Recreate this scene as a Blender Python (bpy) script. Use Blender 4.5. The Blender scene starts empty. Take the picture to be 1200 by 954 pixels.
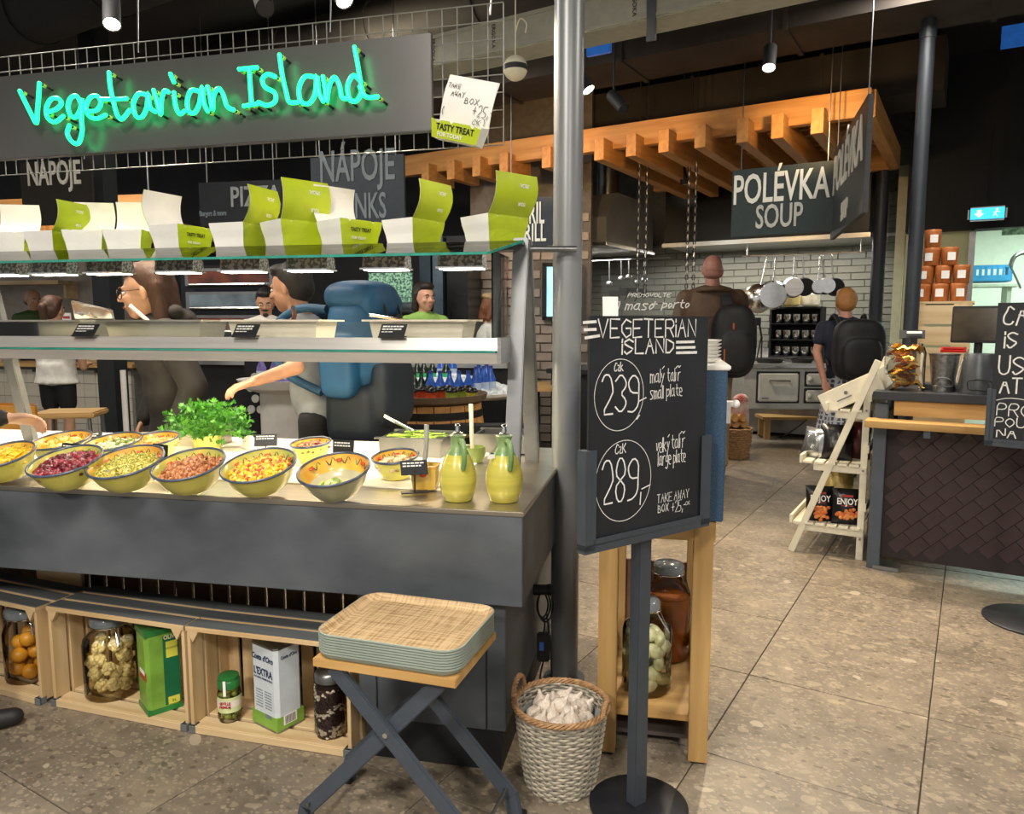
import bpy, bmesh, math, random
from mathutils import Vector, Matrix
random.seed(7)
sc = bpy.context.scene
COL = sc.collection
# ---------------------------------------------------------------- camera, world, light, exposure
F, H = 880.0, 1.30
PITCH = math.atan(99/880)
SP, CP = math.sin(PITCH), math.cos(PITCH)
cam = bpy.data.cameras.new('camera'); cam.sensor_width = 36; cam.lens = 36*F/1200; cam.clip_start = .02
cam_o = bpy.data.objects.new('camera', cam); COL.objects.link(cam_o)
cam_o.location = (0, 0, H); cam_o.rotation_euler = (math.pi/2-PITCH, 0, 0)
sc.camera = cam_o
w = bpy.data.worlds.new('hall_ambient'); sc.world = w; w.use_nodes = True
bg = w.node_tree.nodes['Background']; bg.inputs[0].default_value = (1, .97, .93, 1); bg.inputs[1].default_value = .42
vs = sc.view_settings
vs.view_transform = 'Standard'; vs.look = 'None'; vs.gamma = 1; vs.exposure = 0.42; vs.use_curve_mapping = False
def light(name, kind, loc, power, col=(1, .86, .68), size=.1, target=None, spot=70, blend=.6, sy=None, parent=None, rot=None):
    l = bpy.data.lights.new(name, kind); l.energy = power; l.color = col
    if kind == 'AREA':
        l.size = size
        if sy: l.shape = 'RECTANGLE'; l.size_y = sy
    else: l.shadow_soft_size = size
    if kind == 'SPOT': l.spot_size = math.radians(spot); l.spot_blend = blend
    o = bpy.data.objects.new(name, l); COL.objects.link(o); o.location = loc
    if target is not None: o.rotation_euler = (Vector(target)-Vector(loc)).to_track_quat('-Z', 'Y').to_euler()
    if rot is not None: o.rotation_euler = rot
    if parent is not None: o.parent = parent
    return o
# warm fill lights added under the hall ceiling, without fixtures, kept out of sight
for i, (x, y, pw) in enumerate([(-1.7, -1.7, 125), (.9, -1.9, 100), (-.9, .4, 60), (2.6, 1.6, 40), (-1.0, 5.4, 55), (-4.2, 6.2, 60), (-2.2, 3.1, 40), (2.3, 4.2, 35)]):
    light('ceiling_fill_light', 'AREA', (x, y, 3.2), pw, (1, .92, .82), .6, rot=(0, 0, 0))
# ---------------------------------------------------------------- coordinates measured from the photograph
def ray(x, y):
    u, v = x-600, 477-y
    return Vector((u, F*CP+v*SP, -F*SP+v*CP))
def P(x, y, Y):
    r = ray(x, y); r = r*(Y/r.y); return Vector((r.x, Y, H+r.z))
def G(x, y, z=0.):
    r = ray(x, y); k = (z-H)/r.z; return Vector((r.x*k, r.y*k, z))
def onplane(x, y, p0, n):
    r = ray(x, y); o = Vector((0, 0, H)); return o + r*((p0-o).dot(n)/r.dot(n))
CA, BA = math.radians(11.5), math.radians(31.4)
C0 = Vector((.028, 1.99, 0))
def fw(a, s, t, z=0., o=Vector((0, 0, 0))):
    return o + Vector((math.cos(a)*s+math.sin(a)*t, -math.sin(a)*s+math.cos(a)*t, z))
def CW(s, t, z=0.): return fw(CA, s, t, z, C0)          # counter frame
def BW(s, t, z=0.): return fw(BA, s, t, z)              # building frame
def toC(p):
    d = p-C0; return Vector((d.x*math.cos(CA)-d.y*math.sin(CA), d.x*math.sin(CA)+d.y*math.cos(CA), p.z))
def toB(p): return Vector((p.x*math.cos(BA)-p.y*math.sin(BA), p.x*math.sin(BA)+p.y*math.cos(BA), p.z))
# ---------------------------------------------------------------- materials
def S(hx):
    c = [int(hx[i:i+2], 16)/255 for i in (1, 3, 5)]
    return tuple(v/12.92 if v <= .04045 else ((v+.055)/1.055)**2.4 for v in c)
MATS = {}
def mat(name, col, rough=.5, metal=0., var=.12, scale=18., bump=0., emit=0., stretch=(1, 1, 1), col2=None, spec=.5, detail=4., coat=0., sub=0., lo=.35, hi=.65):
    if name in MATS: return MATS[name]
    m = bpy.data.materials.new(name); m.use_nodes = True; nt = m.node_tree; N, L = nt.nodes, nt.links
    b = N['Principled BSDF']; c = S(col) if isinstance(col, str) else col
    tc = N.new('ShaderNodeTexCoord'); mp = N.new('ShaderNodeMapping'); mp.inputs['Scale'].default_value = stretch
    nz = N.new('ShaderNodeTexNoise'); nz.inputs['Scale'].default_value = scale; nz.inputs['Detail'].default_value = detail
    L.new(tc.outputs['Object'], mp.inputs[0]); L.new(mp.outputs[0], nz.inputs['Vector'])
    cr = N.new('ShaderNodeValToRGB')
    c2 = (S(col2) if isinstance(col2, str) else col2) if col2 else tuple(min(1, v*(1+var)) for v in c)
    c1 = c if col2 else tuple(v*(1-var) for v in c)
    cr.color_ramp.elements[0].position = lo; cr.color_ramp.elements[1].position = hi
    cr.color_ramp.elements[0].color = (*c1, 1); cr.color_ramp.elements[1].color = (*c2, 1)
    L.new(nz.outputs[0], cr.inputs[0]); L.new(cr.outputs[0], b.inputs['Base Color'])
    b.inputs['Roughness'].default_value = rough; b.inputs['Metallic'].default_value = metal
    b.inputs['Specular IOR Level'].default_value = spec; b.inputs['Coat Weight'].default_value = coat
    if emit: L.new(cr.outputs[0], b.inputs['Emission Color']); b.inputs['Emission Strength'].default_value = emit
    if bump:
        bp = N.new('ShaderNodeBump'); bp.inputs['Strength'].default_value = bump; bp.inputs['Distance'].default_value = .01
        L.new(nz.outputs[0], bp.inputs['Height']); L.new(bp.outputs[0], b.inputs['Normal'])
    MATS[name] = m; return m
def wood(name, a, b, axis=0, scale=14., rough=.55):
    st = [9., 9., 9.]; st[axis] = .8
    return mat(name, a, rough, col2=b, scale=scale/6, stretch=st, bump=.08, detail=6, lo=.3, hi=.7)
def glass(name, tint=(1, 1, 1), ior=1.45, rough=.02, dens=0.):
    if name in MATS: return MATS[name]
    m = bpy.data.materials.new(name); m.use_nodes = True; nt = m.node_tree; N, L = nt.nodes, nt.links
    N.remove(N['Principled BSDF']); out = N['Material Output']
    fr = N.new('ShaderNodeFresnel'); fr.inputs[0].default_value = ior
    tr = N.new('ShaderNodeBsdfTransparent'); tr.inputs[0].default_value = (*tint, 1)
    gl = N.new('ShaderNodeBsdfGlossy'); gl.inputs['Roughness'].default_value = rough
    mx = N.new('ShaderNodeMixShader')
    L.new(fr.outputs[0], mx.inputs[0]); L.new(tr.outputs[0], mx.inputs[1]); L.new(gl.outputs[0], mx.inputs[2]); L.new(mx.outputs[0], out.inputs[0])
    MATS[name] = m; return m
def terrazzo():
    m = bpy.data.materials.new('stone_tile'); m.use_nodes = True; nt = m.node_tree; N, L = nt.nodes, nt.links
    b = N['Principled BSDF']; tc = N.new('ShaderNodeTexCoord'); oi = N.new('ShaderNodeObjectInfo')
    add = N.new('ShaderNodeVectorMath'); add.operation = 'MULTIPLY_ADD'
    mul = N.new('ShaderNodeVectorMath'); mul.operation = 'SCALE'; mul.inputs['Scale'].default_value = 40
    cmb = N.new('ShaderNodeCombineXYZ'); L.new(oi.outputs['Random'], cmb.inputs[0]); L.new(oi.outputs['Random'], cmb.inputs[1])
    L.new(cmb.outputs[0], mul.inputs[0]); ad = N.new('ShaderNodeVectorMath'); ad.operation = 'ADD'
    L.new(tc.outputs['Object'], ad.inputs[0]); L.new(mul.outputs[0], ad.inputs[1])
    n1 = N.new('ShaderNodeTexNoise'); n1.inputs['Scale'].default_value = 4.5; n1.inputs['Detail'].default_value = 9; n1.inputs['Roughness'].default_value = .76; n1.inputs['Distortion'].default_value = .6
    L.new(ad.outputs[0], n1.inputs['Vector'])
    cr = N.new('ShaderNodeValToRGB'); e = cr.color_ramp.elements; e[0].position = .3; e[0].color = (*S('#5e5548'), 1); e[1].position = .72; e[1].color = (*S('#988a75'), 1)
    k = e.new(.5); k.color = (*S('#7a7062'), 1)
    L.new(n1.outputs[0], cr.inputs[0]); last = cr.outputs[0]
    for (sc_, th, colr, amt, seed) in ((14, .2, '#a3967f', .55, 0), (34, .24, '#9f917c', .55, 3.3), (66, .25, '#aa9d87', .5, 5.1), (28, .2, '#4a4136', .55, 7.7), (6, .11, '#b3a792', .7, 1.7)):
        off = N.new('ShaderNodeVectorMath'); off.operation = 'ADD'; off.inputs[1].default_value = (seed, seed*2, 0); L.new(ad.outputs[0], off.inputs[0])
        wv = N.new('ShaderNodeTexNoise'); wv.inputs['Scale'].default_value = sc_*.8; wv.inputs['Detail'].default_value = 2
        L.new(off.outputs[0], wv.inputs['Vector'])
        sub = N.new('ShaderNodeVectorMath'); sub.operation = 'MULTIPLY_ADD'; sub.inputs[1].default_value = (.9/sc_,)*3
        L.new(wv.outputs['Color'], sub.inputs[0]); L.new(off.outputs[0], sub.inputs[2])
        v = N.new('ShaderNodeTexVoronoi'); v.inputs['Scale'].default_value = sc_; v.inputs['Randomness'].default_value = 1
        mp = N.new('ShaderNodeMapping'); mp.inputs['Scale'].default_value = (1, 1.5, 1); mp.inputs['Rotation'].default_value = (0, 0, .5+seed)
        L.new(sub.outputs[0], mp.inputs[0]); L.new(mp.outputs[0], v.inputs['Vector'])
        sep = N.new('ShaderNodeSeparateColor'); L.new(v.outputs['Color'], sep.inputs[0])
        m1 = N.new('ShaderNodeMath'); m1.operation = 'MULTIPLY'; m1.inputs[1].default_value = th*2.1; L.new(sep.outputs[0], m1.inputs[0])
        lt = N.new('ShaderNodeMath'); lt.operation = 'LESS_THAN'; L.new(v.outputs['Distance'], lt.inputs[0]); L.new(m1.outputs[0], lt.inputs[1])
        gt = N.new('ShaderNodeMath'); gt.operation = 'GREATER_THAN'; gt.inputs[1].default_value = .36; L.new(sep.outputs[1], gt.inputs[0])
        m2 = N.new('ShaderNodeMath'); m2.operation = 'MULTIPLY'; L.new(lt.outputs[0], m2.inputs[0]); L.new(gt.outputs[0], m2.inputs[1])
        m3 = N.new('ShaderNodeMath'); m3.operation = 'MULTIPLY'; m3.inputs[1].default_value = amt; L.new(m2.outputs[0], m3.inputs[0])
        mx = N.new('ShaderNodeMix'); mx.data_type = 'RGBA'; L.new(m3.outputs[0], mx.inputs['Factor']); L.new(last, mx.inputs[6]); mx.inputs[7].default_value = (*S(colr), 1)
        last = mx.outputs[2]
    L.new(last, b.inputs['Base Color']); b.inputs['Roughness'].default_value = .42
    MATS['stone_tile'] = m; return m
M_tile = terrazzo()
M_black = mat('black_paint', '#121417', .7, var=.3, scale=3)
M_ceil = mat('dark_ceiling', '#17181a', .85, var=.5, scale=2)
M_char = mat('charcoal_metal', '#3b434b', .45, metal=.3, var=.1, scale=9)
M_steel = mat('brushed_steel', '#c3c2bf', .28, metal=1, var=.08, scale=5, stretch=(1, 30, 30))
M_steel2 = mat('dull_steel', '#8d8e8f', .38, metal=1, var=.12, scale=8)
M_chrome = mat('bright_chrome', '#dcdcda', .14, metal=1, var=.04)
M_lip = mat('lip_steel', '#cfcdc8', .3, metal=.5, var=.06, scale=4, stretch=(1, 20, 20))
M_post = mat('grey_post_paint', '#77797b', .42, metal=.4, var=.05)
M_white = mat('white_enamel', '#e8e6e0', .35, var=.03)
M_cream = mat('cream_paint', '#d9d4bd', .45, var=.05)
M_pine = wood('pine_wood', '#bf9f70', '#dcc49a', 0)
M_pineY = wood('pine_wood_upright', '#b99868', '#d8be92', 2)
M_oak = wood('oak_wood', '#a57e46', '#c8a266', 0)
M_oakZ = wood('oak_wood_upright', '#9a7744', '#bf9a60', 2)
M_beam = wood('beam_wood', '#b1763a', '#d29a58', 0)
M_grey_slat = wood('grey_stained_wood', '#53585b', '#6a6e6e', 0, rough=.75)
M_slate = mat('slate_laminate', '#363c42', .55, scale=2.6, bump=.08, detail=12, col2='#62686d', stretch=(1, 1, 1.8), lo=.3, hi=.78)
M_thin = glass('clear_glass', (.97, .99, .98))
M_sneeze = glass('shelf_glass', (.9, .97, .94), 2.3)
M_jar = glass('jar_glass', (.985, .99, .985), 1.28)
M_gedge = mat('glass_edge_green', '#2f8f7e', .15, var=.2)
M_chalk = mat('chalk_white', '#e6e6e2', .8, var=.08, scale=60)
M_board = mat('chalkboard_black', '#15181c', .5, var=.5, scale=5, col2='#20242a')
M_rubber = mat('black_rubber', '#151617', .6, var=.1)
M_paper = mat('white_card', '#f1efe9', .6, var=.02)
M_lime = mat('lime_green_card', '#b4c61f', .5, var=.05)
M_grout = mat('dark_grout', '#3d372f', .9)
M_lamp = mat('lamp_glow', (1, .9, .72), .4, var=.01, emit=14)
# ---------------------------------------------------------------- mesh building
class MB:
    def __init__(s): s.v = []; s.f = []; s.m = []
    def add(s, vs, fs, m=0, X=None):
        o = len(s.v)
        s.v += [tuple(X @ Vector(v)) for v in vs] if X is not None else [tuple(v) for v in vs]
        s.f += [tuple(o+i for i in f) for f in fs]; s.m += [m]*len(fs); return s
    def box(s, c, d, rz=0., m=0, X=None, tx=1., ty=1.):
        a, b, h = d[0]/2, d[1]/2, d[2]/2
        vs = [(x*(tx if z > 0 else 1), y*(ty if z > 0 else 1), z) for z in (-h, h) for x, y in ((-a, -b), (a, -b), (a, b), (-a, b))]
        R = Matrix.Translation(c) @ Matrix.Rotation(rz, 4, 'Z')
        if X is not None: R = R @ X
        return s.add(vs, [(3, 2, 1, 0), (4, 5, 6, 7), (0, 1, 5, 4), (1, 2, 6, 5), (2, 3, 7, 6), (3, 0, 4, 7)], m, R)
    def bar(s, p, q, wd, th, up=(0, 0, 1), m=0):       # rectangular bar from p to q
        p, q = Vector(p), Vector(q); d = (q-p); L = d.length; d.normalize(); up = Vector(up)
        if abs(d.dot(up)) > .98: up = Vector((0, 1, 0))
        x = d.cross(up).normalized(); z = x.cross(d)
        R = Matrix((( x.x, d.x, z.x, 0), (x.y, d.y, z.y, 0), (x.z, d.z, z.z, 0), (0, 0, 0, 1)))
        return s.box((0, 0, 0), (wd, L, th), m=m, X=None) if False else s._b(Matrix.Translation((p+q)/2) @ R, (wd, L, th), m)
    def _b(s, R, d, m):
        a, b, h = d[0]/2, d[1]/2, d[2]/2
        vs = [(x, y, z) for z in (-h, h) for x, y in ((-a, -b), (a, -b), (a, b), (-a, b))]
        return s.add(vs, [(3, 2, 1, 0), (4, 5, 6, 7), (0, 1, 5, 4), (1, 2, 6, 5), (2, 3, 7, 6), (3, 0, 4, 7)], m, R)
    def tube(s, pts, r, n=8, m=0, caps=True, closed=False):
        pts = [Vector(p) for p in pts]; k = len(pts); rs_ = r if isinstance(r, (list, tuple)) else [r]*k
        o = len(s.v); ref = None
        for i, p in enumerate(pts):
            a = pts[(i-1) % k] if (i or closed) else p; b = pts[(i+1) % k] if (i < k-1 or closed) else p
            d = (b-a)
            d = d.normalized() if d.length > 1e-9 else Vector((0, 0, 1))
            if ref is None: ref = Vector((0, 0, 1)) if abs(d.z) < .9 else Vector((1, 0, 0))
            u = ref - d*ref.dot(d)
            if u.length < 1e-5: u = d.orthogonal()
            u.normalize(); v = d.cross(u); ref = u
            for j in range(n):
                t = 2*math.pi*j/n; s.v.append(tuple(p + (u*math.cos(t)+v*math.sin(t))*rs_[i]))
        for i in range(k if closed else k-1):
            for j in range(n):
                a, b = o+i*n+j, o+i*n+(j+1) % n; c, d_ = o+((i+1) % k)*n+(j+1) % n, o+((i+1) % k)*n+j
                s.f.append((a, b, c, d_)); s.m.append(m)
        if caps and not closed:
            s.f.append(tuple(o+j for j in reversed(range(n)))); s.f.append(tuple(o+(k-1)*n+j for j in range(n))); s.m += [m, m]
        return s
    def lathe(s, prof, n=24, c=(0, 0, 0), m=0, sx=1., sy=1., X=None, sq=0., caps=False):
        vs, fs = [], []; k = len(prof)
        for r, z in prof:
            for j in range(n):
                t = 2*math.pi*j/n; ca, sa = math.cos(t), math.sin(t)
                e = 1.
                if sq: e = 1/max(abs(ca), abs(sa))*sq + (1-sq)
                vs.append((r*ca*sx*e, r*sa*sy*e, z))
        for i in range(k-1):
            for j in range(n):
                a, b = i*n+j, i*n+(j+1) % n; fs.append((a, b, b+n, a+n))
        if caps and prof[0][0] > 1e-6: fs.append(tuple(reversed(range(n))))
        if caps and prof[-1][0] > 1e-6: fs.append(tuple((k-1)*n+j for j in range(n)))
        R = Matrix.Translation(c)
        if X is not None: R = R @ X
        return s.add(vs, fs, m, R)
    def ell(s, c, r, n=12, k=8, m=0, X=None, jit=0.):
        pr = [(math.sin(math.pi*i/k), -math.cos(math.pi*i/k)) for i in range(k+1)]
        vs, fs = [], []
        for a, z in pr:
            for j in range(n):
                t = 2*math.pi*j/n; q = 1+random.uniform(-jit, jit)
                vs.append((a*math.cos(t)*r[0]*q, a*math.sin(t)*r[1]*q, z*r[2]*q))
        for i in range(k):
            for j in range(n):
                a, b = i*n+j, i*n+(j+1) % n; fs.append((a, b, b+n, a+n))
        R = Matrix.Translation(c)
        if X is not None: R = R @ X
        return s.add(vs, fs, m, R)
    def sbox(s, c, r, e=.45, n=20, k=14, m=0, X=None):   # rounded box (superellipsoid)
        f = lambda v: math.copysign(abs(v)**e, v); vs, fs = [], []
        for i in range(k+1):
            a = -math.pi/2+math.pi*i/k
            for j in range(n): t = 2*math.pi*j/n; vs.append((f(math.cos(a))*f(math.cos(t))*r[0], f(math.cos(a))*f(math.sin(t))*r[1], f(math.sin(a))*r[2]))
        for i in range(k):
            for j in range(n): a, b = i*n+j, i*n+(j+1) % n; fs.append((a, b, b+n, a+n))
        R = Matrix.Translation(c)
        if X is not None: R = R @ X
        return s.add(vs, fs, m, R)
    def cap(s, p, q, r0, r1, n=12, m=0):               # tapered capsule
        p, q = Vector(p), Vector(q); d = (q-p); L = max(d.length, 1e-6); d = d/L
        pts, rr = [], []
        for t in (90, 70, 45, 20): pts.append(p-d*r0*math.sin(math.radians(t))); rr.append(max(r0*math.cos(math.radians(t)), r0*.03))
        pts += [p, q]; rr += [r0, r1]
        for t in (20, 45, 70, 90): pts.append(q+d*r1*math.sin(math.radians(t))); rr.append(max(r1*math.cos(math.radians(t)), r1*.03))
        return s.tube(pts, rr, n, m)
    def prism(s, poly, z0, z1, m=0, X=None):
        n = len(poly); vs = [(x, y, z0) for x, y in poly]+[(x, y, z1) for x, y in poly]
        return s.add(vs, [tuple(reversed(range(n))), tuple(range(n, 2*n))]+[(i, (i+1) % n, n+(i+1) % n, n+i) for i in range(n)], m, X)
    def build(s, name, mats, parent=None, loc=None, rz=0., smooth=None, bevel=0., seg=2):
        me = bpy.data.meshes.new(name); me.from_pydata(s.v, [], s.f)
        ml = mats if isinstance(mats, (list, tuple)) else [mats]
        for m in ml: me.materials.append(m)
        if len(ml) > 1: me.polygons.foreach_set('material_index', s.m)
        bm = bmesh.new(); bm.from_mesh(me)
        if bevel:
            ed = [e for e in bm.edges if len(e.link_faces) == 2 and e.calc_face_angle(0) > .6]
            bmesh.ops.bevel(bm, geom=ed, offset=bevel, segments=seg, affect='EDGES', clamp_overlap=True)
        bmesh.ops.recalc_face_normals(bm, faces=bm.faces)
        bm.to_mesh(me); bm.free()
        if smooth is not None:
            me.polygons.foreach_set('use_smooth', [True]*len(me.polygons)); me.set_sharp_from_angle(angle=math.radians(smooth))
        o = bpy.data.objects.new(name, me); COL.objects.link(o)
        if parent is not None: o.parent = parent
        if loc is not None: o.location = loc
        if rz: o.rotation_euler = (0, 0, rz)
        return o
def thing(name, label, cat, loc=(0, 0, 0), rz=0., group=None):
    o = bpy.data.objects.new(name, None); COL.objects.link(o); o.location = loc; o.rotation_euler = (0, 0, rz); o.empty_display_size = .05
    o['label'] = label; o['category'] = cat
    if group: o['group'] = group
    return o
def tag(o, label, cat, group=None, kind=None):
    o['label'] = label; o['category'] = cat
    if group: o['group'] = group
    if kind: o['kind'] = kind
    return o
def struct(o): o['kind'] = 'structure'; return o
def stuff(o): o['kind'] = 'stuff'; return o
def dup(o, parent=None, loc=None, rz=None, label=None):
    c = o.copy(); COL.objects.link(c)
    if parent is not None: c.parent = parent
    if loc is not None: c.location = loc
    if rz is not None: c.rotation_euler = (0, 0, rz)
    if label: c['label'] = label
    for ch in list(o.children):
        d = ch.copy(); COL.objects.link(d); d.parent = c
        for g in ch.children:
            e = g.copy(); COL.objects.link(e); e.parent = d
    return c
def share(name, me, parent=None, loc=(0, 0, 0), rot=(0, 0, 0), scale=(1, 1, 1)):
    o = bpy.data.objects.new(name, me); COL.objects.link(o); o.location = loc; o.rotation_euler = rot; o.scale = scale
    if parent is not None: o.parent = parent
    return o
def B1(c, d, rz=0.): return MB().box(c, d, rz)
def spline(pts, per=5):                                # Catmull-Rom
    pts = [Vector(p) for p in pts]; out = []
    for i in range(len(pts)-1):
        a = pts[i-1] if i else pts[i]; b, c = pts[i], pts[i+1]; d = pts[i+2] if i+2 < len(pts) else c
        for k in range(per):
            t = k/per; out.append(.5*((2*b)+(c-a)*t+(2*a-5*b+4*c-d)*t*t+(3*b-a-3*c+d)*t**3))
    return out+[pts[-1]]
def text(s, size, parent, m, loc=(0, 0, 0), rot=(math.pi/2, 0, 0), xs=1., bold=0., depth=.001, align='CENTER', name='lettering', shear=0.):
    cu = bpy.data.curves.new(name, 'FONT'); cu.body = s; cu.size = size; cu.extrude = depth; cu.offset = bold; cu.align_x = align; cu.align_y = 'CENTER'; cu.resolution_u = 3; cu.shear = shear
    t = bpy.data.objects.new(name, cu); me = bpy.data.meshes.new_from_object(t)
    bpy.data.objects.remove(t); bpy.data.curves.remove(cu)
    me.materials.clear(); me.materials.append(m); me.name = name
    o = bpy.data.objects.new(name, me); COL.objects.link(o); o.location = loc; o.rotation_euler = rot; o.scale = (xs, 1, 1)
    if parent is not None: o.parent = parent
    return o
# single-stroke hand lettering on a 4 x 6 grid
GL = {'A':'00 26 40/13 33','B':'00 06 25 34 23 03/23 32 41 30 00','C':'45 26 14 03 01 10 30 41','D':'00 06 25 44 42 20 00','E':'46 06 00 40/03 33','G':'45 26 04 02 20 41 43 23','H':'00 06/40 46/03 43','I':'00 06','J':'36 31 10 01','K':'00 06/46 02/13 40','L':'06 00 40','M':'00 06 23 46 40','N':'00 06 40 46','O':'20 02 04 26 44 42 20','P':'00 06 36 45 44 33 03','R':'00 06 36 45 44 33 03/23 40','S':'45 26 05 04 23 42 31 10 01','T':'06 46/26 20','U':'06 01 20 41 46','V':'06 20 46','W':'06 10 24 30 46','X':'00 46/06 40','Y':'06 23 46/23 20','Z':'06 46 00 40','Ž':'06 46 00 40/17 27 38/17 08',
'a':'34 14 02 01 10 31/34 31 40','e':'02 32 33 24 04 02 01 10 30','g':'34 14 02 11 32/34 3a 1b 0a','i':'04 00/05 06','k':'00 06/34 02/12 40','l':'06 00','m':'00 04/03 14 23 20/23 34 43 40','o':'10 02 14 32 10','p':'0b 04/03 24 33 31 10 01','r':'00 04/02 14 34','ř':'00 04/02 14 34/07 16 37','s':'34 04 03 31 20 00','t':'16 11 30/04 34','v':'04 10 34','y':'04 12/34 0b','ý':'04 12/34 0b/16 37','í':'04 00/06 27','z':'04 34 00 30',
'1':'05 26 20','2':'05 16 36 44 43 00 40','3':'05 26 45 44 23 42 41 20 01','5':'46 06 03 33 41 20 00','8':'23 04 16 36 44 23 02 10 30 42 23','9':'43 13 04 05 26 45 43 41 20 00','+':'03 43/25 21',',':'11 0a','-':'03 33','.':'00 01'}
NEG = {'a': -1, 'b': -2}
def strokes(s, x, y, w, h, gap=.35, slant=0., jit=.0):
    out = []; cx = x
    for ch in s:
        if ch == ' ': cx += w*.8; continue
        g = GL.get(ch, GL.get(ch.upper(), '')); mx = 0
        for st in g.split('/'):
            pl = []
            for t in st.split():
                a = int(t[0]); b = NEG.get(t[1]); b = int(t[1]) if b is None else b; mx = max(mx, a)
                pl.append((cx+a/4*w+slant*b/6*h+random.uniform(-jit, jit)*w, y+b/6*h+random.uniform(-jit, jit)*h))
            if pl: out.append(pl)
        cx += (mx/4+gap)*w
    return out
def chaikin(pl, it=1):
    for _ in range(it):
        if len(pl) < 3: return pl
        q = [pl[0]]
        for a, b in zip(pl[:-1], pl[1:]):
            q.append((a[0]*.75+b[0]*.25, a[1]*.75+b[1]*.25)); q.append((a[0]*.25+b[0]*.75, a[1]*.25+b[1]*.75))
        pl = q+[pl[-1]]
    return pl
def ribbon(mb, pl, wd, to3, it=1):                       # flat stroke of the pen, mapped by to3(x, y, lift)
    pl = [Vector((p[0], p[1])) for p in chaikin(pl, it)]; n = len(pl)
    if n < 2: return
    vs = []
    for i, p in enumerate(pl):
        d = (pl[min(i+1, n-1)]-pl[max(i-1, 0)])
        d = d.normalized() if d.length > 1e-9 else Vector((1, 0))
        q = Vector((-d.y, d.x))*wd/2; e = -d*wd*.4 if i == 0 else (d*wd*.4 if i == n-1 else Vector((0, 0)))
        vs += [to3(*(p+q+e), 0), to3(*(p-q+e), 0)]
    mb.add(vs, [(2*i, 2*i+1, 2*i+3, 2*i+2) for i in range(n-1)])
# ================================================================ the setting
floor = struct(MB().box((-1, 6, -.035), (26, 26, .06)).build('floor', M_grout)); floor.rotation_euler = (0, 0, -BA)
tl = B1((0, 0, 0), (.581, .580, .02)).build('floor_tile', M_tile, floor, bevel=.0012, seg=1); tile_me = tl.data; bpy.data.objects.remove(tl)
cells = []
for i in range(-20, 12):
    for j in range(-1, 20):
        e1, e2 = -.05-.585*(i+.5), .98+.584*(j-1+.5); p = BW(e1, e2)
        d = p.y*CP+H*SP
        ok = p.y > .9 and abs(p.x/p.y) < .85
        cells.append((0 if ok else 1, p.length, e1, e2))
cells.sort()
rest = MB()
for k, (no, d, e1, e2) in enumerate(cells):
    dz = random.uniform(-.0006, .0006)
    if k < 300: share('floor_tile', tile_me, floor, (e1, e2, -.0102+dz))
    else: rest.box((e1, e2, -.0102+dz), (.581, .580, .02))
stuff(rest.build('far_floor_tiles', M_tile, floor))
struct(MB().box((1, 5, 3.72), (24, 22, .08)).build('ceiling', M_ceil))
# ---- dark back wall behind the pizza counter (counter frame)
def cbox(name, s0, s1, t0, t1, z0, z1, m, **k):
    return MB().box(((s0+s1)/2, (t0+t1)/2, (z0+z1)/2), (s1-s0, t1-t0, z1-z0)).build(name, m, loc=C0, rz=-CA, **k)
def bbox(name, s0, s1, t0, t1, z0, z1, m, **k):
    return MB().box(((s0+s1)/2, (t0+t1)/2, (z0+z1)/2), (s1-s0, t1-t0, z1-z0)).build(name, m, rz=-BA, **k)
M_wdark = mat('charcoal_plaster', '#26282b', .8, var=.25, scale=2)
struct(cbox('wall_left', -18, -1.0, 7.0, 7.15, 0, 3.68, M_wdark))
# ---- pale brick wall with a window, centre
M_brick1 = mat('pale_brick', '#a3968a', .8, var=.16, scale=7, bump=.2)
M_mortar = mat('mortar', '#6f675f', .95)
wm = struct(cbox('wall_middle', -1.56, -.36, 5.45, 5.6, 0, 3.68, M_mortar))
bl = B1((0, 0, 0), (.225, .03, .078)).build('brick', M_brick1, wm, bevel=.004, seg=1); brick_me = bl.data; bpy.data.objects.remove(bl)
for r in range(25):
    for c in range(9):
        s = -1.44+c*.237+(r % 2)*.118; z = .15+r*.09
        if s > -.46: continue
        if -.88 < s < -.4 and 1.35 < z < 1.87: continue          # the window
        share('brick', brick_me, wm, (s, 5.447+random.uniform(-.003, .003), z))
wn = struct(cbox('window_1', -.80, -.46, 5.40, 5.44, 1.36, 1.84, mat('window_daylight', (.35, .72, .85), .3, var=.25, scale=2, emit=1.0)))
for a, b, c, d in ((-.82, -.78, 1.33, 1.87), (-.48, -.44, 1.33, 1.87)): cb = MB().box(((a+b)/2, 5.39, (c+d)/2), (b-a, .06, d-c)).build('window_frame', M_black, wn)
for z in (1.34, 1.86): MB().box((-.63, 5.39, z), (.38, .06, .035)).build('window_frame', M_black, wn)
# ---- kitchen tile wall (building frame)
KT = 9.3
M_ktile = mat('sage_brick_tile', '#7e7f76', .3, var=.14, scale=1.3, detail=2)
wb = struct(bbox('wall_back', -5.2, -.35, KT, KT+.15, 0, 3.68, mat('tile_grout', '#6f6e66', .9)))
bl = B1((0, 0, 0), (.283, .02, .070)).build('wall_tile', M_ktile, wb, bevel=.003, seg=1); kt_me = bl.data; bpy.data.objects.remove(bl)
n = 0
for r in range(24):
    z = .88+r*.078
    for c in range(14):
        s = -4.55+c*.291+(r % 2)*.145
        if z > 2.25 and s < -1.05: continue
        share('wall_tile', kt_me, wb, (s, KT-.006+random.uniform(-.003, .003), z)); n += 1
pz = P(1057, 245, 7.75); struct(MB().box((0, 0, 0), (.085, .06, .85)).box((0, 0, -1.35), (.085, .06, 1.85)).build('painted_lit_strip', M_cream, loc=pz, rz=-BA))  # cream colour stands in for spotlight falling on the wall end
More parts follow.
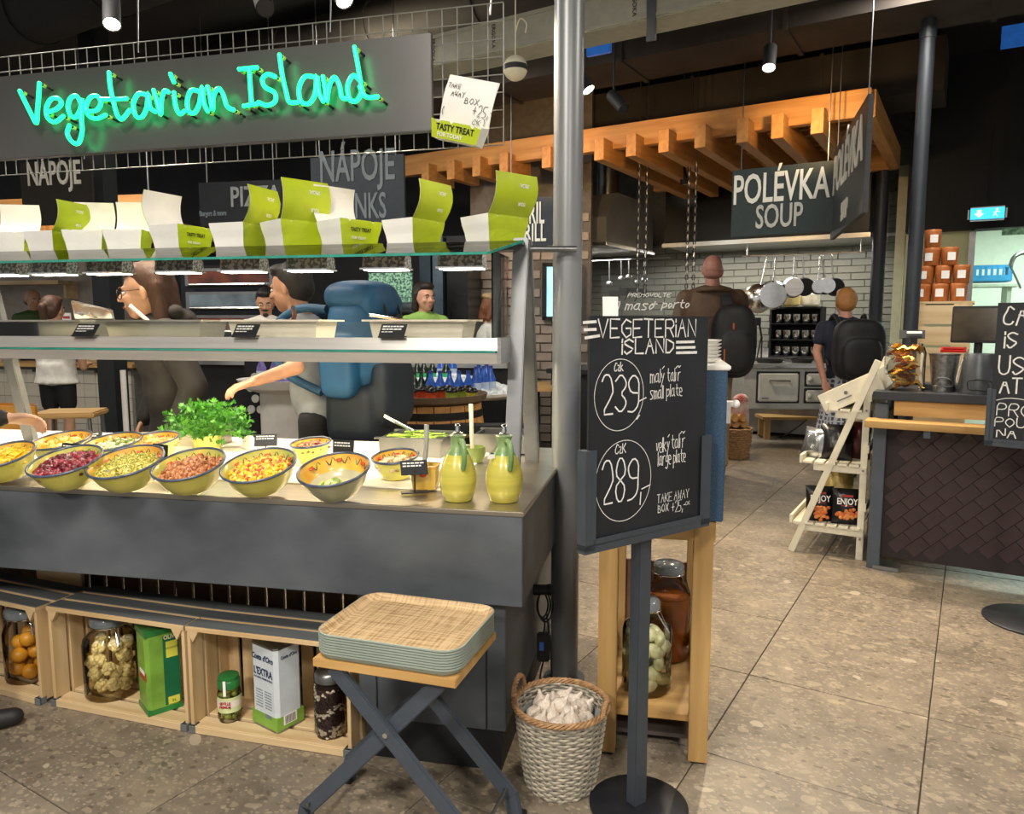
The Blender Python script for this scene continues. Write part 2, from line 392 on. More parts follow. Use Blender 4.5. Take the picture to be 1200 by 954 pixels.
tb = struct(bbox('trim_1', -4.7, -.4, KT-.05, KT, 2.235, 2.27, M_steel))
# ---- right wall with the doorway to the lit back room
WT = 8.2
M_wpale = mat('pale_green_wall', '#cfd3a8', .7, var=.05, scale=2)
def doorx(x): q = ray(x, 378); k = q.x/q.y; Y = WT/(k*math.sin(BA)+math.cos(BA)); return toB(Vector((k*Y, Y, 0))).x
d0, d1 = doorx(1136), doorx(1330)
wr = struct(MB().box(((doorx(1056)+d0)/2, WT+.06, 1.07), (d0-doorx(1056), .12, 2.14)).box(((d1+d1+1.5)/2, WT+.06, 1.07), (1.5, .12, 2.14)).build('wall_right', M_wpale, rz=-BA))
struct(bbox('wall_upper_right', doorx(1056), d1+1.5, WT-.12, WT+.12, 2.14, 3.68, mat('night_black_paint', '#0d0f13', .7)))
M_room = mat('back_room_white', '#dfe9dd', .7, var=.03)
struct(bbox('wall_back_room', doorx(1056), d1+1.5, WT+2.6, WT+2.7, 0, 2.9, M_room))
struct(bbox('wall_back_room_side', doorx(1070), doorx(1070)+.1, WT+.12, WT+2.6, 0, 2.9, M_room))
struct(bbox('ceiling_back_room', doorx(1056), d1+1.5, WT+.12, WT+2.7, 2.6, 2.68, M_room))
dl = BW(d0+.9, WT+1.2, 2.5); light('back_room_light', 'AREA', dl, 52, (.84, 1, .9), .8, rot=(0, 0, 0))
df = MB().box((d0-.02, WT-.01, 1.06), (.05, .16, 2.12)).build('door_frame', M_steel2, rz=-BA); struct(df)
# ================================================================ ceiling: ducts, cable tray, timber pergola
M_duct = mat('dull_brown_duct', '#3a332e', .75, metal=.2, var=.25, scale=3)
def duct(label, s0, s1, t, z, w_, h_, m=M_duct, name='duct', rnd=False, cat='duct'):
    mb = MB()
    if rnd:
        mb.tube([(s0, t, z), (s1, t, z)], w_/2, 20)
        for k in range(int((s1-s0)/.9)): mb.tube([(s0+.4+k*.9, t, z), (s0+.43+k*.9, t, z)], w_/2+.012, 20)
    else:
        mb.box(((s0+s1)/2, t, z), (s1-s0, w_, h_))
        for k in range(int((s1-s0)/1.1)): mb.box((s0+.5+k*1.1, t, z), (.03, w_+.03, h_+.03))
    o = mb.build(name, m, rz=-BA, smooth=40); return tag(o, label, cat)
duct('flat brown ventilation duct under the ceiling above the wooden beams', -6, 1.6, 5.3, 3.28, .5, .34)
duct('round dark duct running under the ceiling in front of flat duct', -6, 2, 4.35, 3.42, .34, .34, rnd=True)
duct('wide brown duct high over the kitchen back wall', -5, -.3, 7.2, 3.3, .6, .4)
duct('round black duct above the neon lettering panel', -6, .5, 2.9, 3.4, .4, .4, m=M_ceil, rnd=True)
ct = thing('cable_tray', 'pale grey metal cable tray under ceiling beside round column', 'cable tray', BW(0, 3.98, 3.0), -BA)
M_tray = mat('pale_tray_metal', '#a9aa9c', .5, var=.08)
MB().box((-1.6, 0, 0), (5.2, .03, .19)).build('side_plate', M_tray, ct)
MB().box((-1.6, .1, -.09), (5.2, .2, .012)).build('bottom_plate', M_tray, ct)
MB().box((-1.6, -.018, .08), (5.2, .012, .02)).box((-1.6, -.018, -.08), (5.2, .012, .02)).build('rim', M_tray, ct)
MB().box((-1.55, -.02, .0), (.05, .02, .42)).box((-1.55, -.01, .35), (.02, .02, .7)).build('bracket', M_steel2, ct)
for k in range(12):
    o = text('VERGOKAN', .035, ct, M_rubber, (-3.9+k*.45, -.017, 0), (math.pi/2, math.pi/2, 0), name='lettering')
for (x, y, Y, lb) in ((702, 50, 5.2, 'small blue panel hanging under dark ceiling right of the column'), (1190, 42, 5.6, 'blue glowing panel under the ceiling at the right edge')):
    p = P(x, y, Y); o = MB().box((0, 0, 0), (.17, .03, .15)).build('blue_screen', mat('blue_screen_glow', (.02, .12, .45), .3, emit=.35), loc=p, rz=-BA); tag(o, lb, 'screen')
# ---- timber pergola
pg = thing('timber_pergola', 'warm lit timber pergola of beams and joists over the kitchen', 'pergola', (0, 0, 0), -BA)
MB().box((-2.95, 6.0, 2.835), (4.5, .09, .19)).build('front_beam', M_beam, pg, bevel=.004)
MB().box((-1.9, 8.12, 2.835), (2.4, .09, .19)).build('rear_beam', M_beam, pg, bevel=.004)
MB().box((-.72, 7.06, 2.835), (.09, 2.1, .19)).build('side_beam', wood('beam_wood_deep', '#b1763a', '#d29a58', 1), pg, bevel=.004)
M_joist = wood('joist_wood', '#a86e36', '#cc924f', 1)
jm = MB().box((0, 1.1, 0), (.085, 2.3, .175)).build('joist', M_joist, pg, bevel=.003, seg=1); jme = jm.data; bpy.data.objects.remove(jm)
for x in (500, 530, 560, 592, 642, 706, 743, 781, 823, 872, 912, 958):
    q = ray(x, 180); k = q.x/q.y; Y = 5.85/(k*math.sin(BA)+math.cos(BA)); e1 = toB(Vector((k*Y, Y, 0))).x
    share('joist', jme, pg, (e1, 5.83, 2.71), scale=(1, 1 if e1 > -3.1 else .18, 1))
for k in range(8): MB().box((-1.95, 6.4+k*.22, 2.93), (2.3, .05, .05)).build('roof_slat', M_beam, pg)
# second timber canopy seen behind the neon panel at left
p2 = thing('timber_canopy', 'lit timber canopy behind sign above drinks counter at far left', 'canopy', CW(-6.0, 4.6, 0), -CA)
MB().box((0, 0, 2.36), (3.2, .1, .32)).build('front_beam', M_beam, p2, bevel=.004)
for k in range(9): MB().box((-1.5+k*.37, .5, 2.25), (.07, 1.2, .12)).build('joist', M_joist, p2)
for k in (-1.3, 1.4): MB().tube([(k, .1, 2.5), (k, .1, 3.7)], .008, 6).build('hanger', M_steel2, p2)
# pergola lamps: small warm spots fixed to joists
# ================================================================ columns
col = thing('round_column', 'grey round steel column standing at the end of salad counter', 'column', G(661, 794), 0)
M_colm = mat('column_paint', '#85888a', .36, metal=.35, var=.05, scale=4)
MB().tube([(0, 0, 0), (0, 0, 3.68)], .0505, 40, caps=False).build('shaft', M_colm, col, smooth=60)
MB().lathe([(.075, 0), (.075, .006), (.052, .008)], 32).build('base_ring', M_char, col)
def pipe(label, x0, y0, Y, r, m):
    p = P(x0, y0, Y); o = MB().tube([(0, 0, 0), (0, 0, 3.68)], r, 24, caps=False).tube([(0, 0, .01), (0, 0, .02)], r*1.7, 24).tube([(0, 0, 3.0), (0, 0, 3.05)], r*1.12, 24).build('steel_pipe', m, loc=(p.x, p.y, 0), smooth=50); tag(o, label, 'pipe')
pipe('near dark grey steel pipe column beside stacked orange cans', 1078, 200, 4.75, .043, mat('dark_pipe', '#33383e', .45, metal=.4, var=.05))
pipe('far dark steel pipe column next to the side banner', 1034, 220, 7.4, .062, MATS['dark_pipe'])
# ================================================================ track spotlights
def spotlight(label, px, py, Y, tgt, power, on=True, spot=75):
    p = P(px, py, Y); d = (Vector(tgt)-p).normalized()
    t = thing('track_spotlight', label, 'spotlight', p, 0, 'track spotlights')
    q = d.to_track_quat('-Z', 'Y').to_matrix().to_4x4()
    MB().lathe([(.036, .005), (.038, .0), (.038, .15), (.03, .16)], 20, X=q).build('housing', M_black, t, smooth=40)
    MB().lathe([(.0345, .004), (.0001, .004)], 20, X=q).build('lens', M_lamp if on else M_rubber, t)
    e = -d*.12; MB().tube([tuple(e), (e.x, e.y, e.z+.12), (e.x, e.y, 3.68-p.z)], .007, 6).build('stem', M_black, t)
    if on: light('spot_beam', 'SPOT', d*.02, power, (1, .8, .55), .04, spot=spot, blend=.7, parent=t, rot=d.to_track_quat('-Z', 'Y').to_euler())
    return t
spotlight('glowing track spotlight above the left part of neon lettering', 131, 29, 3.6, (-1.2, 2.2, 0), 180)
spotlight('glowing track spotlight at top edge above the lettering', 404, 1, 3.3, (.6, 2.0, .3), 120)
spotlight('glowing track spotlight just right of round column', 690, 106, 4.5, (1.9, 3.6, 0), 150)
spotlight('glowing track spotlight over the soup sign', 901, 80, 4.6, (1.0, 3.4, 0), 190)
spotlight('glowing spotlight among pergola joists beside hanging chains', 803, 216, 7.2, (2.4, 7.4, 0), 110)
spotlight('unlit black track spotlight between column and soup sign', 731, 127, 5.0, (2.5, 3, 0), 0, on=False)
spotlight('unlit black track spotlight above top rail of neon panel', 311, 10, 3.2, (.2, 1, 0), 0, on=False)
# warm lamps aimed along the timber ends
for (x, y, Y, tx, ty) in ((735, 150, 5.2, 742, 176), (640, 165, 5.6, 640, 190), (950, 120, 4.9, 955, 145)):
    p = P(x, y, Y); light('beam_washer_light', 'SPOT', p, 30, (1, .62, .25), .04, target=P(tx, ty, Y+.9), spot=75, blend=.8)
# hanging sphere lamp
sp_ = thing('globe_pendant_lamp', 'cream and black banded globe lamp on a cord by column', 'pendant lamp', P(604, 80, 3.6))
R = .056
hs = [(R*math.cos(math.radians(a)), R*math.sin(math.radians(a))) for a in range(14, 91, 8)]
MB().lathe([(R*.97, .012)]+[(r, z) for r, z in hs]+[(.0005, R)], 28).build('upper_shell', M_cream, sp_, smooth=50)
MB().lathe([(.0005, -R)]+[(r, -z) for r, z in reversed(hs)]+[(R*.97, -.012)], 28).build('lower_shell', M_cream, sp_, smooth=50)
MB().lathe([(R*.93, -.014), (R*.93, .014)], 28).build('band', M_rubber, sp_, smooth=50)
MB().tube([(0, 0, R), (0, 0, 2.9)], .003, 6).build('cord', M_cream, sp_)
MB().tube(spline([(0, 0, R+.1), (.02, 0, R+.16), (.05, .0, R+.14), (.045, 0, R+.10)]), .003, 6).build('cord_loop', M_cream, sp_)
# ================================================================ salad counter island
ZT = .79
ctr = thing('salad_counter', 'dark slate salad island with steel top and two glass shelf tiers', 'counter', C0, -CA)
SL = -3.0
MB().box((SL/2, .0125, .648), (-SL, .025, .254)).build('front_panel', M_slate, ctr, bevel=.002)
MB().box((-.0125, .525, .648), (.025, 1.0, .254)).build('end_panel', M_slate, ctr, bevel=.002)
MB().box((SL/2, 1.037, .648), (-SL, .025, .254)).build('back_panel', M_slate, ctr, bevel=.002)
MB().box((SL/2, .525, .53), (-SL-.06, 1.0, .015)).build('bottom_board', M_black, ctr)
MB().box((SL/2+.002, .525, ZT-.0075), (-SL+.006, 1.056, .015)).build('worktop', mat('worktop_steel', '#b9b2a4', .3, metal=.9, var=.07, scale=3, stretch=(1, 12, 1)), ctr, bevel=.003)
MB().box((-1.62, .62, ZT+.002), (2.66, .84, .005)).build('serving_sheet', mat('white_serving_sheet', '#f2ecdc', .45, var=.03, scale=5), ctr, bevel=.002)
for nm, s0, s1 in (('pedestal', -.5, -.056), ('pedestal', -2.95, -2.5)):
    MB().box(((s0+s1)/2, .53, .325), (s1-s0, .98, .39)).build(nm, M_slate, ctr, bevel=.002)
    MB().box(((s0+s1)/2, .53, .066), (s1-s0-.03, .95, .132)).build('plinth', M_black, ctr)
    for ss in (s0+.055, s1-.055): MB().box((ss, .0385, .325), (.004, .003, .39)).build('panel_seam', M_rubber, ctr)
# A-frames
for s in (-.105, -2.27):
    for (a, b) in (((s, .37, ZT), (s, .535, 1.575)), ((s+.004, .736, ZT), (s+.004, .565, 1.575))):
        MB().bar(a, b, .05, .032, (0, 1, 0)).build('frame_leg', M_post, ctr, bevel=.003)
MB().bar((-2.2, .55, 1.555), (-.08, .55, 1.555), .04, .03).build('top_rail', M_post, ctr)
MB().tube([(-.09, .56, 1.545), (.07, .60, 1.545)], .011, 12).build('tie_rod', M_steel2, ctr, smooth=40)
# middle tier
def lip(z0, z1, t0, t1, nm):
    mb = MB(); x0, x1 = -2.2, -.135
    mb.add([(x0, t0, z0), (x1, t0, z0), (x1, t1, z1), (x0, t1, z1), (x0, t0+.02, z0), (x1-.0, t0+.02, z0), (x1, t1+.02, z1), (x0, t1+.02, z1)], [(0, 1, 2, 3), (7, 6, 5, 4), (0, 4, 5, 1), (2, 6, 7, 3), (1, 5, 6, 2), (0, 3, 7, 4)])
    return mb.build(nm, M_lip, ctr)
lip(1.214, 1.252, .296, .306, 'upper_lip'); lip(1.173, 1.206, .300, .292, 'lower_lip')
MB().box((-1.17, .302, 1.210), (2.06, .02, .006)).build('lip_glass_strip', M_gedge, ctr)
MB().box((-1.165, .56, 1.222), (2.06, .50, .012)).build('pan_shelf', M_steel, ctr)
MB().box((-1.165, .56, 1.188), (2.06, .48, .02)).build('shelf_underside', M_steel2, ctr)
MB().box((-.13, .56, 1.213), (.012, .52, .08)).build('shelf_end_plate', M_steel, ctr)
MB().box((-1.165, .322, 1.276), (2.04, .006, .052)).build('low_glass_guard', M_thin, ctr)
MB().box((-.152, .43, 1.385), (.006, .25, .265)).build('end_glass', M_thin, ctr)
# light strip below the middle tier
ls = MB().box((-1.165, .62, 1.172), (2.0, .05, .012)).build('light_strip', mat('strip_glow', (1, .86, .6), .5, var=.01, emit=3), ctr)
light('shelf_strip_light', 'AREA', CW(-1.165, .62, 1.16), 12, (1, .84, .58), 2.0, sy=.06, rot=(0, 0, -CA))
# top tier: flat board and sloping glass
MB().box((-1.15, .585, 1.557), (2.12, .23, .012)).build('top_board', M_steel2, ctr)
q = MB(); a, b = (.275, 1.511), (.475, 1.565); th = .007
q.add([(-2.2, a[0], a[1]), (-.16, a[0], a[1]), (-.09, b[0], b[1]), (-2.2, b[0], b[1]), (-2.2, a[0], a[1]-th), (-.16, a[0], a[1]-th), (-.09, b[0], b[1]-th), (-2.2, b[0], b[1]-th)], [(0, 1, 2, 3), (7, 6, 5, 4), (0, 4, 5, 1), (1, 5, 6, 2), (3, 2, 6, 7), (0, 3, 7, 4)])
q.build('sloping_glass', M_sneeze, ctr)
MB().bar((-2.2, a[0]-.001, a[1]-th/2), (-.16, a[0]-.001, a[1]-th/2), .002, .008).build('glass_front_edge', M_gedge, ctr)
MB().bar((-.16, a[0], a[1]-th/2), (-.088, b[0], b[1]-th/2), .003, .008).build('glass_side_edge', M_gedge, ctr)
# heat lamps under the top tier
M_perf = mat('patterned_aluminium', '#8c8c89', .35, metal=.9, col2='#e2e1dc', scale=95, detail=1, lo=.46, hi=.54)
n0 = Vector((-math.sin(CA), -math.cos(CA), 0))
for k, x in enumerate((540, 451, 361, 283, 206, 124, 60, 2)):
    s = toC(onplane(x, 312, CW(0, .45), n0)).x
    hl = thing('heat_lamp', ['silver heat lamp under glass at right end of top shelf', 'silver heat lamp second from right end under top shelf', 'silver heat lamp above the blue backpack', 'silver heat lamp above the cook in white', 'silver heat lamp right above the hair of the woman in glasses', 'silver heat lamp left of the woman in glasses', 'silver heat lamp over the man in green', 'silver heat lamp at left edge of picture'][k], 'heat lamp', CW(s, .47, 1.478), -CA, 'heat lamps under the top tier')
    MB().box((0, 0, .024), (.15, .075, .04), ty=.85).build('housing', M_perf, hl, bevel=.003)
    MB().box((0, -.003, 0), (.158, .085, .006)).build('reflector_rim', M_chrome, hl)
    MB().box((0, -.003, -.003), (.14, .06, .004)).build('lamp_tube', M_lamp, hl)
    MB().tube([(-.04, .02, .044), (-.04, .02, .073)], .005, 8).tube([(.04, .02, .044), (.04, .02, .073)], .005, 8).build('hanger', M_steel2, hl)
    light('heat_lamp_light', 'AREA', (0, 0, -.012), 1.1, (1, .85, .6), .13, sy=.05, parent=hl, rot=(0, 0, 0))
# ---------------- gastronorm pans on the middle tier
M_pan = mat('pan_steel', '#b9b5a8', .33, metal=.85, var=.1, scale=6)
M_panw = mat('pan_white', '#cfc6b4', .4, var=.05)
def pan(label, x0, x1, t, m, d=.2, hgt=.078):
    s0, s1 = (toC(onplane(x, 376, CW(0, t-d/2), n0)).x for x in (x0, x1)); W = s1-s0
    o = thing('serving_pan', label, 'pan', CW((s0+s1)/2, t, 1.2285), -CA, 'serving pans on the shelf')
    mb = MB(); a, b = W/2-.018, d/2-.018; ta, tb = a-.012, b-.012
    for (za, zb, x_, y_, X_, Y_) in ((0, hgt, ta, tb, a, b),):
        mb.add([(-x_, -y_, 0), (x_, -y_, 0), (x_, y_, 0), (-x_, y_, 0), (-X_, -Y_, hgt), (X_, -Y_, hgt), (X_, Y_, hgt), (-X_, Y_, hgt)], [(3, 2, 1, 0), (0, 1, 5, 4), (1, 2, 6, 5), (2, 3, 7, 6), (3, 0, 4, 7)])
    mb.build('tub', m, o)
    r = MB()
    for c, dd in (((0, -b-.009, hgt), (W, .022, .006)), ((0, b+.009, hgt), (W, .022, .006)), ((-a-.009, 0, hgt), (.022, d-.03, .006)), ((a+.009, 0, hgt), (.022, d-.03, .006))): r.box(c, dd)
    r.build('rim', m, o); return o, (s0+s1)/2, W
pans = [pan('long steel serving pan with lid at left end of shelf', -40, 95, .5, M_pan), pan('steel serving pan in front of the woman with glasses', 113, 236, .48, M_pan), pan('off-white serving pan in front of man with blue backpack', 258, 374, .48, M_panw), pan('off-white serving pan at the right end of shelf', 424, 548, .48, M_panw)]
for i, (o, s, W) in enumerate(pans):
    mb = MB()
    for k in range(140): mb.ell((random.uniform(-W/2+.04, W/2-.04), random.uniform(-.06, .06), .045+random.uniform(0, .012)), (.012, .009, .007), 6, 4)
    f_ = mb.build('warm_food', mat('warm_food_%d' % i, ['#a8764a', '#8c7a4a', '#b5562f', '#c98d4e'][i], .5, var=.3, scale=60), loc=o.location, rz=-CA, smooth=60)
    tag(f_, ['brown roasted pieces heaped in long steel pan at left', 'mixed cooked vegetables heaped in pan by woman with glasses', 'reddish stew pieces heaped in pan by the blue backpack', 'golden baked pieces heaped in pan at right end'][i], 'food', kind='stuff')
def utensil(label, cat, pts, r, m, head=None, name='serving_spoon'):
    mb = MB().tube(spline(pts, 4), r, 8)
    if head: mb.ell(head[0], head[1], 12, 8)
    return tag(mb.build(name, m, smooth=50), label, cat)
z_ = 1.235
c_ = pans[3][1]; utensil('silver spoon handle sticking out of the right end pan', 'spoon', [CW(c_-.17, .42, 1.325), CW(c_-.06, .5, 1.305), CW(c_+.02, .5, 1.285)], .005, M_chrome)
c_ = pans[2][1]; utensil('dark tongs leaning out of the pan beside the backpack man', 'tongs', [CW(c_+.09, .38, 1.35), CW(c_+.05, .46, 1.315), CW(c_+.0, .48, 1.29)], .008, M_rubber, name='serving_tongs')
c_ = pans[1][1]; utensil('white handled ladle standing in pan by woman with glasses', 'ladle', [CW(c_-.10, .42, 1.36), CW(c_-.085, .45, 1.33), CW(c_-.07, .5, 1.29)], .007, M_white, name='serving_ladle')
# tilted steel lid by the first pan
ld = thing('dish_cover', 'steel pan lid tipped open behind the left pan', 'dish cover', CW(pans[0][1]+.12, .62, 1.2285), -CA)
MB().box((0, 0, .075), (.17, .012, .15), X=Matrix.Rotation(.5, 4, 'X') @ Matrix.Rotation(.25, 4, 'Y')).build('lid_plate', M_steel2, ld, bevel=.004)
MB().tube(spline([(-.03, -.03, .10), (-.03, -.055, .11), (.03, -.055, .10), (.03, -.03, .09)]), .005, 8).build('lid_handle', M_chrome, ld)
# ---------------- small black price cards
M_card = mat('black_price_card', '#17191d', .5, var=.1)
def card(label, loc, rz, w_=.075, h_=.05, tilt=.5, lines=3, lift=0., m=M_card, ml=M_chalk, grp='price cards'):
    o = thing('price_card', label, 'price card', loc, rz, grp); R_ = Matrix.Translation((0, 0, lift)) @ Matrix.Rotation(-tilt, 4, 'X')
    if lift: MB().tube([(0, .004, 0), (0, .004, lift+.01)], .0025, 6).build('stem', M_rubber, o)
    MB().box(R_ @ Vector((0, 0, h_/2)), (w_, .003, h_), X=R_.to_3x3().to_4x4()).build('card', m, o)
    MB().box((0, .012, .003), (w_, .03, .004)).build('foot', m, o)
    mb = MB()
    for k in range(lines):
        zz = h_*(.80-.2*k); x = -w_*.42
        while x < w_*(.25 if k < 2 else -.05):
            dx = random.uniform(.006, .012)*w_/.075; mb.box(R_ @ Vector((x+dx/2, -.0022, zz)), (dx, .0008, h_*(.09 if k < 2 else .05)), X=R_.to_3x3().to_4x4()); x += dx+.0025
    mb.build('lettering', ml, o); return o
for (x, lb) in ((100, 'pale glaring price card on middle shelf at left pan'), (288, 'black price card on middle shelf before off-white pan'), (460, 'black price card on middle shelf at right end pan')):
    s = toC(onplane(x, 390, CW(0, .30), n0)).x
    card(lb, CW(s, .285, 1.2525), -CA, .085, .055, .7)
# ---------------- glazed bowls
M_bout = mat('lime_glaze', '#dcd66a', .25, var=.1, scale=9, coat=.3)
M_bin = mat('yellow_glaze', '#e0c24a', .25, col2='#b9b768', scale=14, coat=.3)
M_bin2 = mat('pale_glaze', '#cfc9a8', .25, col2='#b9b48e', scale=9, coat=.3)
M_brim = mat('blue_grey_rim', '#4a5568', .3, var=.3, scale=30)
M_orange = mat('orange_glaze', '#d98f3a', .3, col2='#dcc04a', scale=20, coat=.3)
M_greenb = mat('green_yellow_glaze', '#a9b45a', .3, col2='#dcc858', scale=20, coat=.3)
M_swirl = mat('dark_swirl', '#3c4a3c', .3)
M_petal = mat('red_petal', '#cc4a24', .3)
def bowl(label, px, py, wpx, inner=M_bin, band=M_orange, hgt=.075, tilt=.30, zr=.875, outer=M_bout):
    c0 = G(px, py, .86); r = wpx/2*c0.y/F*.98
    zr = ZT+.0055+r*.6*math.sin(tilt)+hgt*math.cos(tilt); c = G(px, py, zr)
    o = thing('glazed_bowl', label, 'bowl', c, 0, 'glazed serving bowls')
    from mathutils import Euler
    e_ = Euler((tilt, -.05 if tilt > .1 else 0, -CA+.1)); o.rotation_euler = e_; o.location = c-e_.to_matrix() @ Vector((0, 0, hgt))
    MB().lathe([(r*.58, 0), (r*.62, .003), (r*.8, hgt*.4), (r*.97, hgt*.96), (r*.94, hgt*.97)], 40).build('bowl_wall', outer, o, smooth=50)
    MB().lathe([(r*.94, hgt*.97), (r*.8, hgt*.5), (r*.74, hgt*.4)], 40).build('painted_band', band, o, smooth=60)
    MB().lathe([(r*.74, hgt*.4), (r*.6, hgt*.14), (.001, hgt*.12)], 40).build('bowl_inside', inner, o, smooth=60)
    MB().tube([(r*.97*math.cos(t), r*.97*math.sin(t), hgt*.975) for t in [2*math.pi*k/40 for k in range(40)]], .0042, 6, closed=True).build('rim', M_brim, o, smooth=60)
    mb = MB(); mp = MB()
    for k in range(5):
        t0 = .35+k*.5; pts = []
        for j in range(9):
            u = j/8; tt = t0+.3*u; rr = r*(.87+.045*math.sin(u*7)); pts.append((rr*math.cos(tt), rr*math.sin(tt), hgt*(.72+.12*math.sin(u*7))+.001))
        mb.tube(pts, .0017, 4)
        tt = t0+.38
        if k % 2 == 0: mp.ell((r*.865*math.cos(tt), r*.865*math.sin(tt), hgt*.71+.004), (.010, .010, .004), 8, 4)
    stuff(mb.build('painted_swirl', M_swirl, o)); stuff(mp.build('painted_petal', M_petal, o))
    return o, r, hgt
def mound(label, bw, mats, n, shp, fill=.72, peak=.016, cat='food', name='salad', rad=.82, off=(0, 0)):
    o, r, hgt = bw; mb = MB()
    for k in range(n):
        a = random.uniform(0, 6.283); d = math.sqrt(random.random())*r*rad; x, y = d*math.cos(a)+off[0], d*math.sin(a)+off[1]
        z = hgt*fill + peak*(1-(d/(r*rad))**2) + random.uniform(-.004, .003)
        X = Matrix.Rotation(random.uniform(0, 6.28), 4, 'Z') @ Matrix.Rotation(random.uniform(-.6, .6), 4, 'X'); m = random.randrange(len(mats))
        if shp == 'pea': mb.ell((x, y, z), (.0062, .0058, .0055), 7, 5, m, X)
        elif shp == 'grain': mb.ell((x, y, z), (.0035, .0026, .0026), 5, 4, m, X)
        elif shp == 'chunk': mb.ell((x, y, z), (.013, .009, .008), 7, 5, m, X, .15)
        elif shp == 'strip': mb.ell((x, y, z), (.022, .004, .004), 6, 4, m, X)
        elif shp == 'slice': mb.lathe([(.0001, 0), (.016, .001), (.016, .005), (.0001, .006)], 10, (x, y, z), m, X=X)
    # a body under the loose pieces
    mb.lathe([(r*rad*.9, max(hgt*.14, hgt*fill-.02)), (r*rad*.98, max(hgt*.15, hgt*fill-.003)), (r*rad*.5, hgt*fill+peak*.7), (.001, hgt*fill+peak)], 24, (off[0], off[1], 0), 0)
    f_ = mb.build(name, mats, loc=o.location, smooth=60); f_.rotation_euler = o.rotation_euler; return tag(f_, label, cat, kind='stuff')
fm = lambda n, c, v=.2: mat(n, c, .42, var=v, scale=80, coat=.15)
b = bowl('glazed bowl of beetroot salad with blue grey rim', 76, 539, 80, band=M_greenb); mound('dark red beetroot pieces heaped in glazed bowl', b, [fm('beet', '#7c1f2a'), fm('beet2', '#94303c'), fm('beet3', '#5e1722')], 190, 'chunk', name='beetroot_salad', peak=.02)
b = bowl('glazed bowl of pale yellow couscous behind counter edge', 147, 540, 84); mound('fine yellow couscous heaped in glazed bowl', b, [fm('cous', '#dccb6a'), fm('cous2', '#c9bd55'), fm('cous3', '#8f9a3e')], 900, 'grain', name='couscous_salad', rad=.8, peak=.02)
b = bowl('glazed bowl of chickpeas in front of parsley', 221, 543, 82, inner=M_bout, band=M_greenb); mound('brown roasted chickpeas filling a glazed bowl', b, [fm('chick', '#b9784a'), fm('chick2', '#a05c34'), fm('chick3', '#c98f5c')], 330, 'pea', name='chickpeas', rad=.8)
b = bowl('glazed bowl of sweetcorn with a steel spoon', 303, 544, 86, band=M_greenb); mound('yellow sweetcorn kernels with red bits in glazed bowl', b, [fm('corn', '#e6c636'), fm('corn2', '#d9a92c'), fm('corn3', '#c8542e'), fm('corn4', '#ead66a')], 340, 'pea', name='sweetcorn_salad', rad=.8)
b = bowl('nearly empty pale bowl with orange rim and cucumber slices', 391, 549, 84, M_bin2, M_orange, outer=mat('grey_green_glaze', '#a9ab88', .25, coat=.3)); mound('few green cucumber slices left in pale bowl', b, [fm('cuc', '#b9c06a'), fm('cuc2', '#7d9a3c'), fm('cuc3', '#d4d89a')], 24, 'slice', .22, .014, name='cucumber_slices', rad=.36, off=(-.012, -.016))
b = bowl('small glazed bowl of chopped salad beside the grey pan', 463, 534, 56, hgt=.07, tilt=.16); mound('pale chopped mushroom salad in small glazed bowl', b, [fm('mush', '#c9b287'), fm('mush2', '#a5874f'), fm('mush3', '#d8caa0')], 90, 'chunk', .62, .008, name='chopped_salad')
b = bowl('small glazed bowl of dark red leaves behind the corn', 364, 518, 48, hgt=.07, tilt=.12); mound('dark red and purple leaves in small bowl', b, [fm('rleaf', '#6e2230'), fm('rleaf2', '#8c4a34'), fm('rleaf3', '#b9823c')], 90, 'strip', .7, .012, name='red_salad')
b = bowl('glazed bowl of yellow peppers under the reaching hand', 2, 532, 70); mound('bright yellow pepper strips under the reaching hand', b, [fm('pep', '#e8c21e'), fm('pep2', '#d9ad12')], 120, 'strip', name='pepper_strips', peak=.024)
b = bowl('back row glazed bowl of yellow pasta at left', 71, 515, 66, tilt=.2); mound('yellow pasta twists in the back row bowl', b, [fm('past', '#dcb83a'), fm('past2', '#e8cf6a')], 90, 'chunk', .66, .012, name='pasta_salad')
b = bowl('back row glazed bowl of pale onion salad with green bits', 131, 517, 66, tilt=.2); mound('pale onion salad with green herbs in back row bowl', b, [fm('onion', '#cdbd92'), fm('onion2', '#e0d6b0'), fm('onion3', '#6f8c34')], 90, 'chunk', .66, .014, name='onion_salad')
b = bowl('back row glazed bowl of grated carrot left of parsley', 178, 514, 60, tilt=.16); mound('orange grated carrot in back row bowl', b, [fm('carr', '#c98a34'), fm('carr2', '#d9a552')], 120, 'strip', .66, .012, name='carrot_salad')
def spoon_at(label, px, py, px2, py2, z1=.9, z2=.86):
    a, b_ = G(px, py, z1), G(px2, py2, z2); return utensil(label, 'spoon', [a, (a+b_)/2+Vector((0, 0, -.004)), b_], .0035, M_chrome, (b_, (.014, .018, .006)))
spoon_at('steel spoon resting in the sweetcorn bowl', 345, 536, 320, 550); spoon_at('steel spoon resting in chickpea bowl', 242, 538, 228, 550); spoon_at('steel spoon resting in couscous bowl', 125, 552, 140, 546)
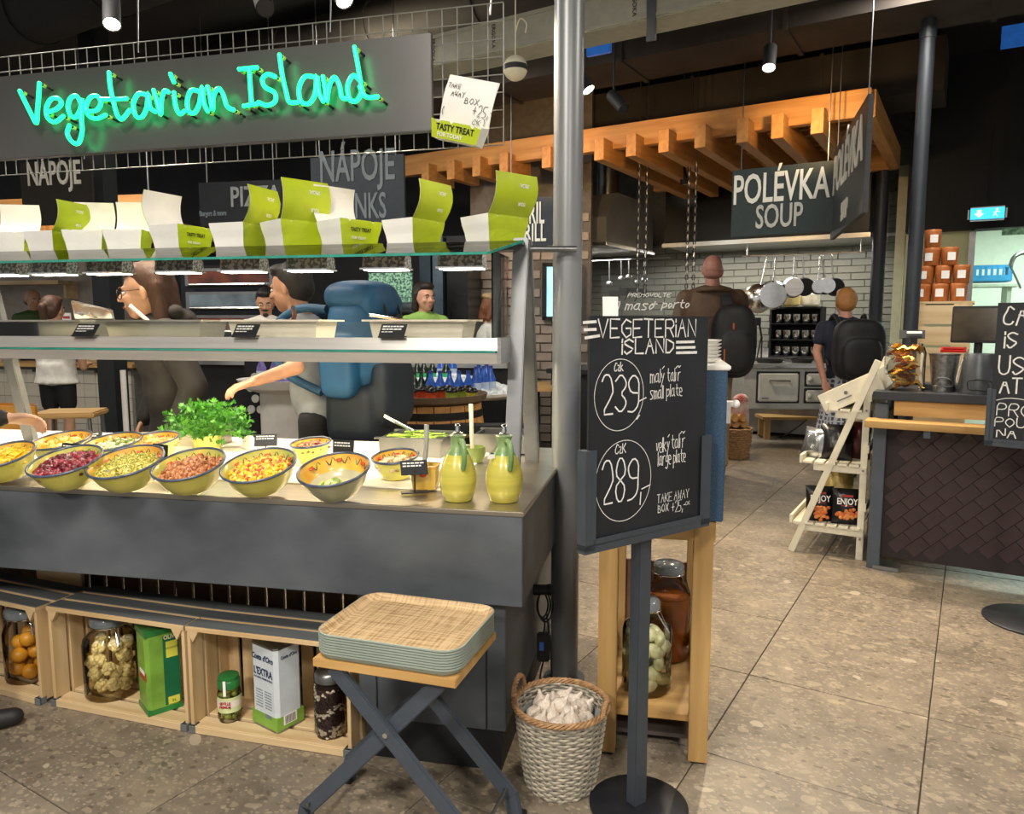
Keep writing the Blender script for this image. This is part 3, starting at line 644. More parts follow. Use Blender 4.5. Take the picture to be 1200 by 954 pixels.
# grey pans at the back of the worktop
def greypan(label, px, py, W, D, m, hgt=.07, name='grey_pan'):
    c = G(px, py, ZT+hgt); mb = MB(); a, b_ = W/2, D/2
    for s_ in (1, .95):
        pass
    mb.box((0, -b_, hgt/2), (W, .006, hgt)).box((0, b_, hgt/2), (W, .006, hgt)).box((-a, 0, hgt/2), (.006, D, hgt)).box((a, 0, hgt/2), (.006, D, hgt)).box((0, 0, .003), (W, D, .006)).box((0, -b_-.008, hgt), (W+.03, .02, .006)).box((0, b_+.008, hgt), (W+.03, .02, .006))
    o = mb.build(name, m, loc=(c.x, c.y, ZT+.0052), rz=-CA); return tag(o, label, 'pan'), c
o, c = greypan('grey steel pan of green beans behind the small bowl', 490, 511, .24, .2, M_steel2)
mb = MB()
for k in range(90): mb.ell((random.uniform(-.1, .1), random.uniform(-.08, .08), .055+random.uniform(0, .02)), (.024, .004, .004), 6, 4, 0, Matrix.Rotation(random.uniform(0, 3.1), 4, 'Z'))
tag(mb.build('green_beans', fm('bean', '#7fa02e', .3), loc=o.location, rz=-CA, smooth=60), 'green beans piled in the grey steel pan', 'food', kind='stuff')
utensil('steel tongs lying across the grey steel pan', 'tongs', [CW(toC(c).x-.13, toC(c).y-.02, .94), CW(toC(c).x-.02, toC(c).y, .88)], .008, M_chrome, name='serving_tongs')
greypan('grey pan half hidden behind jugs at worktop back', 590, 508, .2, .16, M_steel2)
greypan('dark steel pan behind left back row bowls', 222, 507, .3, .14, M_pan, .05)
# yellow square pot
c = G(499, 545, ZT+.075); pt = thing('painted_square_pot', 'small square yellow pot with painted flowers by the jugs', 'pot', (c.x, c.y, ZT+.0052), -CA+.1)
MB().lathe([(.036, 0), (.040, .03), (.040, .068), (.037, .07), (.034, .06), (.034, .05)], 24, sq=.75).build('pot_wall', mat('ochre_glaze', '#d9b24c', .25, coat=.3), pt, smooth=50)
MB().lathe([(.0415, .066), (.042, .072), (.036, .073)], 24, sq=.75).build('rim', M_orange, pt, smooth=50)
MB().lathe([(.035, .052), (.001, .055)], 20, sq=.7).build('sauce', fm('sauce', '#8f7a2c'), pt)
mb = MB().ell((0, -.043, .048), (.012, .003, .008)).ell((-.028, -.043, .05), (.007, .003, .006)); mb.build('painted_flower', M_petal, pt)
utensil('grey flat handled ladle standing in the painted pot', 'ladle', [c+Vector((-.01, 0, -.03)), c+Vector((.001, .0, .05)), c+Vector((.004, .0, .125))], .0075, mat('grey_plastic', '#a3a39c', .5), name='serving_ladle')
# green rimmed small pot behind the jugs
c = G(556, 523, ZT+.06); pt = thing('green_rimmed_pot', 'small green rimmed pot with ladle behind left jug', 'pot', (c.x, c.y, ZT+.001), 0)
MB().lathe([(.03, 0), (.04, .03), (.04, .058), (.036, .058), (.034, .03), (.001, .028)], 24).build('pot_wall', mat('moss_glaze', '#6f8244', .3, col2='#8d9a50', scale=20), pt, smooth=50)
utensil('tall cream ladle handle standing behind left jug', 'ladle', [c+Vector((-.008, 0, -.02)), c+Vector((-.01, 0, .06)), c+Vector((-.012, .0, .155))], .0075, M_cream, name='serving_ladle')
# ---------------- ceramic jugs
M_jugy = mat('jug_yellow', '#d3c75a', .28, col2='#b9b24a', scale=5, stretch=(.4, .4, 9), coat=.3)
M_jugg = mat('jug_green', '#5f8a56', .3, col2='#86a066', scale=30, coat=.3)
def jug(label, px, py, hrot, hs):
    c = G(px, py, ZT); o = thing('oil_jug', label, 'jug', c, 0, 'pair of ceramic jugs')
    o.scale = (hs, hs, hs)
    MB().lathe([(.034, 0), (.041, .003), (.050, .03), (.054, .06), (.052, .085), (.042, .118), (.03, .14)], 36).build('body', M_jugy, o, smooth=60)
    MB().lathe([(.0325, .136), (.023, .152), (.0195, .165), (.020, .18), (.025, .19), (.021, .191), (.014, .186)], 30).build('neck', M_jugg, o, smooth=60)
    h_ = [(.02, 0, .177), (.045, 0, .176), (.058, 0, .158), (.06, 0, .125), (.052, 0, .1)]
    R_ = Matrix.Rotation(hrot, 4, 'Z'); MB().tube([R_ @ p for p in spline(h_)], [.008]*12+[.0075]*9, 10).build('handle', M_jugg, o, smooth=60)
    MB().lathe([(.014, .185), (.015, .196), (.0075, .2), (.006, .215), (.009, .217), (.006, .222), (.0005, .223)], 16).build('pourer', M_chrome, o, smooth=50)
    return o
jug('left yellow ceramic jug with green neck and steel pourer', 537, 586, -1.2, 1.0)
j2 = jug('right yellow ceramic jug with white tag on its handle', 591, 587, -1.25, 1.0)
MB().box((-.036, -.032, .135), (.022, .002, .012), .5).build('tag', M_paper, j2)
# black cards on the worktop
for (x, y, rz, lb, ti) in ((82, 529, .1, 'black price card behind the beetroot bowl', .2), (187, 530, .35, 'black price card between couscous and chickpeas', .1), (402, 525, .1, 'black price card beside red leaf bowl', .1), (486, 548, -.45, 'black price card leaning by the painted pot', .7), (104, 512, -.5, 'black price card in the back row', .8), (311, 516, -.4, 'black price card next to white paper by parsley', .6)):
    c = G(x, y, ZT+.085); card(lb, (c.x, c.y, ZT+.0056), -CA-rz, .08, .048, ti, 2, .058)
c = G(292, 522, ZT+.02); tag(MB().box((0, 0, .028), (.07, .03, .052), tx=.5, ty=.4).build('folded_paper', M_paper, loc=(c.x, c.y, ZT+.0052), rz=-.6), 'white folded paper standing beside parsley', 'paper')
# ---------------- parsley
c = G(243, 528, ZT)
pv = thing('parsley_bunch', 'big bunch of fresh green parsley among the bowls', 'parsley', (c.x, c.y, ZT+.0052), 0)
MB().lathe([(.05, 0), (.055, .03), (.06, .06), (.056, .06), (.05, .01), (.001, .008)], 24).build('holder_pot', M_bout, pv, smooth=50)
st = MB(); lf = MB()
def leaf(mb, c, d, s, m):
    d = Vector(d).normalized(); u = d.orthogonal().normalized(); u = Matrix.Rotation(random.uniform(0, 6.28), 3, d) @ u; v = d.cross(u)
    pts = [(0, 0)]
    for a, r in ((-75, .55), (-55, .95), (-40, .6), (-22, 1.0), (-8, .65), (0, 1.15), (8, .65), (22, 1.0), (40, .6), (55, .95), (75, .55)): pts.append((math.cos(math.radians(a))*r, math.sin(math.radians(a))*r))
    vs = [c + d*(p[0]*s) + u*(p[1]*s) + v*((p[0]**2-p[1]**2)*s*.2) for p in pts]
    mb.add(vs, [(0, i, i+1) for i in range(1, len(pts)-1)], m)
for k in range(150):
    a = random.uniform(0, 6.283); sp = math.sqrt(random.random()); hh = random.uniform(.04, .17)*(1-.35*sp*sp)+.02
    tip = Vector((math.cos(a)*sp*.165+random.uniform(-.012, .012), math.sin(a)*sp*.105, hh+random.uniform(-.01, .02))); base = Vector((math.cos(a)*.02, math.sin(a)*.02, .03)); mid = (base+tip)/2+Vector((0, 0, .02))
    st.tube(spline([base, mid, tip], 3), .0012, 4)
    for j in range(6):
        dd = (tip-mid).normalized()+Vector((random.uniform(-1, 1), random.uniform(-1, 1), random.uniform(-.3, .8))); leaf(lf, tip+Vector((random.uniform(-.022, .022), random.uniform(-.022, .022), random.uniform(-.02, .012))), dd, random.uniform(.012, .022), random.randrange(3))
stuff(st.build('stems', mat('parsley_stem', '#6fae3a', .5), pv)); stuff(lf.build('leaves', [mat('parsley_leaf', '#357a1e', .45, var=.25, scale=50), mat('parsley_leaf_light', '#549a2e', .45, var=.2, scale=50), mat('parsley_leaf_dark', '#265e18', .45, var=.2)], pv))
# ================================================================ takeaway cartons on the top tier
def carton(label, loc, rz, w_=.12, d=.10, hb=.055, lid=.145, lean=.15, stack=6, print_front=False, green_back=True, grp='takeaway cartons on the top tier', scale=1., swap=False):
    o = thing('takeaway_carton', label, 'carton', loc, rz, grp); o.scale = (scale,)*3
    fl = 1.12
    def ring(z): k = 1+(fl-1)*z/hb; return w_/2*k, d/2*k
    mb = MB(); gb = MB(); gb2 = MB(); gs = MB(); t_ = .0016
    for i in range(stack):
        z0 = 0 if i == 0 else hb*.55+i*.0055; z1 = hb+i*.0058; a0, b0 = ring(z0); a1, b1 = ring(z1); e = .0006*i
        a0 += e; b0 += e; a1 += e; b1 += e
        for sx in (-1, 1):  # sides
            (gs if swap else mb).add([(sx*a0, -b0, z0), (sx*a0, b0, z0), (sx*a1, b1, z1), (sx*a1, -b1, z1), (sx*(a0-t_), -b0, z0), (sx*(a0-t_), b0, z0), (sx*(a1-t_), b1, z1), (sx*(a1-t_), -b1, z1)], [(0, 1, 2, 3), (7, 6, 5, 4), (3, 2, 6, 7), (0, 3, 7, 4), (1, 5, 6, 2)])
        for sy in (-1, 1):  # green front and back with notched rim
            (gb if sy < 0 else gb2).add([(-a0, sy*b0, z0), (a0, sy*b0, z0), (a1, sy*b1, z1), (a1*.62, sy*b1, z1), (a1*.55, sy*b1, z1-.008), (a1*.45, sy*b1, z1), (-a1*.45, sy*b1, z1), (-a1*.55, sy*b1, z1-.008), (-a1*.62, sy*b1, z1), (-a1, sy*b1, z1)], [tuple(range(10))])
            mb.add([(-a0, sy*(b0-t_), z0), (a0, sy*(b0-t_), z0), (a1, sy*(b1-t_), z1-.002), (-a1, sy*(b1-t_), z1-.002)], [(0, 1, 2, 3)])
    mb.box((0, 0, .001), (w_-.002, d-.002, .002)); mb.build('white_tray', M_paper, o); gb.build('front_panel', M_paper if swap else M_lime, o); gb2.build('back_panel', M_lime, o)
    if swap: gs.build('side_panels', M_lime, o)
    # curved lid rising from the back edge
    zt = hb+(stack-1)*.0058; a1, b1 = ring(zt); lw = a1+.003; pr = []
    for i in range(8):
        u = i/7; pr.append((b1+math.sin(lean)*lid*u+.022*math.sin(u*math.pi)*(1 if lean > 0 else -1), zt+lid*u*math.cos(lean)-.003))
    wi = MB(); ou = MB(); n = len(pr)
    wi.add([(sx*lw*(1-.03*abs(i-4)/4), y-.0012, z) for i, (y, z) in enumerate(pr) for sx in (-1, 1)], [(2*i, 2*i+1, 2*i+3, 2*i+2) for i in range(n-1)])
    ou.add([(sx*lw*(1-.03*abs(i-4)/4), y+.0012, z) for i, (y, z) in enumerate(pr) for sx in (-1, 1)], [(2*i, 2*i+1, 2*i+3, 2*i+2) for i in range(n-1)])
    wi.build('lid_inside', M_paper, o, smooth=60); ou.build('lid_outside', M_lime, o, smooth=60)
    if swap: pass
    elif print_front:
        a = math.atan2((ring(hb)[1]-ring(0)[1]), hb)
        text('TASTY TREAT', .019, o, M_rubber, (0, -ring(zt*.62)[1]-.0035, zt*.62), (math.pi/2+a, 0, 0), .75, .0004, .0003)
        text('FOR TODAY', .013, o, M_paper, (-.008, -ring(zt*.3)[1]-.0035, zt*.3), (math.pi/2+a, 0, 0), .85, .0003, .0003)
    else:
        y0, z0 = pr[5]; text('SPECIAL', .017, o, M_paper, (-.028, y0+.0035, z0), (math.pi/2-.25, math.pi, math.pi), .7, .0003, .0003)
        y0, z0 = pr[2]; text('YOUR', .017, o, M_paper, (-.03, y0+.0045, z0), (math.pi/2-.35, math.pi, math.pi), .7, .0003, .0003)
    return o
ZS = 1.5632
def cs(x, t=.56): return toC(onplane(x, 285, CW(0, t), n0)).x
D2 = math.radians
CART = [  # x px, t, rot deg, printed, label, lean, size
 (14, .575, -24, None, 'open carton with tall white lid at left edge of shelf', .2, .9),
 (64, .57, 226, False, 'carton with green lid turned away, second from left edge', .25, .85),
 (104, .575, -20, None, 'open white lidded carton touching its twin, left one', .15, .88),
 (151, .575, -22, None, 'open white lidded carton touching its twin, right one', .15, .86),
 (214, .575, 42, True, 'carton with curved white lid and printed front above woman', .12, .95),
 (284, .57, 232, False, 'white sided carton with narrow green lid edge', .2, .95),
 (345, .575, 208, False, 'carton with tall wide green lid before drinks banner', .1, 1.0),
 (410, .57, 34, True, 'carton with white lid and printed front before drinks banner', .12, .96),
 (485, .57, 228, False, 'carton with leaning green lid, second from right end', .25, .92),
 (580, .575, 219, False, 'carton with green lid at right end beside the column', .3, .98)]
for x, t, r_, pf, lb, le, sc_ in CART:
    s = cs(x, t); carton(lb, CW(s, t, ZS), D2(r_)-math.atan((x-600)/F), print_front=pf, lean=le, scale=sc_, w_=.15 if pf is not None else .135, d=.125 if pf is not None else .11, hb=.062, lid=.14, swap=pf is None)
# ================================================================ neon lettering panel
SA = math.radians(14.5); SN = Vector((-math.sin(SA), -math.cos(SA), 0)); S0 = P(590, 170, 2.42)
sg = thing('neon_sign', 'grey panel with green neon lettering hung on wire mesh', 'sign', (S0.x, S0.y, 0), -SA)
def toS(x, y, lift=0.):
    p = onplane(x, y, S0+SN*lift, SN); d = p-Vector((S0.x, S0.y, 0)); return Vector((d.x*math.cos(SA)-d.y*math.sin(SA), d.x*math.sin(SA)+d.y*math.cos(SA), p.z))
zb, zt = toS(590, 170).z, toS(590, 3).z
NV = 44; step = .0497; mb = MB()
for lay in (0,):
    for k in range(NV): mb.tube([(-k*step, lay, zb), (-k*step, lay, zt)], .0019, 5)
    nr = round((zt-zb)/step)
    for k in range(nr+1): z = zb+(zt-zb)*k/nr; mb.tube([(0, lay-.003, z), (-(NV-1)*step, lay-.003, z)], .0019, 5)
mb.build('wire_mesh', mat('zinc_wire', '#8f908a', .4, metal=.5), sg)
p0, p1 = toS(506, 153, .03), toS(506, 38, .03)
PL = 2.0; mb = MB().box((p0.x-PL/2, -.02, (p0.z+p1.z)/2), (PL, .02, p1.z-p0.z))
mb.build('panel', mat('satin_grey_panel', '#6e6d6c', .3, metal=.55, var=.05, scale=3), sg, bevel=.002)
for k in (0, -.55, -1.3): MB().tube([(k-.05, .03, zt-.02), (k-.02, .03, zt+.5), (k-.03, .03, 3.68)], .003, 6).build('hanging_wire', M_steel2, sg)
NE1 = ['85,388 110,440 135,490 155,525 160,470 165,410 168,355', '200,480 240,465 262,440 245,418 215,425 197,465 205,505 235,520 270,495', '345,440 325,408 300,420 290,455 300,490 322,500 343,465 349,420 347,500 350,560 335,610 308,605 287,570 296,535', '370,475 410,470 430,440 415,410 385,415 367,455 380,495 415,505 450,490',
 '465,310 470,370 485,440 500,490 520,508 552,470|430,422 485,423 540,420', '625,405 590,400 568,445 580,495 605,498 625,460 632,398 638,455 662,476', '655,385 668,430 685,488 688,430 700,388 718,392', '742,395 748,450 765,485 786,474|727,316 741,350', '850,390 815,385 798,430 805,475 830,480 850,440 862,370 868,435 885,474', '885,370 897,420 906,470 910,410 930,377 950,400 967,452 995,468', '1020,295 1060,291 1095,288|1062,292 1066,360 1072,443|1040,452 1075,446 1110,440']
NE2 = ['75,300 45,290 25,310 35,340 72,362 75,395 45,412 10,400', '92,215 102,290 118,360 130,398 162,400', '225,300 190,300 168,345 175,395 205,405 230,370 238,295 246,360 262,395', '262,300 270,350 276,398 285,340 305,302 325,330 335,378 355,386', '410,318 380,295 358,335 365,385 390,395 412,360 405,300 395,240 385,185|405,340 430,378 475,378']
M_neon = mat('neon_green_glow', (.008, .62, .165), .3, var=.02, emit=3.3)
zz = lambda q, sc_, ox: [toS(ox+float(a.split(',')[0])*sc_, float(a.split(',')[1])*sc_, .075) for a in q.split()]
for (lst, sc_, ox) in ((NE1, .275, 0), (NE2, .3, 300)):
    for g in lst:
        mb = MB()
        for q in g.split('|'):
            pts = spline(zz(q, sc_, ox), 5); mb.tube(pts, .0074, 8)
            for e in (pts[0], pts[-1]):
                mb.ell(e, (.0074,)*3, 8, 6); MB().tube([e, e+Vector((.012, .045, -.012))], .0042, 6).build('tube_support', M_rubber, sg)
                MB().tube([e+Vector((.004, .012, -.004)), e+Vector((.006, .02, -.006))], .0068, 8).build('tube_clip', mat('clip_glass', '#c8d86a', .2), sg)
        mb.build('neon_letter', M_neon, sg, smooth=60)
# carton clipped to the mesh with a hand written price
HB = SA+math.radians(6)
cp_ = P(548, 128, 2.385)
hc = thing('clipped_carton', 'open white carton with handwritten take away price clipped to mesh', 'carton', cp_, -HB)
hc.rotation_euler = (0, D2(15), -HB)
lw, lh = .085, .145
mb = MB(); g = MB(); pr = [(.0-.010*math.sin(u/7*math.pi), -.055+lh*u/7) for u in range(8)]
mb.add([(sx*(lw if i < 6 else lw*(1-.02*(i-5))), y, z) for i, (y, z) in enumerate(pr) for sx in (-1, 1)]+[(sx*lw, y+.0025, z) for (y, z) in pr for sx in (-1, 1)], [(2*i, 2*i+1, 2*i+3, 2*i+2) for i in range(7)]+[(16+2*i+2, 16+2*i+3, 16+2*i+1, 16+2*i) for i in range(7)]+[(14, 15, 31, 30)])
mb.build('lid', M_paper, hc, smooth=60)
mb = MB(); zf0, zf1 = -.105, -.055
for sx in (-1, 1): mb.add([(sx*lw*.9, 0, zf0), (sx*lw*.9, -.045, zf0), (sx*lw, -.055, zf1), (sx*lw, 0, zf1+.01)], [(0, 1, 2, 3)])
mb.add([(-lw*.9, 0, zf0), (lw*.9, 0, zf0), (lw*.9, -.045, zf0), (-lw*.9, -.045, zf0)], [(0, 1, 2, 3)]); mb.add([(-lw, .001, zf1), (lw, .001, zf1), (lw*.9, .001, zf0), (-lw*.9, .001, zf0)], [(0, 1, 2, 3)])
mb.build('white_tray', M_paper, hc)
MB().add([(-lw*.9, -.0455, zf0), (lw*.9, -.0455, zf0), (lw, -.0555, zf1-.004), (lw*.75, -.0555, zf1), (lw*.66, -.0545, zf1-.008), (lw*.57, -.0555, zf1+.001), (-.1*lw, -.0555, zf1+.001), (-.18*lw, -.0545, zf1-.006), (-.26*lw, -.0555, zf1+.001), (-.6*lw, -.0555, zf1), (-lw*.72, -.0545, zf1-.008), (-lw*.85, -.0555, zf1), (-lw, -.0555, zf1+.003)], [tuple(range(13))]).build('green_panel', M_lime, hc)
text('TASTY TREAT', .026, hc, M_rubber, (0, -.0535, -.074), (math.pi/2+.2, 0, 0), .8, .0006, .0004)
text('FOR TODAY', .017, hc, M_paper, (-.015, -.0495, -.094), (math.pi/2+.2, 0, 0), .9, .0003, .0004)
mb = MB()
for s_, x, z, w_, h_ in (('TAKE', -.076, .052, .008, .013), ('AWAY', -.060, .028, .0085, .016), ('BOX', -.010, .014, .012, .017), ('+25,-', .022, -.018, .012, .033), ('CK', .030, -.042, .010, .015), ('(', 0, 0, 0, 0)):
    for st_ in strokes(s_, x, z, w_, h_, .42, .1, .03): ribbon(mb, st_, .0016, lambda a, b_, l: (a, -.0085-.004*math.sin(max(0, min(1, (b_+.055)/.145))*math.pi), b_+.0+(-.0)))
ribbon(mb, [(-.075, -.03), (-.079, -.018), (-.075, -.006)], .0018, lambda a, b_, l: (a, -.011, b_)); ribbon(mb, [(.068, -.04), (.07, -.03), (.066, -.022)], .0018, lambda a, b_, l: (a, -.009, b_))
mb.build('handwriting', M_rubber, hc)
MB().box((0, .03, .02), (.02, .07, .012)).build('clip', M_steel2, hc)
# ================================================================ wooden crates below the counter
def crate(label, p_left, p_right, depth, hgt):
    a, b_ = Vector(p_left), Vector(p_right); d = b_-a; W = d.length; an = math.atan2(d.y, d.x)
    o = thing('wooden_crate', label, 'crate', a, an, 'wooden crates under the counter'); e = .012
    def sl(nm, c, dd, m, bv=.0015): MB().box(c, dd).build(nm, m, o, bevel=bv, seg=1)
    # bottom slats
    for k in range(3): sl('bottom_slat', (W/2, .03+k*(depth-.06)/2, .018), (W-.03, .056, .012), M_pine)
    # ends: three wide slats each side
    for x in (.007, W-.007):
        for k in range(3): sl('end_slat', (x, .032+k*(depth-.064)/2, hgt/2), (.012, .058, hgt-.02), M_pineY)
    # back slats upright
    nb = 10
    for k in range(nb): sl('back_slat', (.03+(W-.06)*k/(nb-1), depth-.006, hgt/2), (.042, .01, hgt-.02), M_pineY)
    # top: grey boards with pine front edge
    for k in range(3): MB().box((W/2, .03+k*(depth-.06)/2, hgt-.008), (W, .056, .012)).box((W/2, .03+k*(depth-.06)/2, hgt-.0006), (W-.002, .054, .003), m=1).build('top_slat', [M_pine, M_grey_slat], o)
    sl('front_edge', (W/2, .002, hgt-.010), (W, .008, .014), M_pine)
    sl('front_rail', (W/2, -.003, .012), (W, .008, .024), M_pine)
    for x in (.006, W-.006):
        mb = MB().prism([(-.02, 0), (.02, 0), (0, .035)], -.006, .006, X=Matrix.Translation((x+(.02 if x < .1 else -.02), .004, hgt-.016)) @ Matrix.Rotation(math.pi/2, 4, 'X') @ Matrix.Rotation(math.pi, 4, 'Z')); mb.build('corner_gusset', M_pine, o)
    for x in (.012, W-.012): sl('corner_foot', (x, .006, .012), (.024, .03, .024), M_grey_slat)
    return o, W, an
cL, cM, cR = G(62, 826), G(222, 857), G(412, 887)
cr2 = crate('middle wooden crate holding cauliflower jar and green tin', cL, cM+(cL-cM).normalized()*.004, .205, .352)
cr3 = crate('right wooden crate holding olives, oil tin and beans jar', cM+(cR-cM).normalized()*.004, cR, .205, .352)
lA = G(-95, 786); cr1 = crate('left wooden crate cut by frame holding jar of lemons', lA, G(49, 826), .205, .345)
# crates on the far side of the island, seen as a row of brown slats
fc = thing('back_crate_row', 'row of dark brown upright slats behind crates under island', 'crate', CW(-1.62, .58, 0), -CA)
M_brn = wood('brown_slat', '#4e3a28', '#6b5138', 2)
for k in range(26): MB().box((-.85+k*.078, 0, .2), (.066, .012, .42)).build('slat', M_brn, fc)
MB().box((.12, .02, .1), (2.0, .012, .04)).box((.12, .02, .36), (2.0, .012, .04)).build('rail', M_brn, fc)
pl_ = G(8, 672, .42); tag(MB().box((0, 0, 0), (.22, .1, .03)).box((0, .03, -.2), (.2, .02, .4)).build('pine_box', M_pine, loc=CW(-1.9, .42, .40), rz=-CA, bevel=.002), 'pale pine box end at left edge under counter', 'box')
# ---------------- preserving jars
M_wire = M_chrome
def jar(label, loc, r, hgt, neck=.72, lidm=None, name='preserving_jar', clip=True, grp='glass jars', glassm=None):
    o = thing(name, label, 'jar', loc, 0, grp); z1 = hgt*.72
    MB().lathe([(r*.9, 0), (r, .012), (r, z1-.02), (r*.93, z1), (r*neck, z1+.025), (r*neck, hgt-.03)], 32).build('glass_body', glassm or M_jar, o, smooth=60)
    MB().lathe([(r*neck+.004, hgt-.034), (r*neck+.005, hgt-.012), (r*neck*.95, hgt-.003), (.001, hgt)], 32).build('lid', lidm or mat('grey_glass_lid', '#6d7478', .15, var=.1, coat=.4), o, smooth=50)
    if clip:
        MB().tube([((r*neck+.006)*math.cos(t), (r*neck+.006)*math.sin(t), hgt-.036) for t in [2*math.pi*k/32 for k in range(32)]], .002, 6, closed=True).build('wire_ring', M_wire, o)
        MB().tube(spline([(r*neck*.6, -r*neck*.85, hgt-.03), (r*neck*.9, -r*neck, hgt-.05), (r*.75, -r*.8, hgt-.09), (r*neck, -r*neck*.85, hgt-.036)]), .002, 6).build('wire_clasp', M_wire, o)
    return o
def fill(name, label, cat, grp, base, r, z0, z1, n, pr, me_list, mind=.8, rot=True):
    """loose pieces packed inside a jar: each one an object"""
    pts = []; tries = 0
    while len(pts) < n and tries < 6000:
        tries += 1; a = random.uniform(0, 6.283); d = math.sqrt(random.uniform(.2, 1))*(r-pr*1.02); p = Vector((d*math.cos(a), d*math.sin(a), random.uniform(z0+pr, z1)))
        if all((p-q).length > pr*2*mind for q in pts): pts.append(p)
    for p in pts:
        o = share(name, random.choice(me_list), None, Vector(base)+p, (random.uniform(0, 6), random.uniform(0, 6), random.uniform(0, 6)) if rot else (0, 0, 0)); o['label'] = label; o['category'] = cat; o['group'] = grp
def mesh_of(mb, m, sm=60): o = mb.build('tmp', m, smooth=sm); me = o.data; bpy.data.objects.remove(o); return me
def incrate(cr, fx, fy): o, W, an = cr; v = Vector((W*fx, fy, .0245)); return o.location + Matrix.Rotation(an, 3, 'Z') @ v
# lemons jar
c = incrate(cr1, .72, .095); jar('big clip jar of preserved lemons in left crate', c, .078, .27, .8)
fill('preserved_lemon', 'orange yellow preserved lemon in jar at left edge', 'lemon', 'lemons in the jar', c, .076, .004, .165, 19, .0265, [mesh_of(MB().ell((0, 0, 0), (.0265, .0265, .028), 16, 10), mat('lemon_skin', '#cf8f22', .4, var=.15, scale=9, bump=.05))], .86)
# cauliflower jar
fl_ = []
for k in range(3):
    mb = MB(); mb.ell((0, 0, 0), (.017, .017, .013), 10, 8)
    for j in range(34):
        v = Vector((random.gauss(0, 1), random.gauss(0, 1), random.gauss(.3, .8))).normalized(); mb.ell(v*.016, (.0085, .0085, .0075), 7, 5)
    mb.tube([(0, 0, -.006), (.002, 0, -.024)], [.009, .006], 8); fl_.append(mesh_of(mb, mat('cauliflower', '#e4d5a6', .5, var=.15, scale=60)))
c = incrate(cr2, .29, .098); jar('big clip jar of cauliflower in middle crate', c, .088, .285, .64)
fill('cauliflower_floret', 'cream cauliflower floret in the big clip jar', 'cauliflower', 'florets in the jar', c, .086, .002, .185, 30, .0255, fl_, .8)
MB_ = MB().lathe([(.082, .004), (.084, .19), (.001, .191)], 24); tag(MB_.build('pickling_brine', glass('brine', (.97, .93, .78), 1.02), loc=c, smooth=50), 'yellowish brine around the cauliflower in jar', 'brine', kind='stuff')
# tins
def tin(label, loc, rz, w_, d, hgt, m, top, name='oil_tin'):
    o = thing(name, label, 'tin', loc, rz); e = .012
    poly = [(-w_/2+e, -d/2), (w_/2-e, -d/2), (w_/2, -d/2+e), (w_/2, d/2-e), (w_/2-e, d/2), (-w_/2+e, d/2), (-w_/2, d/2-e), (-w_/2, -d/2+e)]
    MB().prism(poly, .004, hgt-.004).build('tin_body', m, o, smooth=40)
    for z in (0, hgt-.007): MB().prism([(x*1.015, y*1.02) for x, y in poly], z, z+.007).build('seam', top, o)
    return o
GR, GR2, YL = mat('tin_green', '#2e7d3c', .35, metal=.2, var=.15, scale=10), mat('tin_light_green', '#76a23c', .35, var=.2, scale=12), mat('label_yellow', '#cdc94a', .45)
c = incrate(cr2, .70, .068); an = cr2[2]; t_ = tin('tall green oil tin with yellow labels in middle crate', c, .72, .105, .105, .285, GR2, GR)
MB().box((.026, -.0535, .14), (.05, .001, .235)).build('label_band', mat('band_green', '#15633f', .4), t_)
for z, hh in ((.205, .055), (.03, .025)): MB().box((.028, -.0545, z+.005), (.036, .001, hh)).build('label_patch', YL, t_)
text('OLIVY', .02, t_, mat('label_cream', '#e8dfb0', .5), (.026, -.055, .252), (math.pi/2, 0, 0), .8, .0003, .0004)
text('OLIO DI OLIVA', .007, t_, GR, (.028, -.0556, .215), (math.pi/2, 0, 0), .8, 0, .0003); text('5 L', .012, t_, GR, (.028, -.0556, .033), (math.pi/2, 0, 0), .8, .0003, .0003)
for z in (.0, .265): MB().prism([(-.0535, -.0535), (.0535, -.0535), (.0535, .0535), (-.0535, .0535)], z, z+.018).build('edge_band', GR, t_)
MB().box((-.0535, -.01, .13), (.001, .07, .03)).build('crest', mat('crest_red', '#b03a2a', .4), t_); MB().box((-.0538, -.01, .14), (.001, .055, .012)).build('crest_text', M_paper, t_)
c = incrate(cr3, .18, .065); o = jar('small green lidded jar of olives in right crate', c, .037, .145, .82, GR, clip=False)
ol = [mesh_of(MB().ell((0, 0, 0), (.0105, .0105, .0125), 10, 7), mat('olive_green', '#8a8f3a', .3, var=.2, scale=12))]
fill('green_olive', 'green olive in the small green lidded jar', 'olive', 'olives in the small jar', c, .036, .0, .105, 46, .011, ol, .82)
MB().lathe([(.0376, .035), (.0376, .085)], 32).build('paper_label', mat('label_pale', '#cfd9a0', .5), o)
MB().lathe([(.038, .052), (.038, .075)], 32).build('label_red', mat('label_white_red', '#e6dccb', .5), o)
text('SEVILLE', .013, o, mat('label_letter_red', '#a8232a', .5), (0, -.0385, .068), (math.pi/2, 0, 0), .8, .0004, .0004); text('PREMIUM', .011, o, MATS['label_letter_red'], (0, -.0385, .056), (math.pi/2, 0, 0), .8, .0004, .0004)
MB().lathe([(.0315, .128), (.0325, .13), (.0325, .147), (.03, .149), (.001, .149)], 32).build('screw_lid', GR, o, smooth=50); MB().box((0, -.0385, .118), (.009, .001, .05)).build('seal_strip', M_paper, o)
c = incrate(cr3, .47, .085); M_tinw = mat('tin_white', '#c9d2d8', .35, var=.05)
t_ = tin('tall white olive oil tin with green base in right crate', c, -.62, .125, .10, .275, M_tinw, M_steel2)
MB().prism([(-.0632, -.0508), (.0632, -.0508), (.0632, .0508), (-.0632, .0508)], .006, .05).build('green_base', GR2, t_)
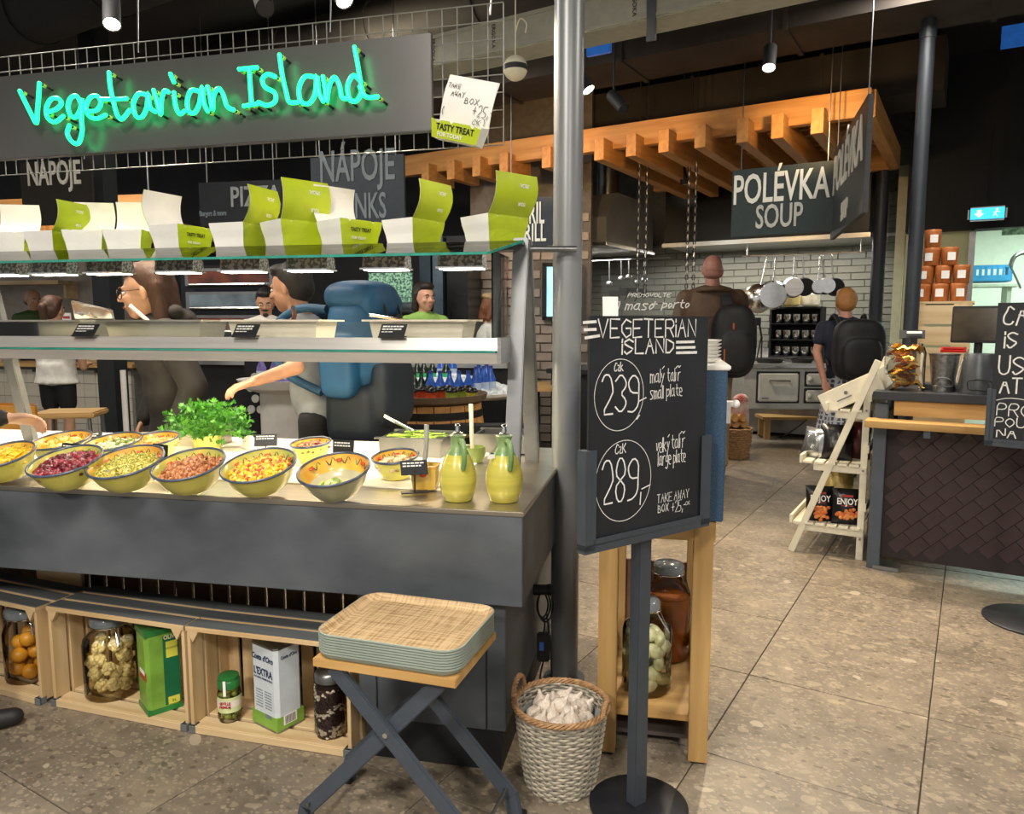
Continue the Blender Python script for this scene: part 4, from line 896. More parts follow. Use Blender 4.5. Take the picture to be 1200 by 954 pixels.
text("Costa d'Oro", .026, t_, mat('label_navy', '#22345a', .5), (-.002, -.052, .232), (math.pi/2, 0, 0), .8, .0005, .0004, shear=.2); text("L'EXTRA", .034, t_, MATS['label_navy'], (0, -.052, .185), (math.pi/2, 0, 0), .72, .0006, .0004)
text('OLIO EXTRA VERGINE DI OLIVA', .008, t_, MATS['label_navy'], (0, -.052, .165), (math.pi/2, 0, 0), .8, 0, .0004)
mb = MB()
for k in range(7):
    for s_ in (-1, 1): mb.box((s_*.022, -.0516, .125-k*.009), (.034, .0005, .002))
mb.box((.02, -.0516, .045), (.03, .0005, .012)); mb.build('small_print', mat('print_grey', '#6a7580', .6), t_)
mb = MB()
for k in range(9): mb.box((.0645, -.02+k*.0045, .035), (.0006, .002, .026))
MB().box((.064, -.002, .035), (.0006, .05, .032)).build('barcode_patch', M_paper, t_); mb.build('barcode', M_rubber, t_)
text("Costa d'Oro", .015, t_, MATS['label_navy'], (.0635, 0, .24), (math.pi/2, 0, math.pi/2), .8, .0003, .0004)
mb = MB().tube(spline([(-.03, 0, .275), (-.03, 0, .29), (.0, 0, .293), (.03, 0, .29), (.03, 0, .275)]), .003, 6).lathe([(.014, .275), (.014, .287), (.001, .288)], 16, (-.0, .03, 0)); mb.build('carry_handle', M_steel2, t_)
c = incrate(cr3, .815, .07); o = jar('tall jar layered with dark and white beans in right crate', c, .05, .21, .82, M_steel2, clip=False)
mb = MB()
for k in range(1500):
    a = random.uniform(0, 6.283); z = random.uniform(.006, .155); d = .0455*math.sqrt(random.uniform(.72, 1))
    lay = .5+.5*math.sin(z*95+1.6*math.sin(a*2)); m = 1 if (z < .03 or lay > .8) else 0
    if m == 0: mb.ell((d*math.cos(a), d*math.sin(a), z), (.0028,)*3, 5, 4, 0)
    elif random.random() < .55: mb.ell((d*math.cos(a)*1.02, d*math.sin(a)*1.02, z), (.0068, .004, .0036), 6, 4, 1, Matrix.Rotation(a+1.57, 4, 'Z') @ Matrix.Rotation(random.uniform(-.8, .8), 4, 'Y'))
mb.lathe([(.042, .004), (.0435, .156), (.001, .157)], 20, m=0)
tag(mb.build('dry_beans', [mat('dark_beans', '#3a2422', .5, var=.4, scale=200), mat('white_beans', '#dcd0b8', .5)], loc=c, smooth=60), 'layers of dark and white dry beans in tall jar', 'beans', kind='stuff')
# ================================================================ folding tray stand with trays
ZTB = .49
FL, FR = G(366, 771, ZTB), G(534, 797, ZTB); d = FR-FL; WT_ = d.length; an = math.atan2(d.y, d.x)
ts = thing('folding_tray_stand', 'folding stand with oak top and dark grey crossed legs', 'stand', (FL.x, FL.y, 0), an)
DP = .285
MB().box((WT_/2, DP/2, ZTB-.011), (WT_, DP, .022)).build('top_board', M_oak, ts, bevel=.002)
M_leg = mat('dark_grey_leg', '#3d454f', .5, var=.06)
xa, xb = .045, WT_-.045; zc_, zl = .317, .468; sp_b = (xb-xa)*zc_/(zl-zc_)
xm = (xa+xb)/2; sb = (xb-xa)/2*zc_/(zl-zc_)*.92
for k, y in enumerate((.028, DP-.03)):
    o1 = MB().bar((xa, y-.009, zl), (xm+sb-.03, y-.009, .06), .04, .016, (0, 1, 0)).bar((xm+sb-.035, y-.009, .072), (xm+sb-.02, y-.009, .0), .04, .016, (0, 1, 0)).build('leg', M_leg, ts, bevel=.003)
    o2 = MB().bar((xb, y+.009-.018*2*0, zl), (xm-sb+.03, y+.009, .06), .04, .016, (0, 1, 0)).bar((xm-sb+.035, y+.009, .072), (xm-sb+.02, y+.009, .0), .04, .016, (0, 1, 0)).build('leg', M_leg, ts, bevel=.003)
    MB().tube([(xm, y-.02, zc_), (xm, y+.02, zc_)], .0065, 12).build('pivot_bolt', M_chrome, ts, smooth=40)
    for x in (xm+sb-.018, xm-sb+.018): MB().box((x, y, .009), (.045, .028, .018)).build('foot', M_rubber, ts, bevel=.003)
MB().tube([(xm+sb-.045, .02, .085), (xm+sb-.045, DP-.02, .085)], .005, 8).build('stretcher', M_steel2, ts)
MB().tube([(xm-sb+.045, .02, .085), (xm-sb+.045, DP-.02, .085)], .005, 8).build('stretcher', M_steel2, ts)
# trays
def rrect(a, b_, r, n=6):
    out = []
    for cx, cy, t0 in ((a-r, b_-r, 0), (-a+r, b_-r, 90), (-a+r, -b_+r, 180), (a-r, -b_+r, 270)):
        for k in range(n+1): t = math.radians(t0+90*k/n); out.append((cx+r*math.cos(t), cy+r*math.sin(t)))
    return out
M_weave = bpy.data.materials.new('woven_laminate'); M_weave.use_nodes = True
nt = M_weave.node_tree; N, L = nt.nodes, nt.links; b_ = N['Principled BSDF']; tc = N.new('ShaderNodeTexCoord'); facs = []
for st_ in ((160, 7, 1), (7, 160, 1)):
    mp = N.new('ShaderNodeMapping'); mp.inputs['Scale'].default_value = st_; nz = N.new('ShaderNodeTexNoise'); nz.inputs['Scale'].default_value = 1; nz.inputs['Detail'].default_value = 3
    L.new(tc.outputs['Object'], mp.inputs[0]); L.new(mp.outputs[0], nz.inputs['Vector']); facs.append(nz.outputs[0])
mm = N.new('ShaderNodeMath'); mm.operation = 'ADD'; L.new(facs[0], mm.inputs[0]); L.new(facs[1], mm.inputs[1]); mh = N.new('ShaderNodeMath'); mh.operation = 'MULTIPLY'; mh.inputs[1].default_value = .5; L.new(mm.outputs[0], mh.inputs[0])
cr = N.new('ShaderNodeValToRGB'); cr.color_ramp.elements[0].position = .38; cr.color_ramp.elements[1].position = .56; cr.color_ramp.elements[0].color = (*S('#98784f'), 1); cr.color_ramp.elements[1].color = (*S('#d3b68c'), 1)
L.new(mh.outputs[0], cr.inputs[0]); L.new(cr.outputs[0], b_.inputs['Base Color']); b_.inputs['Roughness'].default_value = .42
M_traye = mat('tray_edge_grey_green', '#8f9a90', .45, var=.06)
ta, tb_ = WT_/2+.004, DP/2+.008
def ringf(mb, spec, m):
    o = len(mb.v); n = None
    for (ins, z) in spec:
        r_ = rrect(ta-ins, tb_-ins, max(.052-ins, .02)); n = len(r_); mb.v += [(x, y, z) for x, y in r_]
    for i in range(len(spec)-1):
        for j in range(n): mb.f.append((o+i*n+j, o+i*n+(j+1) % n, o+(i+1)*n+(j+1) % n, o+(i+1)*n+j)); mb.m.append(m)
    return o, n
mb = MB(); o_, n_ = ringf(mb, [(.012, 0), (.008, .003), (.0045, .0136), (.0, .0146), (.0, .0184), (.003, .019)], 0); mb.f.append(tuple(reversed(range(o_, o_+n_)))); mb.m.append(0)
te = mb.build('tray_edge', M_traye, None, smooth=40); te_me = te.data; bpy.data.objects.remove(te)
mb = MB(); o_, n_ = ringf(mb, [(.003, .0188), (.014, .011), (.02, .0048), (.023, .004)], 0); mb.f.append(tuple(range(o_+3*n_, o_+4*n_))); mb.m.append(0)
ti = mb.build('tray_surface', M_weave, None, smooth=40); ti_me = ti.data; bpy.data.objects.remove(ti)
NT = 8; ordw = ['bottom', 'second from bottom', 'third from bottom', 'fourth from bottom', 'fifth from bottom', 'sixth from bottom', 'second from top', 'top']
for k in range(NT):
    p = ts.location + Matrix.Rotation(an, 3, 'Z') @ Vector((WT_/2+.002, DP/2+.004, ZTB+.0004+k*.0066))
    t_ = thing('serving_tray', f'woven look serving tray with grey rim, {ordw[k]} of the stack', 'tray', p, an, 'serving trays on the stand')
    share('tray_edge', te_me, t_); share('tray_surface', ti_me, t_)
# ================================================================ wicker basket with garlic
bk = thing('wicker_basket', 'round grey wicker basket of garlic beside the counter', 'basket', (.137, 2.005, 0), 0)
HB_, R0, R1 = .235, .093, .127
M_wick = mat('grey_wicker', '#8b8679', .75, col2='#b3aa98', scale=60, bump=.2); M_wick2 = mat('brown_wicker', '#8c6a48', .7, col2='#b08a60', scale=60, bump=.2)
mb = MB(); NS = 15
for r_ in range(27):
    z = .005+r_*(HB_-.01)/26; R_ = R0+(R1-R0)*(z/HB_)**.85; pts = []
    for j in range(NS*2*2):
        t = 2*math.pi*j/(NS*4); pts.append(((R_+.0036*math.sin(t*NS+math.pi*r_))*math.cos(t), (R_+.0036*math.sin(t*NS+math.pi*r_))*math.sin(t), z+.0008*math.sin(5*t+r_)))
    mb.tube(pts, .0043, 5, closed=True)
mb.build('woven_wall', M_wick, bk, smooth=70)
mb = MB()
for k in range(NS):
    t = 2*math.pi*k/(NS*2)*1.0*2; mb.tube([(R0*math.cos(t), R0*math.sin(t), .003), (R1*math.cos(t), R1*math.sin(t), HB_)], .0035, 5)
mb.build('stakes', M_wick, bk)
mb = MB()
for q in range(4):
    pts = []
    for j in range(72): t = 2*math.pi*j/72; a = t*13+q*math.pi/2; pts.append(((R1+.004+.006*math.cos(a))*math.cos(t), (R1+.004+.006*math.cos(a))*math.sin(t), HB_+.004+.006*math.sin(a)))
    mb.tube(pts, .004, 5, closed=True)
mb.build('braided_rim', M_wick2, bk, smooth=70)
for t0 in (math.radians(155), math.radians(-20)):
    u = Vector((math.cos(t0), math.sin(t0), 0)); v = Vector((-math.sin(t0), math.cos(t0), 0)); mb = MB()
    for q in range(3):
        pts = []
        for j in range(30):
            s_ = j/29; a = math.pi*s_; c = u*(R1+.002)+v*(.036*math.cos(a))+Vector((0, 0, HB_+.045*math.sin(a)*(1.2 if t0 > 1 else .5))); w_ = s_*30+q*2.1
            pts.append(c+u*.005*math.cos(w_)+Vector((0, 0, .005*math.sin(w_))))
        mb.tube(pts, .004, 5)
    mb.build('handle', M_wick2, bk, smooth=70)
MB().lathe([(R0-.006, .004), (R1-.012, HB_-.035)], 40).build('cloth_liner', mat('grey_liner', '#9fa3a3', .8, var=.06, scale=6), bk, smooth=60)
MB().lathe([(R1-.022, HB_-.075), (.001, HB_-.07)], 24).build('liner_floor', MATS['grey_liner'], bk)
gme = []
for k in range(3):
    mb = MB(); n = 24; vs = []
    prof = [(.001, -.018), (.012, -.0185), (.021, -.012), (.0245, 0), (.021, .011), (.012, .019), (.006, .026), (.004, .036), (.001, .038)]
    for r_, z in prof:
        for j in range(n): t = 2*math.pi*j/n; q = 1+.09*abs(math.sin(t*4+k))-.04; vs.append((r_*q*math.cos(t), r_*q*math.sin(t), z))
    mb.add(vs, [(i*n+j, i*n+(j+1) % n, (i+1)*n+(j+1) % n, (i+1)*n+j) for i in range(len(prof)-1) for j in range(n)]); gme.append(mesh_of(mb, mat('garlic_skin', '#d8d0c4', .6, col2='#bfae9c', scale=40, stretch=(6, 6, 1), bump=.1)))
gp = []; tries = 0
while len(gp) < 27 and tries < 5000:
    tries += 1; a = random.uniform(0, 6.28); d_ = math.sqrt(random.random())*.082; lay = random.random(); p = Vector((d_*math.cos(a), d_*math.sin(a), HB_-.032+lay*.028*(1-d_/.11)))
    if all((p-q).length > .034 for q in gp): gp.append(p)
for i, p in enumerate(gp):
    o = share('garlic_bulb', gme[i % 3], None, bk.location+p, (random.uniform(-.9, .9), random.uniform(-.9, .9), random.uniform(0, 6)), (1.05, 1.05, 1.05)); tag(o, 'papery white garlic bulb in the wicker basket', 'garlic', 'garlic bulbs in the basket')
mb = MB()
for k in range(16):
    a = random.uniform(0, 6.28); d_ = math.sqrt(random.random())*.092; c = Vector((d_*math.cos(a), d_*math.sin(a), HB_-.048+random.uniform(0, .028))); dd = Vector((random.uniform(-1, 1), random.uniform(-1, 1), random.uniform(.1, .8))); leaf(mb, c, dd, .016, 0)
tag(mb.build('garlic_peel', mat('garlic_peel', '#c9b39a', .7), loc=bk.location), 'loose dry garlic peel scattered over the bulbs', 'garlic peel', kind='stuff')
# ================================================================ chalkboard price stand
BR = math.radians(36); bc = G(748, 944); M_frame = mat('anthracite_frame', '#454c54', .45, metal=.3, var=.06)
cb = thing('chalkboard_stand', 'black price chalkboard on a grey pole with round foot', 'chalkboard', bc, BR)
ch_board = MB().box((0, -.014, 1.038), (.42, .010, .555)).build('board', M_board, cb, bevel=.001)
MB().lathe([(.132, 0), (.132, .006), (.128, .009), (.001, .009)], 48).build('foot_disc', mat('black_disc', '#22242a', .45, metal=.4, var=.1), cb, smooth=40)
MB().box((0, .008, .44), (.044, .034, .87)).build('pole', M_frame, cb, bevel=.002)
fr_ = MB().box((-.217, -.012, .875), (.02, .03, .245)).box((.217, -.012, .875), (.02, .03, .245)).box((0, -.012, .757), (.454, .03, .022)); fr_.box((-.2, -.0245, .875), (.016, .005, .245)).box((.2, -.0245, .875), (.016, .005, .245)).box((0, -.0245, .771), (.40, .005, .016))
fr_.build('holder_frame', M_frame, cb)
nb_ = Vector((math.sin(BR), -math.cos(BR), 0)); b0 = bc + nb_*.0195
def bl(x, y):
    p = onplane(x, y, b0, nb_)-bc; return (p.x*math.cos(BR)+p.y*math.sin(BR), p.z)
chalk = MB(); to_b = lambda x, z, l: (x, -.0197, z)
def hand(s_, xl, xr, yb, yt, wd, gap=.3, slant=.05, it=1, jit=.02):
    x0, z0 = bl(xl, yb); _, z1 = bl(xl, yt); x1, _ = bl(xr, yb)
    wl = strokes(s_, 0, 0, 1, 1, gap); mx = max(p[0] for st_ in wl for p in st_); w_ = (x1-x0)/mx
    for st_ in strokes(s_, x0, z0, w_, z1-z0, gap, slant*(z1-z0), jit): ribbon(chalk, st_, wd, to_b, it)
hand('VEGETERiAN', 701, 815, 396, 374, .0042, .28, 0, 0); hand('iSLAND', 729, 789, 415, 398, .0046, .3, 0, 0)
for (x0, y0, x1, y1) in ((684, 378, 698, 377), (685, 386.5, 698, 386), (686, 396, 702, 393.5), (793, 401, 813, 400.5), (793, 407.5, 814, 407), (793, 413.5, 816, 413)): ribbon(chalk, [bl(x0, y0), bl(x1, y1)], .0068, to_b, 0)
for (cx, cy, r_) in ((726, 463, .0875), (731, 563.5, .1015)):
    c = bl(cx, cy); ribbon(chalk, [(c[0]+r_*.94*math.cos(t), c[1]+r_*math.sin(t)) for t in [2*math.pi*k/48 for k in range(49)]], .0017, to_b, 0)
hand('239', 705, 748, 486, 440, .0042, .25, .03); hand(',', 746, 749, 489, 478, .0036); ribbon(chalk, [bl(749, 470), bl(757, 466)], .003, to_b, 0)
hand('289', 705, 747, 592, 541, .0042, .25, .12); ribbon(chalk, [bl(750, 591), bl(751, 577)], .0036, to_b, 0); ribbon(chalk, [bl(752, 573), bl(762, 568)], .003, to_b, 0)
hand('czk', 720, 730, 435, 425, .0025); hand('CzK', 721, 733, 532, 521, .0025)
hand('malý', 762, 778, 449, 433, .0022); hand('talíř', 782, 797, 447, 432, .0022); hand('small', 762, 777, 468, 453, .0022); hand('plate', 781, 799, 465, 451, .0022)
hand('velký', 769, 784, 531, 514, .0022); hand('talíř', 787, 802, 526, 510, .0022); hand('large', 771, 786, 546, 530, .0022); hand('plate', 789, 803, 543, 528, .0022)
hand('TAKE', 770, 787, 590, 580, .0018, .35, 0, 0, 0); hand('AWAY', 790, 807, 586, 576, .0018, .35, 0, 0, 0); hand('BOX', 771, 783, 601, 592, .0018, .35, 0, 0, 0); hand('+25,-', 787, 803, 601, 588, .0018, .35, 0, 0, 0)
hand('CK', 803, 808, 592, 588, .0012, .3, 0, 0, 0)
chalk.build('chalk_lettering', M_chalk, cb)
# ================================================================ plate cart with blue speckled box
tr = thing('plate_cart', 'oak framed cart with blue speckled box behind the chalkboard', 'cart', CW(.355, .2, 0), -CA)
W2, Dc = .325, .5
for sx in (-1, 1):
    for y in (0, Dc):
        MB().box((sx*(W2/2-.0275), y+.0275, .372), (.055, .055, .73)).build('leg', M_oakZ, tr, bevel=.002)
        MB().box((sx*(W2/2-.0275), y+.0275, .004), (.04, .04, .008)).build('foot', M_rubber, tr)
for y in (.0275, Dc+.0275): MB().box((0, y, .707), (W2+.01, .045, .06)).build('top_rail', M_oak, tr, bevel=.002)
for sx in (-1, 1): MB().box((sx*(W2/2-.012), Dc/2+.03, .19), (.018, Dc-.06, .05)).build('side_rail', M_oakZ, tr)
MB().box((0, Dc/2+.03, .125), (W2-.03, Dc, .02)).build('shelf', M_oak, tr, bevel=.002)
MB().box((0, Dc+.03, .29), (W2-.06, .014, .31)).build('back_panel', wood('brown_ply', '#5c4030', '#6f5040', 0), tr)
MB().box((0, Dc/2+.02, .045), (W2-.1, Dc-.1, .012)).build('lower_board', wood('dark_ply', '#3c3532', '#4a423e', 0), tr)
M_spk = mat('blue_speckled_laminate', '#2a4560', .4, col2='#4a6c8a', scale=420, detail=2, lo=.5, hi=.75)
MB().box((.008, Dc/2+.02, .955), (W2+.03, Dc+.06, .43)).build('speckled_box', M_spk, tr, bevel=.003)
MB().box((.008, Dc/2+.02, 1.176), (W2+.045, Dc+.075, .014)).build('white_top', M_white, tr, bevel=.003)
MB().tube([(W2/2+.018, .05, 1.07), (W2/2+.05, .05, 1.07)], .009, 10).ell((W2/2+.052, .05, 1.07), (.012, .014, .012), 10, 8).box((W2/2+.03, .05, 1.045), (.016, .02, .06)).build('latch', M_white, tr)
pm = mesh_of(MB().lathe([(.04, 0), (.045, .002), (.06, .012), (.061, .014), (.05, .008), (.001, .005)], 28), M_white)
for k in range(6):
    p = CW(.355+.115, .2+.12, 1.1835+k*.0105); o = share('plate', pm, None, p); tag(o, f'white plate in stack on cart, {["lowest", "second lowest", "third lowest", "third highest", "second highest", "topmost"][k]}', 'plate', 'plates stacked on the cart')
lw_ = mat('garlic_pickle', '#c2c294', .45, var=.2, scale=30)
c = G(757, 806, .1355); o = jar('big clear jar of pale green pickles on cart shelf', c, .078, .30, .45, name='pickle_jar')
pk = mesh_of(MB().ell((0, 0, 0), (.024, .017, .032), 10, 8, jit=.06), lw_)
fill('pale_pickle', 'pale green pickled pepper in the big jar', 'pickle', 'pickles in the big jar', c, .077, .0, .19, 34, .024, [pk], .74)
c = G(781, 768, .1355); o = jar('tall jar of amber preserve behind the pickle jar', c, .078, .34, .62, name='amber_jar')
tag(MB().lathe([(.072, .005), (.074, .02), (.074, .22), (.001, .221)], 24).build('amber_preserve', mat('amber_preserve', '#8a4a12', .25, var=.3, scale=9), loc=c, smooth=50), 'amber preserve filling the rear jar on cart', 'preserve', kind='stuff')
# power brick and cables on the counter end
pb = thing('power_adapter', 'black power adapter hanging on looped cables beside column', 'adapter', P(637, 758, 2.5))
MB().box((0, 0, 0), (.045, .03, .1)).build('brick', M_rubber, pb, bevel=.005); MB().box((-.008, -.0155, .008), (.016, .001, .03)).build('label', mat('label_blue', '#3a5fa8', .5), pb)
mb = MB()
for r_, dx in ((.038, 0), (.045, .006), (.032, -.004)): mb.tube([(dx+r_*.6*math.cos(t), -.004*math.sin(3*t), .15+r_*1.3*math.sin(t)) for t in [2*math.pi*k/28 for k in range(28)]], .003, 6, closed=True)
mb.tube(spline([(0, 0, .05), (.004, 0, .08), (0, 0, .11)]), .003, 6).tube(spline([(.0, 0, -.05), (-.012, 0, -.11), (-.02, .0, -.2)]), .003, 6).tube(spline([(.01, 0, .12), (.028, 0, -.04), (.03, 0, -.28)]), .003, 6); mb.build('cable', M_rubber, pb, smooth=60)
MB().tube([(-.035, 0, .205), (.02, 0, .205)], .018, 16).ell((.02, 0, .205), (.02, .02, .02)).build('socket', M_rubber, pb, smooth=50)
# ================================================================ service counter at right
rc = thing('service_counter', 'dark counter with diagonal shingle front and oak ledge at right', 'counter', BW(-.412, 4.306), -BA)
LW = 1.75
M_cpost = mat('counter_post_grey', '#454e58', .5, var=.06)
MB().box((.03, .035, .44), (.062, .07, .88)).build('corner_post', M_cpost, rc, bevel=.003)
MB().box((LW-.03, .035, .44), (.062, .07, .88)).build('corner_post', M_cpost, rc, bevel=.003)
for x in (.03, LW-.03): MB().box((x, .72, .44), (.062, .07, .88)).build('corner_post', M_cpost, rc)
MB().box((LW/2, .38, .925), (LW+.02, .82, .042)).build('worktop', mat('dark_worktop', '#2d3036', .4, var=.1), rc, bevel=.003)
MB().box((LW/2+.03, .01, .863), (LW-.12, .03, .075)).build('oak_fascia', M_oak, rc)
for k in range(3): MB().box((LW/2, -.135+k*.05, .79), (LW+.06, .046, .035)).build('ledge_board', M_oak, rc, bevel=.002)
for x in (.25, LW-.25): MB().box((x, -.06, .755), (.03, .16, .04)).build('ledge_bracket', M_cpost, rc)
MB().box((LW/2, .06, .42), (LW-.1, .02, .72)).build('backing_board', mat('dark_brown_board', '#261c1d', .6), rc)
for x in (.03, LW-.03): MB().box((x, .38, .45), (.02, .7, .7)).build('side_board', M_black, rc)
sh = MB().box((0, 0, 0), (.1, .006, .064), X=Matrix.Rotation(D2(-45), 4, 'Y') @ Matrix.Rotation(.07, 4, 'X')).build('shingle', mat('dark_brown_shingle', '#38292b', .5, var=.2, scale=6), rc); shm = sh.data; bpy.data.objects.remove(sh)
ca_, sa_ = math.cos(D2(45)), math.sin(D2(45))
for i in range(-30, 40):
    for j in range(-30, 40):
        a, b_ = i*.104+(j % 2)*.052, j*.066; x, z = a*ca_-b_*sa_, a*sa_+b_*ca_
        if .10 < x < LW-.10 and .125 < z < .735: share('shingle', shm, rc, (x, .046+random.uniform(-.0015, .0015), z), (0, 0, 0))
MB().box((.09, -.0+.05, .012), (.12, .12, .02)).build('floor_plate', M_steel2, rc)
def RC(x, y, z=.9462): return rc.location + Matrix.Rotation(-BA, 3, 'Z') @ Vector((x, y, z))
# square glass jar of gold wrapped snacks
jx = RC(.115, .16); gj = thing('snack_jar', 'square glass jar of gold wrapped snacks on the counter', 'jar', jx, -BA+.2)
MB().lathe([(.085, 0), (.092, .01), (.092, .2), (.085, .225), (.075, .235), (.077, .245)], 32, sq=.8).build('glass_body', glass('thick_jar_glass', (.97, .98, .96), 1.5), gj, smooth=50)
gm = []
for k, cl in enumerate(('#d9a23a', '#c98a2c', '#e6c46a', '#a8642a')):
    mb = MB(); n = 9
    for i in range(n):
        u = i/(n-1)-.5
        for v in (-.5, .5): mb.v.append((u*.1, v*.045*(1.1 if abs(u) > .45 else 1), .006*math.sin(u*9+k)))
    for i in range(n):
        u = i/(n-1)-.5
        for v in (-.5, .5): mb.v.append((u*.1, v*.045, .006*math.sin(u*9+k)+.014*(1-(2*u)**2)+.001))
    for i in range(n-1):
        for o in (0, 2*n): mb.f.append((o+2*i, o+2*i+1, o+2*i+3, o+2*i+2)); mb.m.append(0)
        for v in (0, 1): mb.f.append((2*i+v, 2*i+2+v, 2*n+2*i+2+v, 2*n+2*i+v)); mb.m.append(0)
    gm.append(mesh_of(mb, mat('gold_foil_%d' % k, cl, .25, metal=.75, var=.25, scale=25), 50))
for k in range(46):
    a = random.uniform(-.052, .052); b_ = random.uniform(-.052, .052); z = .016+k*.0047
    o = share('foil_snack', gm[k % 4], None, jx+Vector((a, b_, z)), (random.uniform(-.5, .5), random.uniform(-.5, .5), random.uniform(-1.2, 1.2)-BA), (.72, .72, .9)); tag(o, 'gold foil wrapped snack bar in the square glass jar', 'snack', 'snacks in the square jar')
tc_ = thing('snack_price_card', 'black price card standing on top of the snack jar', 'price card', jx+Vector((.02, -.02, .262)), -BA+.1)
MB().box((0, 0, .03), (.12, .004, .05), X=Matrix.Rotation(-.6, 4, 'X')).build('card', M_card, tc_); MB().box((.01, -.008, .04), (.07, .003, .012), X=Matrix.Rotation(-.6, 4, 'X')).box((-.03, -.004, .024), (.03, .003, .01), X=Matrix.Rotation(-.6, 4, 'X')).build('lettering', M_chalk, tc_)
MB().tube([(0, .0, -.03), (0, .0, .02)], .004, 6).build('clip', M_rubber, tc_)
def bucket(label, x, y, r0, r1, hgt, m):
    o = thing('metal_bucket', label, 'bucket', RC(x, y), -BA)
    MB().lathe([(r0, 0), (r0, .004), (r1, hgt), (r1+.004, hgt+.003), (r1-.003, hgt), (r0-.003, .008), (.001, .008)], 32).build('bucket_wall', m, o, smooth=40)
    MB().tube([(r1*1.02*math.cos(t), r1*1.02*math.sin(t), hgt) for t in [2*math.pi*k/32 for k in range(32)]], .003, 6, closed=True).build('rim', M_steel2, o)
    MB().tube(spline([(-.04, -(r0+.018), .03), (-.04, -(r0+.032), .06), (.0, -(r0+.038), .075), (.04, -(r0+.032), .06), (.04, -(r0+.018), .03), (-.04, -(r0+.018), .03)]), .0025, 6).build('wire_hook', M_steel2, o)
    return o
bucket('shiny hammered metal bucket next to the snack jar', .295, .2, .052, .07, .19, mat('zinc_hammered', '#9a9a98', .3, metal=.8, var=.25, scale=70, bump=.2))
b2 = thing('zinc_canister', 'dark zinc canister with wire hook before the monitor', 'canister', RC(.455, .12), -BA)
MB().lathe([(.095, 0), (.096, .01), (.072, .195), (.07, .2), (.001, .2)], 32).build('canister_wall', mat('zinc_dark', '#585c60', .4, metal=.7, var=.2, scale=9), b2, smooth=40)
MB().tube(spline([(-.045, -.098, .025), (-.045, -.096, .07), (.045, -.096, .07), (.045, -.098, .025), (-.045, -.098, .025)], 3), .0028, 6).build('wire_holder', M_rubber, b2)
dk = tag(MB().box((0, 0, .015), (.42, .2, .028)).build('black_dock', mat('navy_plastic', '#1b2233', .4), loc=RC(.40, .32), rz=-BA, bevel=.004), 'flat dark navy dock under bucket and monitor', 'dock')
mo = thing('pos_monitor', 'black touch screen monitor seen from behind canister', 'monitor', RC(.44, .40, .9745), -BA-.1)
MB().box((0, 0, .315), (.255, .022, .195), X=Matrix.Rotation(-.12, 4, 'X')).build('bezel', M_rubber, mo, bevel=.004)
MB().box((0, -.0135, .315), (.235, .002, .17), X=Matrix.Rotation(-.12, 4, 'X')).build('screen', mat('screen_reflection', '#241f18', .12, col2='#4a4030', scale=6), mo)
MB().tube([(0, .02, 0), (0, .02, .24)], .02, 12).box((0, .02, .005), (.14, .1, .01)).build('stand', M_rubber, mo)
tag(MB().box((0, 0, .01), (.12, .08, .012), X=Matrix.Rotation(.2, 4, 'X')).box((0, 0, .02), (.1, .06, .008)).build('red_packet', mat('red_plastic', '#c02b22', .35), loc=RC(.33, .4, .9745+.17), rz=-BA), 'red packet lying on top behind metal bucket', 'packet')
tag(MB().tube(spline([RC(.37, .1, .95), RC(.355, .06, 1.0), RC(.375, .12, 1.1), RC(.40, .24, 1.16)]), .003, 6).build('cable', M_steel2, smooth=60), 'thin grey cable curling between bucket and canister', 'cable')
mp_ = thing('menu_pillar', 'grey plastic card holder right of the monitor', 'holder', RC(.63, .3), -BA); MB().box((0, 0, .16), (.07, .02, .32)).build('holder_plate', mat('grey_clear_plastic', '#8c8f90', .3), mp_); MB().box((0, 0, .005), (.1, .08, .01)).build('foot', M_rubber, mp_)
# wooden crates tower with orange cans, behind the counter
tw = thing('slatted_crate_tower', 'stack of upright pine crates behind the monitor', 'crate', BW(-.22, 5.55), -BA)
for zz_ in (0, .72):
    for x in (-.10, .16): MB().box((x, 0, zz_+.355), (.1, .02, .70)).build('upright', M_pineY, tw)
    for x in (-.14, .20):
        MB().box((x, .2, zz_+.355), (.02, .40, .70)).build('side_board', M_pineY, tw)
    for k in range(5): MB().box((.03, -.004, zz_+.09+k*.135), (.32, .014, .118)).build('slat', M_pine, tw)
    MB().box((.03, .2, zz_+.707), (.38, .42, .014)).build('top_board', M_pine, tw)
zc2 = 1.435
cm_b, cm_l = MB().lathe([(.042, 0), (.046, .003), (.05, .1), (.05, .112), (.047, .114), (.001, .114)], 24), MB().box((0, -.05, .055), (.045, .004, .05))
can_b, can_l = mesh_of(cm_b, mat('orange_tub', '#b0602a', .4, col2='#c07840', scale=20)), mesh_of(cm_l, M_paper)
rows = [(3, 2, -.06), (3, 2, -.05), (2, 2, -.03), (1, 1, .0)]
for r_, (n_, m_, x0) in enumerate(rows):
    for i in range(n_):
        for j in range(m_):
            p = tw.location + Matrix.Rotation(-BA, 3, 'Z') @ Vector((-.075+.101*i+(.0, .01, .04, .04)[r_], .09+.11*j, zc2+r_*.1148))
            t_ = thing('orange_tub', ['orange paper tub in bottom row of the stack', 'orange paper tub in second row of the stack', 'orange paper tub in third row of the stack', 'single orange paper tub topping the stack'][r_], 'tub', p, -BA+random.uniform(-.3, .3), 'orange tubs stacked on crates'); t_['label'] = f"orange paper tub in {('bottom', 'second', 'third', 'top')[r_]} row of stack, {('front', 'rear')[j]} {('left', 'middle', 'right')[i]}" if r_ < 3 else t_['label']; share('tub', can_b, t_); share('label', can_l, t_)
